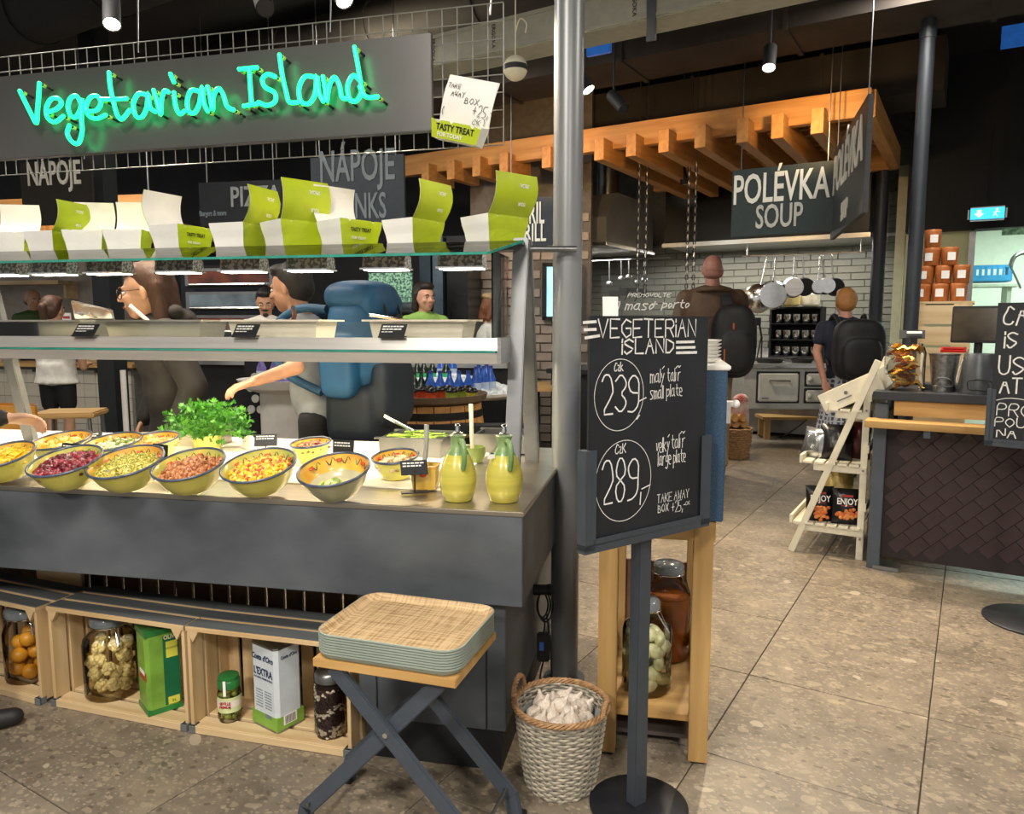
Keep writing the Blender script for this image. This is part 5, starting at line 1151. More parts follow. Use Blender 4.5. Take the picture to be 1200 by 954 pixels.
# ================================================================ white ladder shelf with snack bags
ld = thing('ladder_shelf', 'white wooden ladder shelf with snack bags beside counter', 'shelf', BW(-.817, 4.41), -BA); LWD = .5
M_lw = mat('cream_white_wood', '#d9d4c0', .5, var=.05)
for y in (0, LWD):
    MB().bar((.0, y, 0), (.40, y, 1.10), .035, .022, (0, 1, 0)).build('sloped_leg', M_lw, ld, bevel=.002)
    MB().box((.355, y+.02, .5), (.035, .022, 1.0)).build('upright_leg', M_lw, ld, bevel=.002)
    for z, x0 in ((.15, .06), (.50, .10), (.80, .2)): MB().box(((x0+.37)/2, y-.01+.02, z), (.37-x0, .018, .04)).build('shelf_bearer', M_lw, ld, bevel=.002)
    for x, z in ((.355, .12), (.355, .5), (.355, .83), (.39, 1.07)): MB().tube([(x, y-.002, z), (x, y-.018+.02, z)], .006, 10).build('bolt', M_steel2, ld) if y == 0 else None
for z, x0, x1 in ((.175, .0, .36), (.525, .04, .36), (.825, .16, .36)):
    n_ = int((x1-x0)/.06)
    for k in range(n_): MB().box((x0+.03+k*.06, LWD/2, z), (.048, LWD+.03, .012)).build('shelf_slat', M_lw, ld)
    MB().box((x0-.005, LWD/2, z+.015), (.014, LWD+.03, .045)).build('shelf_lip', M_lw, ld)
for z in (.3, .62, .9): MB().box((.372, LWD/2, z), (.014, LWD+.02, .04)).build('back_rung', M_lw, ld)
def LD(x, y, z): return ld.location + Matrix.Rotation(-BA, 3, 'Z') @ Vector((x, y, z))
def bag(label, loc, rot, w_, h_, th, m, cat='snack bag', ptxt=None, pic=None):
    o = thing('snack_bag', label, cat, loc, 0, 'snack bags on the ladder shelf'); o.rotation_euler = rot
    n, k = 9, 11; mb = MB()
    for sy in (-1, 1):
        o_ = len(mb.v)
        for j in range(k):
            v = j/(k-1)
            for i in range(n):
                u = i/(n-1)*2-1; prof = max(0, (1-u*u))**.6*max(0, 1-(2*v-1)**4)**.7
                mb.v.append((u*w_/2*(1-.06*math.sin(v*math.pi)), sy*(th/2*prof*(1+.12*math.sin(u*7+v*9)))+.0008*sy, v*h_))
        for j in range(k-1):
            for i in range(n-1): mb.f.append((o_+j*n+i, o_+j*n+i+1, o_+(j+1)*n+i+1, o_+(j+1)*n+i)); mb.m.append(0)
    mb.build('bag', m, o, smooth=60)
    if ptxt:
        text(ptxt, .048, o, M_paper, (0, -th*.5-.004, h_*.64), (math.pi/2-.05, 0, 0), .75, .001, .0006)
        MB().box((0, -th*.45-.005, h_*.80), (w_*.4, .002, h_*.06)).box((0, -th*.5-.003, h_*.53), (w_*.4, .002, h_*.02)).build('red_strip', mat('bag_red', '#a92a24', .4), o)
        mb = MB()
        for q in range(42): mb.ell((random.gauss(0, w_*.16), -th*.42-random.uniform(.003, .012), h_*.26+random.gauss(0, h_*.075)), (.012, .006, .010), 7, 5, random.randrange(2))
        mb.build('printed_snack', [mat('print_orange', '#c9662a', .5), mat('print_orange2', '#d98a48', .5)], o, smooth=60)
    return o
M_bagk = mat('black_bag_foil', '#17171a', .28, metal=.2, var=.3, scale=20); M_bags = mat('silver_bag_foil', '#a8abae', .22, metal=.85, var=.3, scale=15)
bag('black snack bag reading enjoy at left of bottom shelf', LD(.135, .0+.05, .1815), (-.15, 0, -.25), .15, .2, .06, M_bagk, ptxt='ENJOY')
bag('black snack bag reading enjoy at right of bottom shelf', LD(.275, .0+.05, .1815), (-.12, 0, -.3), .15, .2, .06, M_bagk, ptxt='ENJOY')
bag('silver foil snack bag sticking out of middle shelf', LD(.07, .12, .5316), (-.2, .1, -.9), .15, .17, .07, M_bags)
bag('black glossy snack bag on middle shelf', LD(.20, .10, .5316), (-.2, 0, -.5), .17, .2, .08, M_bagk)
bag('red topped dark snack bag on middle shelf by the post', LD(.29, .2, .5316), (-.1, 0, -.6), .15, .21, .07, mat('dark_red_foil', '#5a1a1c', .3, metal=.2, col2='#1c1618', scale=8))
bag('pale golden snack bag at back of the bottom shelf', LD(.2, .3, .1815), (-.2, 0, -.4), .16, .26, .06, mat('pale_gold_foil', '#b8a468', .3, metal=.4, var=.3))
tb = thing('tilted_display_box', 'white wooden display box tilted on top of ladder shelf', 'box', LD(.27, .25, .8315), -BA); X_ = Matrix.Rotation(D2(-28), 4, 'Y')
def tbx(nm, c, d_): MB().box(Vector((0, 0, .09))+X_ @ Vector(c), d_, X=X_).build(nm, M_lw, tb, bevel=.002)
tbx('base_board', (0, 0, -.05), (.32, .48, .012)); tbx('near_side', (0, -.235, 0), (.32, .012, .11)); tbx('far_side', (0, .235, 0), (.32, .012, .11)); tbx('low_end', (-.155, 0, 0), (.012, .46, .11)); tbx('high_end', (.155, 0, 0), (.012, .46, .11))
MB().tube([Vector((0, 0, .09))+X_ @ Vector((-.02, -.242, .01)), Vector((0, 0, .09))+X_ @ Vector((-.02, -.245, .01))], .01, 12).build('bolt', M_steel2, tb)
MB().box(Vector((0, 0, .09))+X_ @ Vector((-.04, -.2425, -.015)), (.08, .002, .006), X=X_).build('slot', M_steel2, tb)
# ================================================================ second chalkboard
c2 = G(1213, 729); R2 = D2(-42)
c2o = thing('chalkboard_stand', 'black chalkboard with white writing about cash at right edge', 'chalkboard', c2, R2)
MB().box((0, -.014, 1.075), (.44, .010, .62)).build('board', M_board, c2o, bevel=.001)
MB().lathe([(.2, 0), (.2, .006), (.195, .01), (.001, .01)], 48).build('foot_disc', MATS['black_disc'], c2o, smooth=40)
MB().box((0, .008, .42), (.044, .034, .83)).build('pole', M_frame, c2o, bevel=.002)
MB().box((-.225, -.012, .885), (.02, .03, .25)).box((.225, -.012, .885), (.02, .03, .25)).box((0, -.012, .77), (.47, .03, .022)).box((-.21, -.0245, .885), (.016, .005, .25)).box((.21, -.0245, .885), (.016, .005, .25)).box((0, -.0245, .784), (.42, .005, .016)).build('holder_frame', M_frame, c2o)
ck = MB(); to2 = lambda x, z, l: (x, -.0197, z)
for s_, x, z, w_, h_, wd in (('CASH', -.195, 1.29, .036, .08, .0065), ('iS', -.185, 1.19, .034, .07, .0065), ('ONLY', -.10, 1.165, .05, .10, .007), ('USED', -.2, 1.075, .040, .08, .0065), ('AT THE', -.19, .995, .034, .065, .0065), ('PROS', -.195, .895, .034, .055, .0042), ('POUŽ', -.2, .848, .031, .04, .0042), ('NA B', -.19, .80, .031, .04, .0048)):
    for st_ in strokes(s_, x, z, w_, h_, .3, 0, .03): ribbon(ck, st_, wd, to2, 1)
ribbon(ck, [(-.2, .962), (-.16, .975), (-.1, .972), (-.03, .955)], .003, to2); ribbon(ck, [(-.1, 1.145), (0, 1.155), (.1, 1.15)], .003, to2)
ck.build('chalk_lettering', M_chalk, c2o)
# ================================================================ hanging signs
M_navy = mat('navy_sign', '#25323f', .5, var=.08); M_let = mat('sign_letter_white', '#dcdcd2', .5, var=.04); M_letg = mat('sign_letter_grey', '#7d8a92', .5, var=.04)
M_greensign = mat('bottle_green_sign', '#1f2f30', .5, var=.1)
def hsign(label, px0, py0, px1, py1, Y, ang, lines, m, name='hanging_sign', ml=None):
    """board whose face spans the given photo rectangle at distance Y, hung on wires"""
    n_ = Vector((-math.sin(ang), -math.cos(ang), 0)); c = P((px0+px1)/2, (py0+py1)/2, Y)
    def loc_(x, y): q = onplane(x, y, c, n_)-c; return (q.x*math.cos(ang)-q.y*math.sin(ang), q.z)
    a, b_ = loc_(px0, py0), loc_(px1, py1); W, Hh = b_[0]-a[0], a[1]-b_[1]
    o = thing(name, label, 'sign', c, -ang)
    MB().box((0, .012, 0), (W, .024, Hh)).build('board', m, o, bevel=.002)
    for (t_, xc, yc, hpx, wpx, lm) in lines:
        x_, z_ = loc_(xc, yc); h_ = hpx*Y/F; e = text(t_, h_/.70, o, lm, (x_, -.004, z_), (math.pi/2, 0, 0), 1, h_*.02, .003)
        xs_ = [v.co.x for v in e.data.vertices]; ys_ = [v.co.y for v in e.data.vertices]; wd = max(xs_)-min(xs_); e.scale = (wpx*Y/F/wd, 1, 1); e.location.x -= (max(xs_)+min(xs_))/2*e.scale[0]
        e.location.z = z_-(min(ys_)+h_/2)
    for sx in (-1, 1): MB().tube([(sx*(W/2-.06), .012, Hh/2), (sx*(W/2-.06), .012, 3.66-c.z)], .004, 6).build('hanging_wire', M_steel2, o)
    return o
hsign('dark green hanging sign with white letters for soup', 857, 199, 975, 270, 5.6, BA, [('POLÉVKA', 915, 219, 33, 106, M_let), ('SOUP', 913, 253, 26, 52, mat('sign_letter_pale', '#b3b5ae', .5))], M_greensign)
hsign('navy hanging banner with grey letters for drinks', 363, 185, 474, 262, 5.0, CA, [('NÁPOJE', 419, 206, 34, 90, M_letg), ('DRINKS', 419, 242, 28, 70, M_letg)], M_navy)
hsign('dark hanging sign for pizza half hidden by cartons', 232, 214, 330, 262, 5.4, CA, [('PIZZA', 300, 230, 22, 62, mat('sign_letter_dim', '#9aa0a2', .5)), ('Burgers & more', 250, 252, 6, 34, M_letg)], mat('charcoal_sign', '#1d2226', .5))
hsign('dark hanging sign with white letters for drinks at far left', 22, 190, 110, 262, 5.6, CA, [('NÁPOJE', 64, 212, 26, 70, M_let)], mat('brown_black_sign', '#20190f', .6))
hsign('dark navy hanging sign for the grill left of column', 590, 232, 662, 292, 6.2, CA, [('GRIL', 624, 250, 24, 28, M_let), ('GRILL', 622, 273, 20, 36, M_let)], mat('night_navy_sign', '#1c2733', .5))
# side banner, seen nearly edge on
a, b_ = P(1018, 168, 4.15), P(979, 200, 5.5); dv = b_-a; an_ = math.atan2(dv.y, dv.x); LB = math.hypot(dv.x, dv.y)
sb_ = thing('side_banner', 'long dark banner with pale letters seen edge on at right', 'sign', (a.x, a.y, 0), an_)
MB().box((LB/2, 0, 2.2), (LB, .03, .62)).build('board', mat('grey_green_sign', '#34383a', .5), sb_, bevel=.002)
e = text('POLÉVKA', .36, sb_, M_let, (LB/2, .019, 2.30), (math.pi/2, 0, math.pi), .82, .008, .003); e2 = text('SOUP', .16, sb_, M_let, (LB/2, .019, 2.0), (math.pi/2, 0, math.pi), .7, .004, .003)
e3 = text('POLÉVKA', .36, sb_, M_let, (LB/2, -.019, 2.30), (math.pi/2, 0, 0), .82, .008, .003)
for x in (.08, LB-.08): MB().tube([(x, 0, 2.5), (x, 0, 3.68)], .004, 6).build('hanging_wire', M_steel2, sb_)
# exit sign
ex = thing('exit_sign', 'glowing blue emergency exit sign over the doorway', 'exit sign', P(1157, 250, 6.6), -BA)
MB().box((0, .03, 0), (.29, .06, .12)).build('case', M_steel2, ex, bevel=.02, seg=3); MB().box((0, -.002, 0), (.25, .004, .095)).build('lit_face', mat('exit_blue', (.02, .38, .62), .3, var=.05, emit=1.6), ex)
M_exw = mat('exit_white', (.8, .97, 1), .4, var=.01, emit=1.6)
MB().prism([(-.015, .03), (.015, .03), (.015, 0), (.035, 0), (0, -.032), (-.035, 0), (-.015, 0)], 0, .002, X=Matrix.Translation((-.06, -.006, 0)) @ Matrix.Rotation(math.pi/2, 4, 'X')).build('arrow', M_exw, ex)
mb = MB().ell((.07, -.006, .03), (.009, .003, .009), 8, 6).bar((.07, -.006, .02), (.06, -.006, -.008), .012, .003).bar((.06, -.006, -.005), (.075, -.006, -.03), .008, .003).bar((.06, -.006, -.005), (.042, -.006, -.028), .008, .003).bar((.066, -.006, .015), (.09, -.006, .005), .007, .003).bar((.066, -.006, .015), (.045, -.006, .0), .007, .003); mb.build('running_figure', M_exw, ex)
MB().tube([(0, .03, .06), (0, .03, .75)], .008, 8).build('bracket', M_black, ex)
# blue crate on a shelf in the back room, hose
bx_ = P(1155, 330, 8.3); bcr = thing('blue_crate', 'blue plastic crate on a shelf in back room', 'crate', bx_, -BA+.15); Mb = mat('blue_plastic', '#2d7fae', .4, var=.08)
MB().box((0, 0, 0), (.42, .3, .02)).build('crate_floor', Mb, bcr)
for y in (-.15, .15): MB().box((0, y, .03), (.42, .015, .06)).box((0, y, .155), (.42, .015, .025)).build('long_wall', Mb, bcr); [MB().box((-.19+k*.054, y, .1), (.022, .012, .1)).build('rib', Mb, bcr) for k in range(8)]
for x in (-.21, .21): MB().box((x, 0, .085), (.015, .3, .17)).build('end_wall', Mb, bcr)
tag(MB().box((0, 0, -.03), (.6, .36, .025)).box((.2, 0, -.55), (.04, .3, 1.02)).box((-.2, 0, -.55), (.04, .3, 1.02)).build('back_room_shelf', mat('shelf_pale', '#a9b5a5', .5), loc=bx_+Vector((0, 0, -.02)), rz=-BA+.15), 'pale shelf carrying the blue crate in back room', 'shelf')
tag(MB().tube(spline([P(1204, 296, 7.8), P(1196, 297, 7.8), P(1188, 302, 7.8), P(1184, 312, 7.8)]), .022, 8).tube(spline([P(1184, 312, 7.8), P(1190, 324, 7.8), P(1196, 338, 7.8)]), .01, 8).build('spray_hose', M_steel2, smooth=60), 'grey curved spray hose hanging in the back room', 'hose')
tag(MB().box((0, 0, 0), (.24, .02, .06)).build('green_exit_plate', mat('exit_green_plate', '#1d6a3a', .4, col2='#9adbb0', scale=30), loc=P(1193, 271, 6.75), rz=-BA), 'small green plate above doorway at right edge', 'sign')
# ================================================================ kitchen
h0 = P(710, 288, 7.7); hb_ = toB(h0)
hd = thing('steel_hood', 'stainless steel extractor hood right behind the column', 'hood', BW(hb_.x, hb_.y, 2.08), -BA); M_hood = mat('hood_steel', '#8f9090', .35, metal=.45, var=.1, scale=4)
HW = .95
mb = MB().add([(-HW, 0, 0), (0, 0, 0), (0, 1.3, 0), (-HW, 1.3, 0), (-HW, 0, .28), (0, 0, .28), (0, 1.3, .28), (-HW, 1.3, .28), (-HW, .28, .55), (-.0, .28, .55), (0, 1.2, .55), (-HW, 1.2, .55)], [(0, 1, 5, 4), (1, 2, 6, 5), (2, 3, 7, 6), (3, 0, 4, 7), (4, 5, 9, 8), (5, 6, 10, 9), (6, 7, 11, 10), (7, 4, 8, 11), (8, 9, 10, 11), (3, 2, 1, 0)]); mb.build('canopy', M_hood, hd)
MB().box((-HW/2, -.006, .01), (HW+.02, .03, .03)).box((.006, .65, .01), (.03, 1.32, .03)).build('gutter_rim', M_steel, hd)
MB().tube([(-.3, .7, .55), (-.3, .7, 1.6)], .12, 20).build('flue', M_steel2, hd, smooth=40)
kh = thing('black_hood', 'long black extractor hood with steel lip over the stove', 'hood', BW(-3.28, 8.25, 2.16), -BA)
MB().box((1.3, .5, .32), (2.1, .95, .62)).build('canopy', mat('black_hood_metal', '#1c1e20', .3, metal=.5, var=.1), kh, bevel=.004); MB().box((1.3, .01, .0), (2.14, .04, .045)).box((1.3, .5, -.005), (2.1, .95, .012)).build('steel_lip', M_steel, kh)
light('hood_light', 'AREA', BW(-2.0, 8.7, 2.12), 24, (1, .95, .86), 2.0, sy=.3, rot=(0, 0, -BA)); light('hood_light', 'AREA', BW(hb_.x-.45, hb_.y+.7, 2.05), 14, (1, .95, .86), .6, rot=(0, 0, -BA))
# kitchen run of steel worktop along the wall
kr = thing('kitchen_worktop', 'long steel kitchen worktop along the tiled back wall', 'worktop', BW(-2.5, 9.03), -BA)
MB().box((0, 0, .89), (4.0, .46, .03)).build('top', M_steel, kr); MB().box((0, .05, .45), (3.95, .38, .82)).build('cabinet', M_steel2, kr); MB().box((0, .22, .95), (4.0, .02, .1)).build('upstand', M_steel, kr)
# hanging rail and pans
rl = thing('pan_rail', 'steel rail under the black hood carrying pans', 'rail', P(935, 298, 7.75), -BA+.1); MB().tube([(-.55, 0, 0), (.62, 0, 0)], .008, 10).build('rail', M_steel, rl, smooth=40)
for x in (-.5, .58): MB().tube([(x, 0, 0), (x, .0, .12)], .006, 8).build('hanger', M_steel, rl)
def hpan(label, px, py, rpx, m, hx, deep=.05, kind='pan'):
    Y = 7.7; c = P(px, py, Y); r_ = rpx*Y/F; top = P(hx, 301, Y); o = thing('hanging_pan', label, 'pan', c, -.2, 'pans hanging on the rail'); X = Matrix.Rotation(math.pi/2, 4, 'X')
    MB().lathe([(.001, deep), (r_*.86, deep), (r_, 0), (r_*.98, .002), (r_*.82, deep-.004), (.001, deep-.006)], 28, X=X).build('pan_body', m, o, smooth=40)
    t_ = Matrix.Rotation(.2, 3, 'Z') @ (top-c); d_ = t_.normalized(); MB().tube([d_*r_*.95, t_-d_*.03, t_], [.011, .008, .007], 8).build('handle', M_chrome, o, smooth=50)
    MB().tube([t_, t_+Vector((.01, 0, .012)), t_+Vector((0, 0, .03))], .003, 6).build('hook', M_chrome, o)
hpan('large steel lid hanging leftmost on the pan rail', 888, 350, 17, M_chrome, 899, .015); hpan('large shiny steel pan hanging second from left', 905, 346, 17, M_chrome, 909, .05)
hpan('steel saucepan hanging in the middle of the rail', 929, 337, 12, M_steel, 931, .09); hpan('black frying pan hanging behind the saucepan', 943, 336, 11, M_black, 941, .04)
hpan('small steel saucepan hanging right of black pan', 958, 336, 9, M_chrome, 961, .08); hpan('steel saucepan hanging against black pan at right', 968, 335, 10, M_chrome, 963, .08); hpan('black frying pan hanging rightmost on rail', 978, 336, 11, M_black, 974, .04)
# utensils on the left rail
ul = thing('utensil_rail', 'thin rail with hooks above the chalk menu glass', 'rail', P(735, 304, 8.6), -BA); MB().tube([(-.5, 0, 0), (.5, 0, 0)], .006, 8).build('rail', M_steel, ul)
for k, (x, y1) in enumerate(((714, 333), (728, 327), (737, 325), (747, 331), (755, 328))):
    a, b_ = P(x, 305, 8.55), P(x, y1, 8.55); o = tag(MB().tube([a, b_], .007, 8).ell(b_, (.04, .03, .035), 12, 8).build('ladle', M_steel2, smooth=50), ['leftmost', 'second', 'middle', 'fourth', 'rightmost'][k]+' steel ladle hanging from the utensil rail', 'ladle', 'ladles on the rail')
for k, (x, y) in enumerate(((717, 346), (728, 343), (737, 343), (749, 344))):
    a = P(x, y, 8.5); o = tag(MB().tube([a+Vector((-.05, 0, -.09)), a], .009, 8).box(a+Vector((.03, 0, .01)), (.11, .012, .09)).build('spatula', M_rubber, bevel=.004), ['leftmost', 'second', 'third', 'rightmost'][k]+' black spatula hanging on the tiles below the ladles', 'spatula', 'spatulas on the tiles')
for k, x in enumerate((748, 757, 806, 814)):
    c = P(x, 270, 6.6); mb = MB()
    for j in range(30):
        z = .55-j*.038
        if j % 2: mb.tube([(.012*math.cos(t), 0, z+.024*math.sin(t)) for t in [2*math.pi*q/8 for q in range(8)]], .0045, 5, 0, closed=True)
        else: mb.tube([(0, .012*math.cos(t), z+.024*math.sin(t)) for t in [2*math.pi*q/8 for q in range(8)]], .0045, 5, 1, closed=True)
    mb.tube([(0, 0, .57), (0, 0, 3.68-c.z)], .004, 5)
    tag(mb.build('hanging_chain', [M_rubber, M_steel], loc=c), ['leftmost hanging chain in front of the steel hood', 'second hanging chain from the left', 'third hanging chain beside the spotlight', 'rightmost hanging chain left of the man'][k], 'chain', 'chains hanging over the grill')
# chalk menu on glass
mg = thing('menu_glass', 'clear glass screen with white handwritten meal offer', 'menu', P(750, 372, 6.0), -.12)
MB().box((0, 0, .12), (.62, .008, .42)).build('pane', M_thin, mg); mb = MB()
for s_, x, z, w_, h_, wd in (('1 maso', -.20, .06, .05, .07, .008), ('+ porto', .08, .075, .042, .06, .008), ('PREMOVOLTE', -.10, .16, .026, .03, .005)):
    for st_ in strokes(s_, x, z, w_, h_, .3, .3, .03): ribbon(mb, st_, wd, lambda a, b_, l: (a, -.006, b_))
mb.build('chalk_lettering', M_chalk, mg); MB().box((0, 0, -.10), (.66, .05, .02)).box((-.25, 0, -.66), (.04, .05, 1.12)).box((.25, 0, -.66), (.04, .05, 1.12)).build('stand', M_black, mg)
tag(MB().box((0, 0, .1), (.05, .004, .2), X=Matrix.Rotation(-.12, 4, 'X')).box((0, .02, .003), (.06, .06, .006)).build('white_card', M_paper, loc=CW(.195, .5, 1.1835), rz=.1), 'white card standing on the cart left of chalkboard', 'card')
# ---- grill counter below the menu (between column and man)
tag(MB().box((0, 0, .43), (1.0, .7, .86)).box((0, 0, .88), (1.06, .76, .04)).build('grill_counter', M_black, loc=(.95, 6.6, 0), rz=-BA), 'black grill counter behind chalkboard and cart', 'counter')
# ---- enamel stove
stv = thing('enamel_stove', 'pale grey enamel cooking stove on legs in the kitchen', 'stove', G(868, 527), -.05); M_en = mat('grey_enamel', '#a7aaa8', .25, var=.06, coat=.4); M_en2 = mat('pale_enamel', '#b9bcb8', .22, var=.05, coat=.4)
SW = 1.12
MB().box((SW/2, .26, .635), (SW, .52, .43)).build('body', M_en, stv, bevel=.01); MB().box((SW/2, .26, .868), (SW+.04, .56, .03)).build('hob', M_steel, stv, bevel=.004); MB().box((SW/2, -.01, .855), (SW+.06, .04, .02)).build('hob_rail', M_chrome, stv)
for x in (.035, SW-.035):
    for y in (.04, .48): MB().box((x, y, .22), (.07, .06, .44), tx=1.3).build('leg', M_en, stv, bevel=.005)
def door(x0, x1, z0, z1):
    d_ = MB().box(((x0+x1)/2, -.012, (z0+z1)/2), (x1-x0, .03, z1-z0)).build('oven_door', M_en2, stv, bevel=.012, seg=3); MB().box(((x0+x1)/2, .0, (z0+z1)/2), (x1-x0+.035, .012, z1-z0+.035)).build('door_seal', M_rubber, stv, bevel=.005)
    return d_
d1_ = door(.15, .55, .50, .79); MB().tube([(.25, -.05, .715), (.46, -.05, .715)], .01, 10).box((.26, -.035, .715), (.015, .03, .02)).box((.45, -.035, .715), (.015, .03, .02)).build('handle', M_chrome, d1_)
MB().box((.22, -.0285, .535), (.07, .002, .012)).build('badge', M_steel2, d1_)
for z0, z1 in ((.67, .79), (.50, .62)): d_ = door(.63, .85, z0, z1); MB().ell((.66, -.04, (z0+z1)/2), (.025, .02, .03), 12, 8).build('knob', M_en2, d_, smooth=50)
for k, (x, r_) in enumerate(((.33, .15), (.66, .12), (.92, .12))):
    o = thing('black_pan', ['wide black pan on left burner of the stove', 'black pan on middle burner of the stove', 'black pan on right burner of the stove'][k], 'pan', stv.location+Matrix.Rotation(-.05, 3, 'Z') @ Vector((x, .25, .8835)), 0, 'pans on the stove'); MB().lathe([(r_*.8, 0), (r_, .045), (r_*.97, .045), (r_*.78, .006), (.001, .005)], 28).build('pan_body', M_black, o, smooth=40); MB().tube([(r_, 0, .04), (r_+.12, -.05, .055)], .01, 8).build('handle', M_rubber, o)
# cup display behind
cdp = thing('cup_display', 'black cabinet with rows of shiny cups behind stove', 'cabinet', Vector((P(931, 424, 8.5).x, 8.5, .9055)), -BA)
MB().box((0, .2, .28), (.56, .02, .56)).box((-.27, .08, .28), (.02, .26, .56)).box((.27, .08, .28), (.02, .26, .56)).box((0, .08, .56), (.56, .26, .02)).box((0, .08, .01), (.56, .26, .02)).box((0, .08, .2), (.52, .24, .012)).box((0, .08, .38), (.52, .24, .012)).build('cabinet_shell', M_black, cdp); 
cupm = mesh_of(MB().lathe([(.03, 0), (.045, .03), (.045, .1), (.041, .1), (.038, .02), (.001, .01)], 14), M_chrome)
for r_ in range(3):
    for k in range(5): o = share('shiny_cup', cupm, None, cdp.location+Matrix.Rotation(-BA, 3, 'Z') @ Vector((-.2+k*.1, .04, (.021, .207, .387)[r_]))); tag(o, ['shiny metal cup on lowest shelf of the black cabinet', 'shiny metal cup on middle shelf of the black cabinet', 'shiny metal cup on top shelf of the black cabinet'][r_], 'cup', 'cups in the black cabinet')
for k, (x, w_, cl) in enumerate(((924, .12, '#b8a46a'), (949, .1, '#d0cbb8'))): p = P(x, 371, 8.4); tag(MB().lathe([(w_*.7, 0), (w_, .02), (w_, .13), (w_*.95, .13), (w_*.9, .03), (.001, .02)], 20).ell((0, 0, .12), (w_*.8, w_*.8, .05)).build('kitchen_bowl', mat('kbowl%d' % k, cl, .4), loc=(p.x, p.y, cdp.location.z+.571), smooth=50), ['yellowish bowl on the black cup cabinet', 'white pot on the black cup cabinet'][k], 'bowl')
# oil bottles and tongs behind the man's elbow
for k, (x, h_, cl) in enumerate(((871, .22, '#a0522a'), (878, .16, '#b9562e'), (866, .14, '#c9c4b0'))): p = P(x, 428, 7.95); tag(MB().lathe([(.03, 0), (.035, .01), (.035, h_*.6), (.012, h_*.8), (.012, h_), (.001, h_)], 14).build('sauce_bottle', mat('sauce%d' % k, cl, .3), loc=(p.x, p.y, .905), smooth=50), ['tall brown sauce bottle beside the stove', 'short red sauce bottle beside the stove', 'short pale bottle beside the stove'][k], 'bottle')
tag(MB().tube([P(887, 420, 7.8), P(892, 395, 7.8), P(889, 374, 7.8)], .008, 6).tube([P(892, 420, 7.8), P(893, 395, 7.8), P(889, 374, 7.8)], .008, 6).box(P(888, 377, 7.8), (.06, .02, .08)).build('serving_tongs', M_rubber), 'black handled tongs standing on the stove', 'tongs')
# log basket and low table under the stove
lb_ = thing('log_basket', 'tall wicker basket of firewood by the stove leg', 'basket', G(860, 536), 0); mb = MB()
for r_ in range(14): mb.tube([((.13+.002*r_+.006*math.sin(t*9+r_*math.pi))*math.cos(t), (.13+.002*r_+.006*math.sin(t*9+r_*math.pi))*math.sin(t), .012+r_*.021) for t in [2*math.pi*q/36 for q in range(36)]], .012, 5, closed=True)
mb.build('woven_wall', M_wick2, lb_); MB().lathe([(.12, .002), (.001, .004)], 20).build('basket_floor', M_wick2, lb_)
lgm = mesh_of(MB().tube([(-.11, 0, 0), (.11, 0, 0)], .042, 12), wood('log_wood', '#a9763e', '#c9995c', 0))
for k in range(5): o = share('log', lgm, None, lb_.location+Vector(((k % 3-1)*.06, .02-.03*(k // 3), .31+.06*(k // 3))), (0, .3, 1.2+.2*k)); tag(o, 'cut firewood log in the wicker basket', 'log', 'logs in the basket')
tag(MB().box((0, 0, 0), (.16, .1, .12)).ell((.02, 0, .08), (.08, .05, .06)).build('red_bag', mat('red_white_bag', '#b02a2a', .5, col2='#d8d0c8', scale=9), loc=lb_.location+Vector((.06, .1, .47))), 'red and white bag above the firewood basket', 'bag')
bn = thing('low_table', 'low wooden table standing under the stove', 'table', G(905, 516), -.05)
MB().box((.3, .2, .24), (.8, .34, .03)).build('top', M_oak, bn)
for x in (-.04, .64):
    for y in (.08, .32): MB().box((x, y, .112), (.06, .06, .225)).build('leg', M_oakZ, bn)
tag(MB().tube(spline([G(886, 505, .02), G(893, 512, .01), G(915, 512, .01), G(935, 500, .3), G(945, 492, .4)]), .008, 6).build('floor_cable', M_rubber, smooth=60), 'black cable trailing on floor under the stove', 'cable')
# ================================================================ middle ground: barrels, ice display, tables
M_barrel = wood('barrel_oak', '#b07a40', '#cf9a58', 2); M_hoop = mat('dark_hoop', '#2b2a29', .45, metal=.6)
def barrel(label, c, R, hgt):
    o = thing('wooden_barrel', label, 'barrel', c, 0, 'wooden barrels used as tables'); n = 20; m = 6
    bul = lambda v: R*(.84+.16*math.sin(math.pi*(.12+.76*v)))
    mb = MB()
    for j in range(m+1):
        v = j/m
        for (u, dr) in ((-.47, 0), (.47, 0), (.47, -.02), (-.47, -.02)): t = 2*math.pi*u/n; mb.v.append(((bul(v)+dr)*math.cos(t), (bul(v)+dr)*math.sin(t), v*hgt))
    for j in range(m):
        for q in range(4): mb.f.append((j*4+q, j*4+(q+1) % 4, (j+1)*4+(q+1) % 4, (j+1)*4+q)); mb.m.append(0)
    mb.f += [(0, 1, 2, 3), tuple(m*4+q for q in range(4))]; mb.m += [0, 0]
    me = mesh_of(mb, M_barrel, 40)
    for k in range(n): share('stave', me, o, (0, 0, 0), (0, 0, 2*math.pi*k/n))
    for v in (.06, .25, .75, .93): MB().lathe([(bul(v)+.003, v*hgt-.022), (bul(v+.02)+.004, v*hgt+.022)], 40).build('hoop', M_hoop, o, smooth=50)
    MB().lathe([(R*.86, hgt-.02), (.001, hgt-.02)], 30).build('barrel_head', M_barrel, o); return o
bA = P(505, 462, 4.55); bA.z = 0; barrel('wooden barrel table carrying the round fruit tray', bA, .34, .82)
bB = P(418, 470, 5.0); bB.z = 0; barrel('wooden barrel partly behind the man with backpack', bB, .3, .84)
tr_ = thing('round_display_tray', 'round brown rimmed tray of packed salads on barrel', 'tray', bA+Vector((0, 0, .8205)), 0)
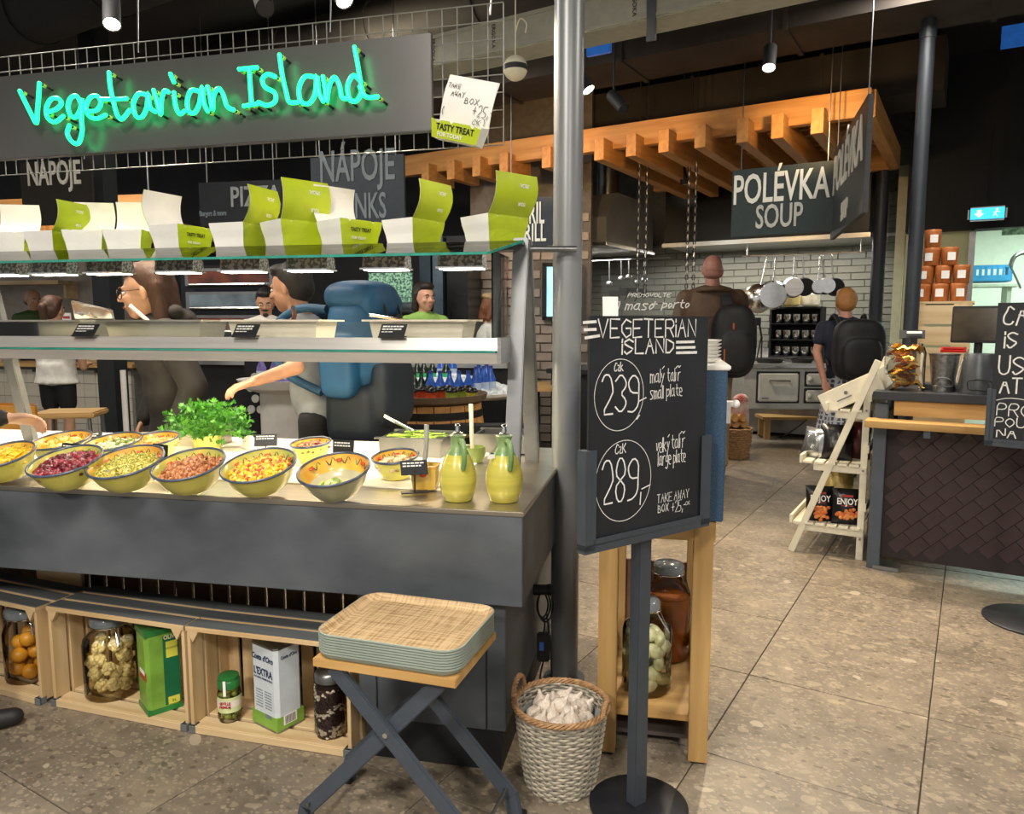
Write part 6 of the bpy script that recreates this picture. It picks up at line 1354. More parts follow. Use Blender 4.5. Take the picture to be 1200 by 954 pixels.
MB().lathe([(.29, 0), (.335, .02), (.345, .055), (.33, .055), (.318, .028), (.001, .024)], 48).build('tray_body', mat('brown_tray', '#6a5846', .5, var=.1), tr_, smooth=50)
bd = thing('black_ledge', 'black curved ledge fixed around the barrel table', 'ledge', bA+Vector((.12, -.30, .70)), -.05); MB().box((0, 0, 0), (.95, .12, .05)).build('board', M_black, bd, bevel=.004)
for x in (-.4, .4): MB().box((x, .0, -.37), (.04, .04, .68)).build('leg', M_black, bd)
bx_me = [mesh_of(MB().box((0, 0, .03), (.075, .06, .06), tx=1.15, ty=1.15), mat('packed_food_%d' % k, c_, .35, var=.3, scale=30)) for k, c_ in enumerate(('#b5432c', '#c94a2a', '#8fa03a', '#c9b93a'))]
lidm = mesh_of(MB().lathe([(.046, 0), (.05, .01), (.035, .035), (.001, .038)], 14), mat('black_cap_lid', '#1a1a1c', .25))
for k in range(13):
    x = -.2+.036*k; y = -.12+.10*(k % 3); t_ = thing('packed_salad', ['small packed red salad cup with black lid on round tray', 'small packed orange salad cup with black lid on round tray', 'small packed green salad cup with black lid on round tray', 'small packed yellow salad cup with black lid on round tray'][min(3, k//4)], 'salad cup', tr_.location+Vector((x*1.1, y, .026)), random.uniform(-.3, .3), 'salad cups on the round tray'); t_.scale = (.75, .75, .7); share('cup', bx_me[min(3, k//4)], t_); share('lid', lidm, t_, (0, 0, .061))
# ice display
ic = P(510, 462, 5.45); ic.z = 0; idp = thing('ice_display', 'white oval display heaped with crushed ice for bottles', 'display', ic, -CA); idp.scale = (1, 1, .91)
MB().lathe([(.3, 0), (.3, .03), (.25, .06), (.25, .8), (.42, .84)], 40, sx=1.35).build('pedestal', M_black, idp, smooth=40)
MB().lathe([(.40, .84), (.475, .875), (.48, .895), (.46, .895), (.44, .87), (.001, .865)], 48, sx=1.4).build('basin', M_white, idp, smooth=50)
mb = MB()
for k in range(900): a = random.uniform(0, 6.283); d_ = math.sqrt(random.random()); z = .885+.13*(1-d_*d_)*(1 if math.sin(a) > -.2 else .7); mb.ell((d_*.6*math.cos(a), d_*.42*math.sin(a), z), (.024, .02, .018), 5, 4, 0, Matrix.Rotation(a*3, 4, 'Z'))
mb.lathe([(.44, .87), (.36, .93), (.2, .99), (.001, 1.0)], 30, sx=1.4)
stuff(mb.build('crushed_ice', mat('crushed_ice', '#dfe4e6', .3, var=.08, scale=40), idp, smooth=60))
def botm(col_, cap_, r_, h_, lab=None, gl=True):
    a = mesh_of(MB().lathe([(r_*.9, 0), (r_, .01), (r_, h_*.55), (r_*.45, h_*.78), (r_*.36, h_*.92)], 14), col_); b_ = mesh_of(MB().lathe([(r_*.42, h_*.91), (r_*.42, h_), (.001, h_+.002)], 12), cap_); c_ = mesh_of(MB().lathe([(r_*1.02, h_*.2), (r_*1.02, h_*.45)], 14), lab) if lab else None; return a, b_, c_
bb = botm(mat('blue_bottle', '#2c5fc0', .15, var=.25, scale=20, coat=.5), mat('blue_cap', '#1d3a8a', .4), .036, .2, mat('blue_label', '#bcd0ea', .4)); gb_ = botm(mat('dark_bottle', '#1c2a1e', .15, coat=.5), M_rubber, .032, .19, mat('green_label', '#2fae6a', .4)); pbm = botm(mat('violet_bottle', '#7a6ab0', .2, var=.3, scale=20, coat=.5), mat('pink_cap', '#d98ab0', .4), .034, .2, mat('pale_label', '#c8d4ea', .4))
def bottle(kind, label, p, grp, tilt=0.):
    t_ = thing('drink_bottle', label, 'bottle', p, random.uniform(0, 6), grp); t_.rotation_euler = (tilt, 0, t_.rotation_euler[2]) if False else (tilt, 0, 0)
    share('glass', kind[0], t_); share('cap', kind[1], t_)
    if kind[2]: share('label', kind[2], t_)
for k, x in enumerate((505, 516, 527, 538, 549)): p = P(x, 470, 5.08); p.z = .775; bottle(bb, f'{["leftmost", "second", "middle", "fourth", "rightmost"][k]} blue water bottle in the front row on ice', p, 'blue bottles in front row')
for k, (x, y, Y) in enumerate(((558, 452, 5.12), (567, 450, 5.2), (575, 452, 5.25), (561, 450, 5.35), (570, 450, 5.4))): p = P(x, y, Y); p.z = .80; bottle(bb, 'blue water bottle in the cluster at right end of ice', p, 'blue bottles at right end')
for k, (x, y, Y) in enumerate(((518, 440, 5.6), (530, 440, 5.6))): p = P(x, y, Y); p.z = .87; bottle(bb, ['left dark blue bottle standing high at back of ice', 'right dark blue bottle standing high at back of ice'][k], p, 'blue bottles at back')
for k, x in enumerate((462, 469, 486, 494, 502)): p = P(x, 465, 5.15); p.z = .775; bottle(gb_, 'dark bottle with green label at left on the ice', p, 'dark bottles on the ice')
for k, (x, y) in enumerate(((489, 446), (497, 445), (507, 455), (523, 455))): p = P(x, y, 5.45); p.z = .85; bottle(gb_, 'dark bottle sunk in crushed ice at the back', p, 'dark bottles at the back of ice')
# second bottle tub left of the backpack man
t2 = P(345, 470, 5.4); t2.z = 0; d2 = thing('bottle_tub', 'white oval tub of violet bottles left of backpack man', 'tub', t2, 0); MB().lathe([(.2, 0), (.2, .8), (.3, .84), (.33, .9), (.31, .9), (.28, .87), (.001, .865)], 36, sx=1.2).build('tub_body', M_white, d2, smooth=40)
for k in range(10): bottle(pbm, 'violet bottle with pink cap in the oval tub', t2+Vector((random.uniform(-.2, .2), -.2+.045*k, .872)), 'violet bottles in tub')
# bottle rack
rk = P(322, 470, 5.85); rk.z = 0; ro = thing('bottle_rack', 'black rack with rows of white capped bottles lying down', 'rack', rk, -CA); MB().box((0, .12, .5), (.5, .24, 1.0)).build('rack_body', M_black, ro)
cpm = mesh_of(MB().lathe([(.032, 0), (.032, .012), (.001, .013)], 14, X=Matrix.Rotation(math.pi/2, 4, 'X')), mat('white_cap_rings', '#c9c9c4', .4))
for r_ in range(4):
    for k in range(6): share('bottle_cap', cpm, ro, (-.2+k*.08+(r_ % 2)*.04, -.002, .62+r_*.085))
# wet floor sign
wf = thing('wet_floor_sign', 'yellow folding wet floor sign behind the shelf posts', 'floor sign', G(601, 540), .2); My = mat('safety_yellow', '#d9a514', .4, var=.05)
for s_ in (-1, 1): MB().box((0, s_*.09, .27), (.26, .012, .54), tx=.72, X=Matrix.Rotation(s_*.16, 4, 'X')).build('panel', My, wf)
MB().tube([(-.07, 0, .54), (.07, 0, .54)], .014, 8).build('hinge', My, wf); X_ = Matrix.Translation((.02, -.115, .2)) @ Matrix.Rotation(math.pi/2-.16, 4, 'X'); mb = MB()
for a, b_ in (((-.07, -.04), (.07, -.04)), ((.07, -.04), (0, .09)), ((0, .09), (-.07, -.04)), ((0, .05), (0, .0)), ((0, -.012), (0, -.02))): mb.bar(X_ @ Vector((*a, .0)), X_ @ Vector((*b_, .0)), .012, .006, (0, -1, 0))
mb.build('warning_triangle', M_rubber, wf)
# round tables behind
def rtable(label, c, R, hgt):
    o = thing('round_table', label, 'table', c, 0); MB().lathe([(R, hgt-.03), (R, hgt), (.001, hgt)], 36).lathe([(R, hgt-.03), (.001, hgt-.031)], 36).build('top', M_oak, o); MB().tube([(0, 0, .03), (0, 0, hgt-.03)], .035, 12).build('leg', M_black, o); MB().lathe([(.2, 0), (.2, .015), (.04, .035)], 24).build('foot', M_black, o)
q = P(628, 455, 6.6); rtable('brown round table behind the round column', Vector((q.x, q.y, 0)), .36, 1.3-.0869*6.6+.03)
# tiled drinks counter at left with oak top
lc = thing('tiled_counter', 'white tiled counter with oak top at far left', 'counter', CW(-6.87, 5.3), -CA); MB().box((.35, .2, .40), (2.3, .36, .8)).build('core', MATS['tile_grout'], lc)
wt_me = mesh_of(MB().box((0, 0, 0), (.145, .014, .145)), mat('white_glazed_tile', '#b9b2a2', .25, var=.06, scale=3))
for i in range(15):
    for j in range(5): share('tile', wt_me, lc, (-.72+i*.151, .018, .09+j*.151), (random.uniform(-.02, .02), 0, random.uniform(-.02, .02)))
MB().box((.35, .17, .825), (2.4, .46, .045)).build('oak_top', M_oak, lc, bevel=.004)
for x in (-.5, .3, 1.1): MB().box((x, -.04, .775), (.03, .08, .05)).build('bracket', M_rubber, lc)
for k, x in enumerate((-.55, -.35, .95, 1.2)):
    p = lc.location+Matrix.Rotation(-CA, 3, 'Z') @ Vector((x, .1, .8485)); tag(MB().lathe([(.06, 0), (.1, .03), (.105, .035), (.09, .02), (.001, .012)], 20).ell((0, 0, .03), (.075, .075, .025), 12, 8, 1).build('food_plate', [M_white, mat('plated_food_%d' % k, ['#7d8a3a', '#a8823c', '#c9a86a', '#8a5a34'][k], .5, var=.3, scale=50)], loc=p, smooth=50), ['plate of green salad on oak counter at left edge', 'plate of roasted food on the oak counter', 'plate of pastry on oak counter right of girl', 'plate of brown food at end of oak counter'][k], 'plate')
tag(MB().tube([(0, 0, 0), (0, 0, .95)], .02, 12).tube([(0, 0, 0), (0, 0, .02)], .06, 12).build('white_post', M_white, loc=CW(-3.55, 2.9, 0), smooth=40), 'thin white post beside the tiled counter', 'post')
# chairs and crates in front of the tiled counter
wc = thing('wooden_stool', 'pale wooden stool with steel legs before tiled counter', 'stool', CW(-3.75, 2.6), .2); MB().box((0, 0, .66), (.4, .34, .04)).build('seat', M_oak, wc, bevel=.01)
for x in (-.16, .16):
    for y in (-.13, .13): MB().tube([(x, y, .64), (x*1.2, y*1.2, 0)], .014, 8).build('leg', M_steel2, wc)
yc = thing('yellow_chair', 'yellow wooden chair back behind the left bowls', 'chair', P(40, 494, 4.3)-Vector((0, 0, P(40, 494, 4.3).z)), -.2); MB().box((0, 0, .45), (.42, .4, .03)).build('seat', M_oak, yc); MB().box((0, -.19, .78), (.42, .03, .16)).build('backrest', mat('honey_wood', '#c98f3a', .45), yc, bevel=.03)
for x in (-.18, .18):
    for y in (-.18, .18): MB().tube([(x, y, 0), (x, y, .44 if y > 0 else .85)], .014, 8).build('leg', M_steel2, yc)
# shelf, pillar and pale wall behind the counter staff at left
tag(MB().box((0, 0, 0), (1.5, .3, .05)).box((-.7, .1, -.1), (.03, .2, .2)).box((.7, .1, -.1), (.03, .2, .2)).build('wall_shelf', M_pine, loc=P(20, 332, 9.75), rz=-CA), 'long pine wall shelf above man in green', 'shelf')
struct(MB().box((0, 0, 0), (2.2, .06, 1.9)).build('wall_pale_panel', mat('pale_plaster', '#a39c92', .8, var=.06), loc=P(70, 380, 10.0), rz=-CA))
tag(MB().box((0, 0, 0), (.15, .15, 3.68)).box((0, 0, -1.8), (.2, .2, .06)).build('square_pillar', mat('pillar_black', '#1b2124', .5), loc=Vector((P(127, 350, 5.9).x, 5.9, 1.85)), rz=-CA), 'square black pillar left of woman with glasses', 'pillar')
mr = thing('menu_rack', 'white leaflet rack with red print behind the girl', 'rack', P(80, 395, 8.5), -CA+.3); MB().box((0, 0, .12), (.09, .02, .3)).build('rack_plate', M_paper, mr); MB().box((0, -.012, .22), (.07, .004, .03)).box((.02, -.012, .16), (.04, .004, .03)).build('print', mat('leaflet_red', '#b03a3a', .5), mr); MB().tube([(0, .02, -.286), (0, .02, 0)], .01, 8).build('stem', M_rubber, mr)
cm = thing('card_machine', 'tilted black till screen behind left steel pan', 'till', P(103, 392, 8.5), -.6); MB().box((0, 0, .12), (.2, .03, .15), X=Matrix.Rotation(-.6, 4, 'X')).build('screen', M_rubber, cm, bevel=.005); MB().tube([(0, .05, -.32), (0, .03, .1)], .02, 8).build('stem', M_steel2, cm)
# pizza ovens behind
def oven(label, px, py, Y, W, Hh, rows, name='pizza_oven', lit=True):
    c = P(px, py, Y); o = thing(name, label, 'oven', (c.x, c.y, 0), -CA); z0 = c.z-Hh/2
    MB().box((0, .3, z0/2), (W*.96, .6, z0)).build('base', M_black, o); MB().box((0, .33, z0+Hh/2), (W, .6, Hh)).build('case', mat('oven_black', '#202326', .35, metal=.5), o)
    for k in range(rows):
        z = z0+Hh*(k+.5)/rows; d_ = MB().box((0, .02, z), (W*.88, .03, Hh/rows*.74)).build('door', M_steel2, o); MB().box((0, -.0, z), (W*.8, .012, Hh/rows*.5)).build('window', mat('oven_window_%d' % (k % 2), ['#3a2018', '#4a5660'][k % 2], .12, col2=['#7a3f2a', '#6f7f88'][k % 2], scale=4), d_); MB().tube([(-W*.38, -.03, z-Hh/rows*.33), (W*.38, -.03, z-Hh/rows*.33)], .012, 8).build('handle', M_steel, d_)
    return o
oven('stacked pizza oven behind the cook in white', 268, 352, 7.6, 1.1, .7, 3)
oven('steel oven block behind the woman in green', 458, 372, 7.35, .56, .53, 2, 'bread_oven')
tag(MB().box((0, 0, 0), (.42, .03, .22)).box((0, .1, -.14), (.5, .3, .04)).box((-.22, .2, -.3), (.03, .03, .5)).box((.22, .2, -.3), (.03, .03, .5)).build('bottle_shelf', mat('green_sparkle', '#2e5a48', .25, col2='#9fd0b4', scale=55, detail=1), loc=P(458, 334, 7.0), rz=-CA), 'shelf of sparkling green bottles above steel oven', 'shelf')
for k, (x0, x1, cl) in enumerate(((500, 513, '#2b3a44'), (515, 527, '#50606a'), (531, 556, '#15181b'))):
    a, b_ = P(x0, 350, 7.25), P(x1, 350, 7.25); tag(MB().box((0, 0, 1.05), (b_.x-a.x, .5, 2.1)).box((-.35*(b_.x-a.x), -.27, 1.1), (.02, .03, .6)).build('tall_fridge', mat('fridge_%d' % k, cl, .3, metal=.2), loc=((a.x+b_.x)/2, 7.35, 0), rz=-CA), ['narrow slate fridge behind woman in green', 'pale slim cabinet behind woman in green', 'wide black fridge left of capped worker'][k], 'fridge')
ch_ = thing('pizza_counter', 'steel pizza counter in front of the kitchen staff', 'counter', CW(-2.3, 3.85), -CA); MB().box((0, .21, .96), (2.9, .42, .04)).build('top', M_steel, ch_); MB().box((0, .22, .47), (2.8, .34, .94)).build('front', M_black, ch_)
for k, (x, w_, h_, cl) in enumerate(((-.9, .5, .12, '#b8b4a8'), (.1, .35, .1, '#c9c6bc'), (.55, .3, .16, '#8f9496'))): tag(MB().box((0, 0, h_/2), (w_, .3, h_)).box((0, 0, h_), (w_+.03, .33, .01)).build('ingredient_tub', mat('tub_%d' % k, cl, .4), loc=ch_.location+Matrix.Rotation(-CA, 3, 'Z') @ Vector((x, .25, .9805)), rz=-CA), ['long pale tub on pizza counter before the cook', 'white tub on pizza counter before woman in green', 'grey tub on the pizza counter at right'][k], 'tub')
# ================================================================ people
def blob(name, mb, m, parent, vox=.008, it=4):
    o = mb.build(name, m, parent); r = o.modifiers.new('unite', 'REMESH'); r.mode = 'VOXEL'; r.voxel_size = vox; r.use_smooth_shade = True
    s = o.modifiers.new('relax', 'SMOOTH'); s.factor = .5; s.iterations = it; return o
SK = {}
def skin(c): return mat('skin_'+c[1:], c, .5, var=.06, scale=30)
def lerp(a, b_, t): return a+(b_-a)*t
def hand_prims(mb, w, d, side, k, curl=.5, up=Vector((0, 0, 1))):
    """palm and five fingers from wrist w along d; side is the thumb's side"""
    d = d.normalized(); s_ = (side-d*side.dot(d)).normalized(); n_ = d.cross(s_)
    if n_.z > 0: n_ = -n_                                  # palm side faces down
    for q in (-.028, -.01, .01, .028): mb.cap(w+d*.01*k+s_*q*.7*k, w+d*.085*k+s_*q*k, .014*k, .0125*k, 8)
    for q, L_ in ((.029, .066), (.0095, .076), (-.0105, .07), (-.03, .054)):
        p0 = w+d*.085*k+s_*q*k; p1 = p0+(d*math.cos(curl*.5)+n_*math.sin(curl*.5))*L_*.45*k; p2 = p1+(d*math.cos(curl*1.5)+n_*math.sin(curl*1.5))*L_*.32*k; p3 = p2+(d*math.cos(curl*2.2)+n_*math.sin(curl*2.2))*L_*.25*k
        mb.cap(p0, p1, .0095*k, .009*k, 8); mb.cap(p1, p2, .009*k, .0082*k, 8); mb.cap(p2, p3, .0082*k, .0072*k, 8)
    t0 = w+d*.03*k+s_*.03*k; t1 = t0+(d*.7+s_*.65+n_*.2).normalized()*.035*k; t2 = t1+(d*.95+s_*.15+n_*.3).normalized()*.03*k
    mb.cap(t0, t1, .0125*k, .0105*k, 8); mb.cap(t1, t2, .0105*k, .0085*k, 8)
def head_prims(mb, c, k, R):
    """head facing -Y before rotation R about c"""
    def e(p, r): mb.ell(c+R @ (Vector(p)*k), tuple(v*k for v in r), 18, 12, X=R.to_4x4())
    e((0, .012, .025), (.076, .094, .092)); e((0, -.018, -.03), (.062, .07, .075)); e((0, -.045, -.075), (.036, .038, .034)); e((0, -.078, .022), (.045, .015, .012))
    mb.cap(c+R @ (Vector((0, -.085, .015))*k), c+R @ (Vector((0, -.108, -.022))*k), .008*k, .0125*k, 8)
    for s_ in (-1, 1): e((s_*.011, -.094, -.026), (.009, .010, .008)); e((s_*.077, .012, -.008), (.009, .017, .03)); e((s_*.038, -.066, -.022), (.02, .02, .018))
    e((0, -.082, -.052), (.024, .012, .0055)); e((0, -.081, -.063), (.02, .012, .006))
def face_parts(root, c, k, R, brow='#3a2a1e', lip='#a86a5e', beard=None):
    for s_ in (-1, 1):
        MB().ell(c+R @ (Vector((s_*.033, -.077, .003))*k), (.0125*k, .008*k, .0075*k), 12, 8, X=R.to_4x4()).build('eye', M_white, root, smooth=60); MB().ell(c+R @ (Vector((s_*.033, -.0835, .003))*k), (.0055*k, .003*k, .0055*k), 10, 6, X=R.to_4x4()).build('iris', mat('iris_dark', '#2c2018', .2), root, smooth=60)
        MB().tube([c+R @ (Vector((s_*x, -.089+.2*(x-.03)**1*.2, z))*k) for x, z in ((.014, .022), (.03, .027), (.048, .022))], [.003*k, .0042*k, .0025*k], 6).build('eyebrow', mat('brow_'+brow[1:], brow, .7), root)
    MB().ell(c+R @ (Vector((0, -.092, -.056))*k), (.022*k, .006*k, .0065*k), 12, 8, X=R.to_4x4()).build('lips', mat('lip_'+lip[1:], lip, .45), root, smooth=60)
def hair_prims(mb, c, k, R, style):
    def e(p, r): mb.ell(c+R @ (Vector(p)*k), tuple(v*k for v in r), 16, 12, X=R.to_4x4())
    def cp(p, q, a, b_): mb.cap(c+R @ (Vector(p)*k), c+R @ (Vector(q)*k), a*k, b_*k, 10)
    if style == 'bald': e((0, .045, -.03), (.077, .064, .045)); return
    e((0, .03, .05), (.082, .092, .085)); e((0, .055, .0), (.078, .068, .08)); e((0, -.03, .092), (.066, .055, .036))
    for s_ in (-1, 1): e((s_*.072, .045, .03), (.014, .042, .05))
    if style == 'short': e((0, -.045, .1), (.055, .04, .028))
    if style == 'long':
        for s_ in (-1, 1):
            cp((s_*.062, .06, .05), (s_*.068, .065, -.10), .024, .026); cp((s_*.068, .065, -.10), (s_*.085, .02, -.27), .026, .024); cp((s_*.06, .06, .02), (s_*.07, .07, -.25), .036, .034)
        cp((0, .075, .02), (0, .085, -.24), .055, .05)
    if style == 'bob':
        for s_ in (-1, 1): cp((s_*.07, .02, .03), (s_*.075, .03, -.09), .03, .028)
        cp((0, .07, .0), (0, .07, -.09), .05, .045)
    if style == 'pony': cp((0, .1, .05), (0, .14, .03), .025, .03); cp((0, .14, .03), (0, .13, -.17), .035, .018)
def person(label, loc, rz, h, skinc, hairc, style, topc, botc, arms, lean=(0, 0), head=(0, 0, 0), hs=1., legs=None, sleeve=2, puff=.0, vox=.009, top_name='jacket', bot_name='trousers', bot='trousers', shoec='#1c1c1e', brow='#3a2a1e', topm=None, botm=None, hem=.0, curl=.5, width=1., thumbs=None, face=True):
    o = thing('person', label, 'person', loc, rz); k = h/1.75; sk = skin(skinc); V = Vector
    hip, sh = V((0, 0, .93*k)), V((lean[0], lean[1], 1.42*k)); mid = lerp(hip, sh, .5)
    neck = sh+V((lean[0]*.15, lean[1]*.15, .055*k)); hc = neck+V((0, -.012, .125*k))+V((lean[0]*.2, lean[1]*.2, 0)); kk = k*hs
    from mathutils import Euler
    R = Euler(head, 'XYZ').to_matrix(); sw = .175*k*width
    body, top, bo, shoes = MB(), MB(), MB(), MB()
    head_prims(body, hc, kk, R); body.cap(sh+V((0, .01, 0)), neck+V((0, 0, .05*k)), .064*k, .056*k)
    def torso(mb, g, upto=1.):
        mb.ell(lerp(hip, mid, .0), (.155*k*width+g, .105*k+g, .12*k+g), 18, 12); mb.ell(lerp(hip, sh, .35), (.14*k*width+g, .1*k+g, .16*k+g), 18, 12); mb.ell(lerp(hip, sh, .72), (.16*k*width+g, .112*k+g, .17*k+g), 18, 12); mb.ell(lerp(hip, sh, .95), (.15*k*width+g, .085*k+g, .07*k+g), 18, 12)
    torso(body, -.006); torso(top, .012+puff); top.cap(sh+V((-sw*.85, 0, -.035*k)), sh+V((0, 0, .01*k)), .056*k+puff*.7, .07*k+puff*.5); top.cap(sh+V((sw*.85, 0, -.035*k)), sh+V((0, 0, .01*k)), .056*k+puff*.7, .07*k+puff*.5); top.sbox(lerp(hip, sh, .42), (.155*k*width+puff, .105*k+puff, .25*k), .75)
    if hem: top.lathe([(.17*k*width+puff+hem*.25, -hem), (.165*k*width+puff, 0), (.15*k*width+puff, .14*k)], 20, hip, sy=.72, caps=True)
    for i, s_ in enumerate((-1, 1)):
        S_ = sh+V((s_*sw, .0, -.04*k)); el, wr = V(arms[i][0]), V(arms[i][1])
        body.cap(S_, el, .047*k, .038*k); body.cap(el, wr, .039*k, .026*k)
        fd = (wr-el).normalized(); hand_prims(body, wr, fd, V(thumbs[i]) if thumbs else V((-s_*.8, -.5, .2)), k, curl)
        top.cap(S_, lerp(S_, el, 1. if sleeve > 1 else .55), .062*k+puff, (.052 if sleeve > 1 else .06)*k+puff*.8)
        if sleeve > 1: top.cap(el, lerp(el, wr, .97 if sleeve > 1.5 else .5), .052*k+puff*.8, .036*k+puff*.5)
        hj = hip+V((s_*.085*k, 0, -.02*k)); kn, an = (V(legs[i][0]), V(legs[i][1])) if legs else (V((s_*.095*k, -.012, .5*k)), V((s_*.1*k, .012, .085*k)))
        body.cap(hj, kn, .078*k, .052*k); body.cap(kn, lerp(kn, an, .35), .05*k, .053*k); body.cap(lerp(kn, an, .35), an, .053*k, .033*k)
        fdv = V(legs[i][2]) if legs else V((s_*.12, -1, 0)); fdv.normalize(); body.cap(an+V((0, 0, -.04*k)), an+fdv*.12*k+V((0, 0, -.055*k)), .034*k, .028*k)
        if bot == 'trousers': bo.cap(hj, kn, .095*k, .07*k); bo.cap(kn, an+V((0, 0, .02)), .07*k, .058*k)
        if bot == 'shorts': bo.cap(hj, lerp(hj, kn, .62), .1*k, .085*k)
        z0 = an.z-.085*k; f0 = V((an.x, an.y, z0+.033*k)); shoes.cap(f0-fdv*.05*k, f0+fdv*.05*k, .033*k, .036*k); shoes.cap(f0+fdv*.05*k, f0+fdv*.15*k-V((0, 0, .003)), .038*k, .03*k); shoes.cap(an+V((0, 0, -.01)), f0, .044*k, .036*k)
    bo.ell(hip+V((0, 0, -.02*k)), (.165*k*width, .115*k, .11*k), 18, 12)
    if bot == 'skirt': bo.lathe([(.26*k, -.62*k), (.21*k, -.3*k), (.165*k, 0), (.15*k, .05)], 28, hip, sy=.8, caps=True)
    blob('body', body, sk, o, vox); tm = topm or mat('cloth_'+topc[1:], topc, .75, var=.12, scale=14, bump=.15); tp = blob(top_name, top, tm, o, .011, 12)
    blob(bot_name, bo, botm or mat('cloth_'+botc[1:], botc, .8, var=.12, scale=14), o, .012, 4); blob('shoes', shoes, mat('shoe_'+shoec[1:], shoec, .6), o, .011, 3)
    hb = MB(); hair_prims(hb, hc, kk, R, style); blob('hair', hb, mat('hair_'+hairc[1:], hairc, .55, var=.3, scale=60, stretch=(6, 6, .6), bump=.3), o, .010, 3)
    if face: face_parts(o, hc, kk, R, brow)
    return o, hc, kk, R, sh, k
def glob(o, p): return Matrix.Rotation(-o[1], 3, 'Z') @ (Vector(p)-Vector(o[0]))     # world point to person's frame
# woman with glasses, profile to the left
Wp = CW(toC(onplane(205, 400, CW(0, 1.36), n0)).x, 1.36); Wr = D2(-50); g = lambda p: glob((Wp, Wr), p)
w_ = person('woman with long brown hair and glasses in grey puffer jacket looking left', Wp, Wr, 1.58, '#c99a7c', '#4a2f1f', 'long', '#231f1d', '#26282c', (((-.27, .0, 1.0), (-.25, -.1, .80)), ((.27, .0, 1.0), (.25, -.1, .80))), lean=(0, -.08), head=(.1, 0, -.55), hs=1.27, puff=.022, hem=.22, vox=.007, top_name='puffer_jacket')
o, hc, kk, R, sh, k = w_
gl = MB()
for s_ in (-1, 1): gl.tube([hc+R @ (Vector((s_*.033+.025*math.cos(t), -.096, .0+.022*math.sin(t)))*kk) for t in [2*math.pi*q/20 for q in range(20)]], .0022, 6, closed=True); gl.tube([hc+R @ (Vector((s_*.058, -.094, .008))*kk), hc+R @ (Vector((s_*.08, .01, .008))*kk)], .002, 6)
gl.tube([hc+R @ (Vector((-.009, -.1, .004))*kk), hc+R @ (Vector((.009, -.1, .004))*kk)], .002, 6); gl.build('glasses', mat('dark_glasses', '#2a1c16', .25), o, smooth=50)
hd_ = MB(); hd_.ell(sh+Vector((0, .10, .03)), (.15, .07, .06)); hd_.ell(sh+Vector((0, .13, .0)), (.13, .06, .09)); hd_.ell(sh+Vector((.09, .05, .06)), (.06, .06, .05)); hd_.ell(sh+Vector((-.09, .05, .06)), (.06, .06, .05)); blob('hood', hd_, MATS['cloth_231f1d'], o, .01, 4)
# man with the big blue backpack
Mp = CW(toC(onplane(375, 400, CW(0, 1.38), n0)).x, 1.42); Mr = D2(-112); g = lambda p: glob((Mp, Mr), p)
hw = P(298, 447, 3.18); ew = P(348, 430, 3.30)
m_ = person('man with dark hair in grey shirt carrying big blue backpack', Mp, Mr, 1.60, '#b98a6e', '#1f1916', 'short', '#8d9296', '#17181b', ((g(P(420, 440, 3.75)), g(P(380, 460, 3.9))), (g(ew), g(hw))), lean=(0, -.13), head=(.15, 0, .15), hs=1.1, sleeve=1, vox=.007, top_name='shirt')
m_ = m_; o, hc, kk, R, sh, k = m_
bp = thing('backpack', 'large blue hiking backpack with navy base on the man', 'backpack', Mp, Mr)
b1, b2_ = MB(), MB(); Mbl, Mnv = mat('blue_nylon', '#124a70', .6, var=.15, scale=9, bump=.1), mat('navy_nylon', '#182430', .65, var=.15, scale=9)
b1.sbox((0, .23, 1.2), (.18, .14, .25), .65); b1.sbox((.19, .22, 1.1), (.05, .09, .14)); b1.sbox((-.19, .22, 1.1), (.05, .09, .14)); b1.sbox((0, .37, 1.2), (.13, .04, .12)); blob('main_bag', b1, Mbl, bp, .011, 4)
b2_.sbox((0, .24, .88), (.185, .145, .15)); b2_.sbox((.0, .38, .98), (.14, .05, .16)); b2_.ell((0, .25, .76), (.15, .12, .07)); blob('lower_bag', b2_, Mnv, bp, .011, 4)
lid_ = MB(); lid_.sbox((0, .22, 1.42), (.175, .15, .075), .75); lid_.sbox((0, .33, 1.38), (.15, .05, .06), .7); blob('top_lid', lid_, Mbl, bp, .011, 4)
for s_ in (-1, 1):
    MB().tube(spline([(s_*.11, .10, 1.36), (s_*.12, -.06, 1.36), (s_*.13, -.19, 1.26), (s_*.15, -.13, 1.08), (s_*.16, .1, .98)]), .02, 8).build('shoulder_strap', mat('strap_blue', '#1f4a6a', .7), bp, smooth=60)
MB().tube(spline([(-.06, .30, 1.46), (-.06, .385, 1.36), (-.06, .42, 1.15)]), .007, 6).tube(spline([(.06, .30, 1.46), (.06, .385, 1.36), (.06, .42, 1.15)]), .007, 6).build('buckle_strap', M_rubber, bp); MB().tube(spline([(.05, .385, 1.30), (0, .41, 1.33), (-.05, .385, 1.30)]), .012, 6).build('dark_pocket_edge', M_rubber, bp)
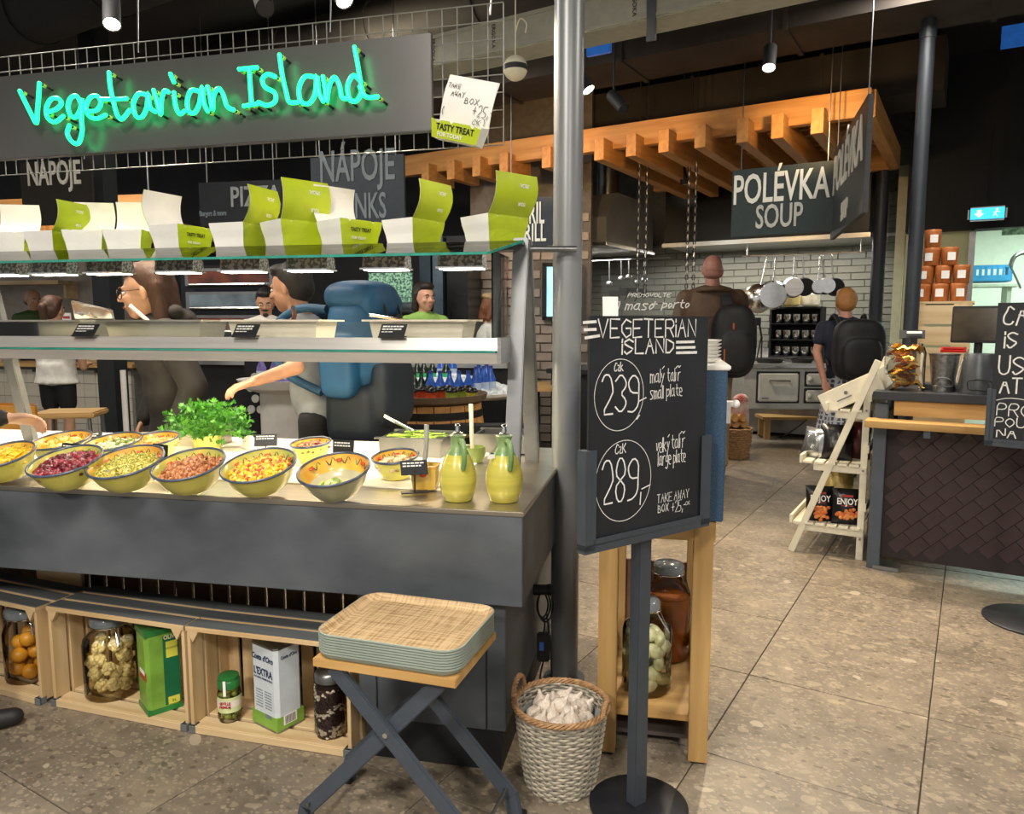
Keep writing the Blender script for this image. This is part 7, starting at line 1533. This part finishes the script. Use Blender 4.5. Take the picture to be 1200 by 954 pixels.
# man in green, girl, cooks
q = P(42, 400, 9.2); person('man in green pullover behind the girl at left', (q.x, q.y, 0), D2(40), 1.72, '#b58a70', '#5a4a3c', 'bald', '#41562f', '#24262a', (((-.24, -.05, 1.05), (-.2, -.25, 1.0)), ((.24, -.05, 1.05), (.2, -.25, 1.0))), head=(.15, 0, .3), hs=1.1, vox=.012, top_name='pullover')
q = P(68, 460, 6.7); person('girl with ponytail in white top and black shorts', (q.x, q.y, 0), D2(176), 1.54, '#c29577', '#4a3020', 'pony', '#c9c6bd', '#141416', (((-.2, -.08, .9), (-.12, -.26, .92)), ((.2, -.08, .9), (.12, -.26, .92))), hs=1.15, sleeve=1, bot='shorts', bot_name='shorts', vox=.011, hem=.06, top_name='white_top', width=1.25)
q = P(313, 400, 7.0); c_ = person('cook with moustache in white shirt behind pizza counter', (q.x, q.y, 0), D2(8), 1.62, '#c09070', '#1c1714', 'short', '#e2ddd2', '#2a2a2c', (((-.27, -.06, 1.0), (-.16, -.25, 1.02)), ((.27, -.06, 1.0), (.16, -.25, 1.02))), head=(.3, 0, .1), hs=1.12, vox=.011, top_name='white_shirt', width=1.15)
o, hc, kk, R, sh, k = c_; MB().ell(hc+R @ (Vector((0, -.092, -.043))*kk), (.034*kk, .01*kk, .009*kk), 12, 8).ell(hc+R @ (Vector((0, -.08, -.088))*kk), (.026*kk, .016*kk, .018*kk), 12, 8).build('moustache', mat('hair_1c1714', '#1c1714', .6), o, smooth=60)
for s_ in (-1, 1): MB().tube([(s_*.09, -.135, 1.28), (s_*.1, -.15, 1.0)], .016, 6).build('apron_strap', mat('tan_strap', '#a9773c', .6), o)
q = P(498, 400, 6.75); person('woman with dark hair in lime green shirt at counter', (q.x, q.y, 0), D2(18), 1.66, '#c9977c', '#20140f', 'bob', '#7fa54e', '#202225', (((-.25, -.05, 1.02), (-.16, -.25, 1.02)), ((.25, -.05, 1.02), (.16, -.25, 1.02))), hs=1.15, vox=.011, top_name='green_shirt', head=(.05, 0, .35))
q = P(567, 400, 6.85); c_ = person('worker in tan flat cap and white shirt turned right', (q.x, q.y, 0), D2(105), 1.54, '#c09a80', '#6a3f24', 'bob', '#d8d6d0', '#2a2c30', (((-.24, -.06, 1.0), (-.18, -.26, 1.0)), ((.24, -.06, 1.0), (.18, -.26, 1.0))), lean=(0, -.05), hs=1.1, vox=.011, top_name='white_shirt', head=(.3, 0, 0))
o, hc, kk, R, sh, k = c_; cpb = MB(); cpb.ell(hc+R @ (Vector((0, .02, .11))*kk), (.095*kk, .115*kk, .045*kk), X=R.to_4x4()); cpb.ell(hc+R @ (Vector((0, -.1, .09))*kk), (.07*kk, .06*kk, .012*kk), X=R.to_4x4()); blob('flat_cap', cpb, mat('tan_tweed', '#a58a66', .8, var=.2, scale=60), o, .009, 3)
# man in brown jacket with black sling backpack, seen from behind
q = G(829, 556); bm_ = person('bald man in brown jacket seen from behind', q, D2(176), 1.90, '#b98474', '#a8776a', 'bald', '#5f4a38', '#8a7a60', (((-.30, -.10, 1.12), (-.22, -.30, 1.02)), ((.30, -.10, 1.12), (.22, -.30, 1.02))), lean=(0, -.03), vox=.011, puff=.014, hem=.1, width=1.16, hs=1.0, face=False, shoec='#3a2c20')
o, hc, kk, R, sh, k = bm_; MB().tube([Vector((.13*math.cos(t), .02+.10*math.sin(t), 1.565+.012*math.sin(t))) for t in [2*math.pi*q_/24 for q_ in range(24)]], .022, 8, closed=True).build('collar', MATS['cloth_5f4a38'], o, smooth=60)
MB().tube([(-.2, .175, 1.35), (0, .185, 1.34), (.2, .175, 1.35)], .004, 5).build('yoke_seam', mat('seam_brown', '#35281e', .8), o)
bg_ = thing('backpack', 'black sling backpack on the man in brown jacket', 'backpack', q, D2(176)); mb = MB(); mb.sbox((-.13, .25, 1.15), (.18, .12, .3), .7); mb.sbox((-.13, .35, 1.06), (.13, .05, .17), .7); blob('bag', mb, mat('black_nylon', '#141518', .6, var=.2, scale=9), bg_, .011, 4)
MB().bar((-.1, .20, 1.36), (-.075, .14, 1.53), .085, .02, (0, 1, 0)).build('strap', MATS['black_nylon'], bg_, bevel=.006); MB().box((-.1, .37, 1.27), (.012, .01, .05)).build('zip_pull', mat('orange_tab', '#b5562e', .5), bg_); MB().box((-.03, .385, 1.03), (.01, .02, .12)).build('zip_pull', MATS['orange_tab'], bg_)
# woman with short blond hair, black backpack, patterned skirt
M_skirt = bpy.data.materials.new('lattice_skirt'); M_skirt.use_nodes = True; nt = M_skirt.node_tree; N, L = nt.nodes, nt.links; b_ = N['Principled BSDF']; tc = N.new('ShaderNodeTexCoord'); mp = N.new('ShaderNodeMapping'); mp.inputs['Scale'].default_value = (26, 26, 26); vo = N.new('ShaderNodeTexVoronoi'); vo.feature = 'DISTANCE_TO_EDGE'; vo.inputs['Randomness'].default_value = .25; vo.inputs['Scale'].default_value = 1
cr = N.new('ShaderNodeValToRGB'); cr.color_ramp.elements[0].position = .12; cr.color_ramp.elements[1].position = .2; cr.color_ramp.elements[0].color = (*S('#b9bcc4'), 1); cr.color_ramp.elements[1].color = (*S('#3c4258'), 1); L.new(tc.outputs['Object'], mp.inputs[0]); L.new(mp.outputs[0], vo.inputs['Vector']); L.new(vo.outputs[0], cr.inputs[0]); L.new(cr.outputs[0], b_.inputs['Base Color'])
q = P(988, 500, 6.3); q.z = 0; gw = lambda p: glob((q, D2(172)), p)
bw_ = person('woman with short blond hair in navy top and patterned skirt from behind', q, D2(172), 1.60, '#c08a72', '#a9743c', 'short', '#1b2233', '#3c4258', ((gw(P(1030, 425, 6.15)), gw(P(1018, 455, 5.95))), (gw(P(957, 412, 6.4)), gw(P(966, 447, 6.2)))), lean=(0, -.08), vox=.011, bot='skirt', bot_name='skirt', botm=M_skirt, sleeve=1, hs=1.08, top_name='navy_top', face=False, width=1.12)
bg_ = thing('backpack', 'black backpack on the blond woman beside ladder shelf', 'backpack', q, D2(172)); mb = MB(); mb.sbox((-.03, .2, 1.08), (.2, .11, .25), .55); mb.sbox((-.03, .3, 1.02), (.15, .05, .16), .6); blob('bag', mb, MATS['black_nylon'], bg_, .011, 4)
for s_ in (-1, 1): MB().tube(spline([(s_*.1, .14, 1.28), (s_*.12, .0, 1.36), (s_*.13, -.15, 1.22), (s_*.15, -.06, 1.02), (s_*.16, .1, .94)]), .017, 8).build('strap', MATS['black_nylon'], bg_, smooth=60)
# customer at the left edge: reaching hand and one shoe in view
Lp = Vector((-1.98, 2.20, 0)); Lr = D2(150); g = lambda p: glob((Lp, Lr), p)
wr_ = P(6, 500, 2.62); wr_.z += .03; el_ = Vector((-2.0, 2.38, 1.02))
person('customer in black at left edge reaching into bowl', Lp, Lr, 1.66, '#c59a80', '#2a1d16', 'short', '#16171a', '#1a1b1f', ((g(Vector((-2.25, 2.2, 1.0))), g(Vector((-2.3, 2.4, .95)))), (g(el_), g(wr_))), vox=.008, curl=.7, legs=((g(Vector((-2.05, 2.2, .45))), g(Vector((-2.08, 2.16, .085))), Matrix.Rotation(-Lr, 3, 'Z') @ Vector((.5, .8, 0))), (g(Vector((-1.85, 2.2, .45))), g(Vector((-1.735, 2.235, .085))), Matrix.Rotation(-Lr, 3, 'Z') @ Vector((.85, .5, 0)))), shoec='#202022', thumbs=((0, 0, 1), tuple(Matrix.Rotation(-Lr, 3, 'Z') @ Vector((-.3, -.8, .3)))))
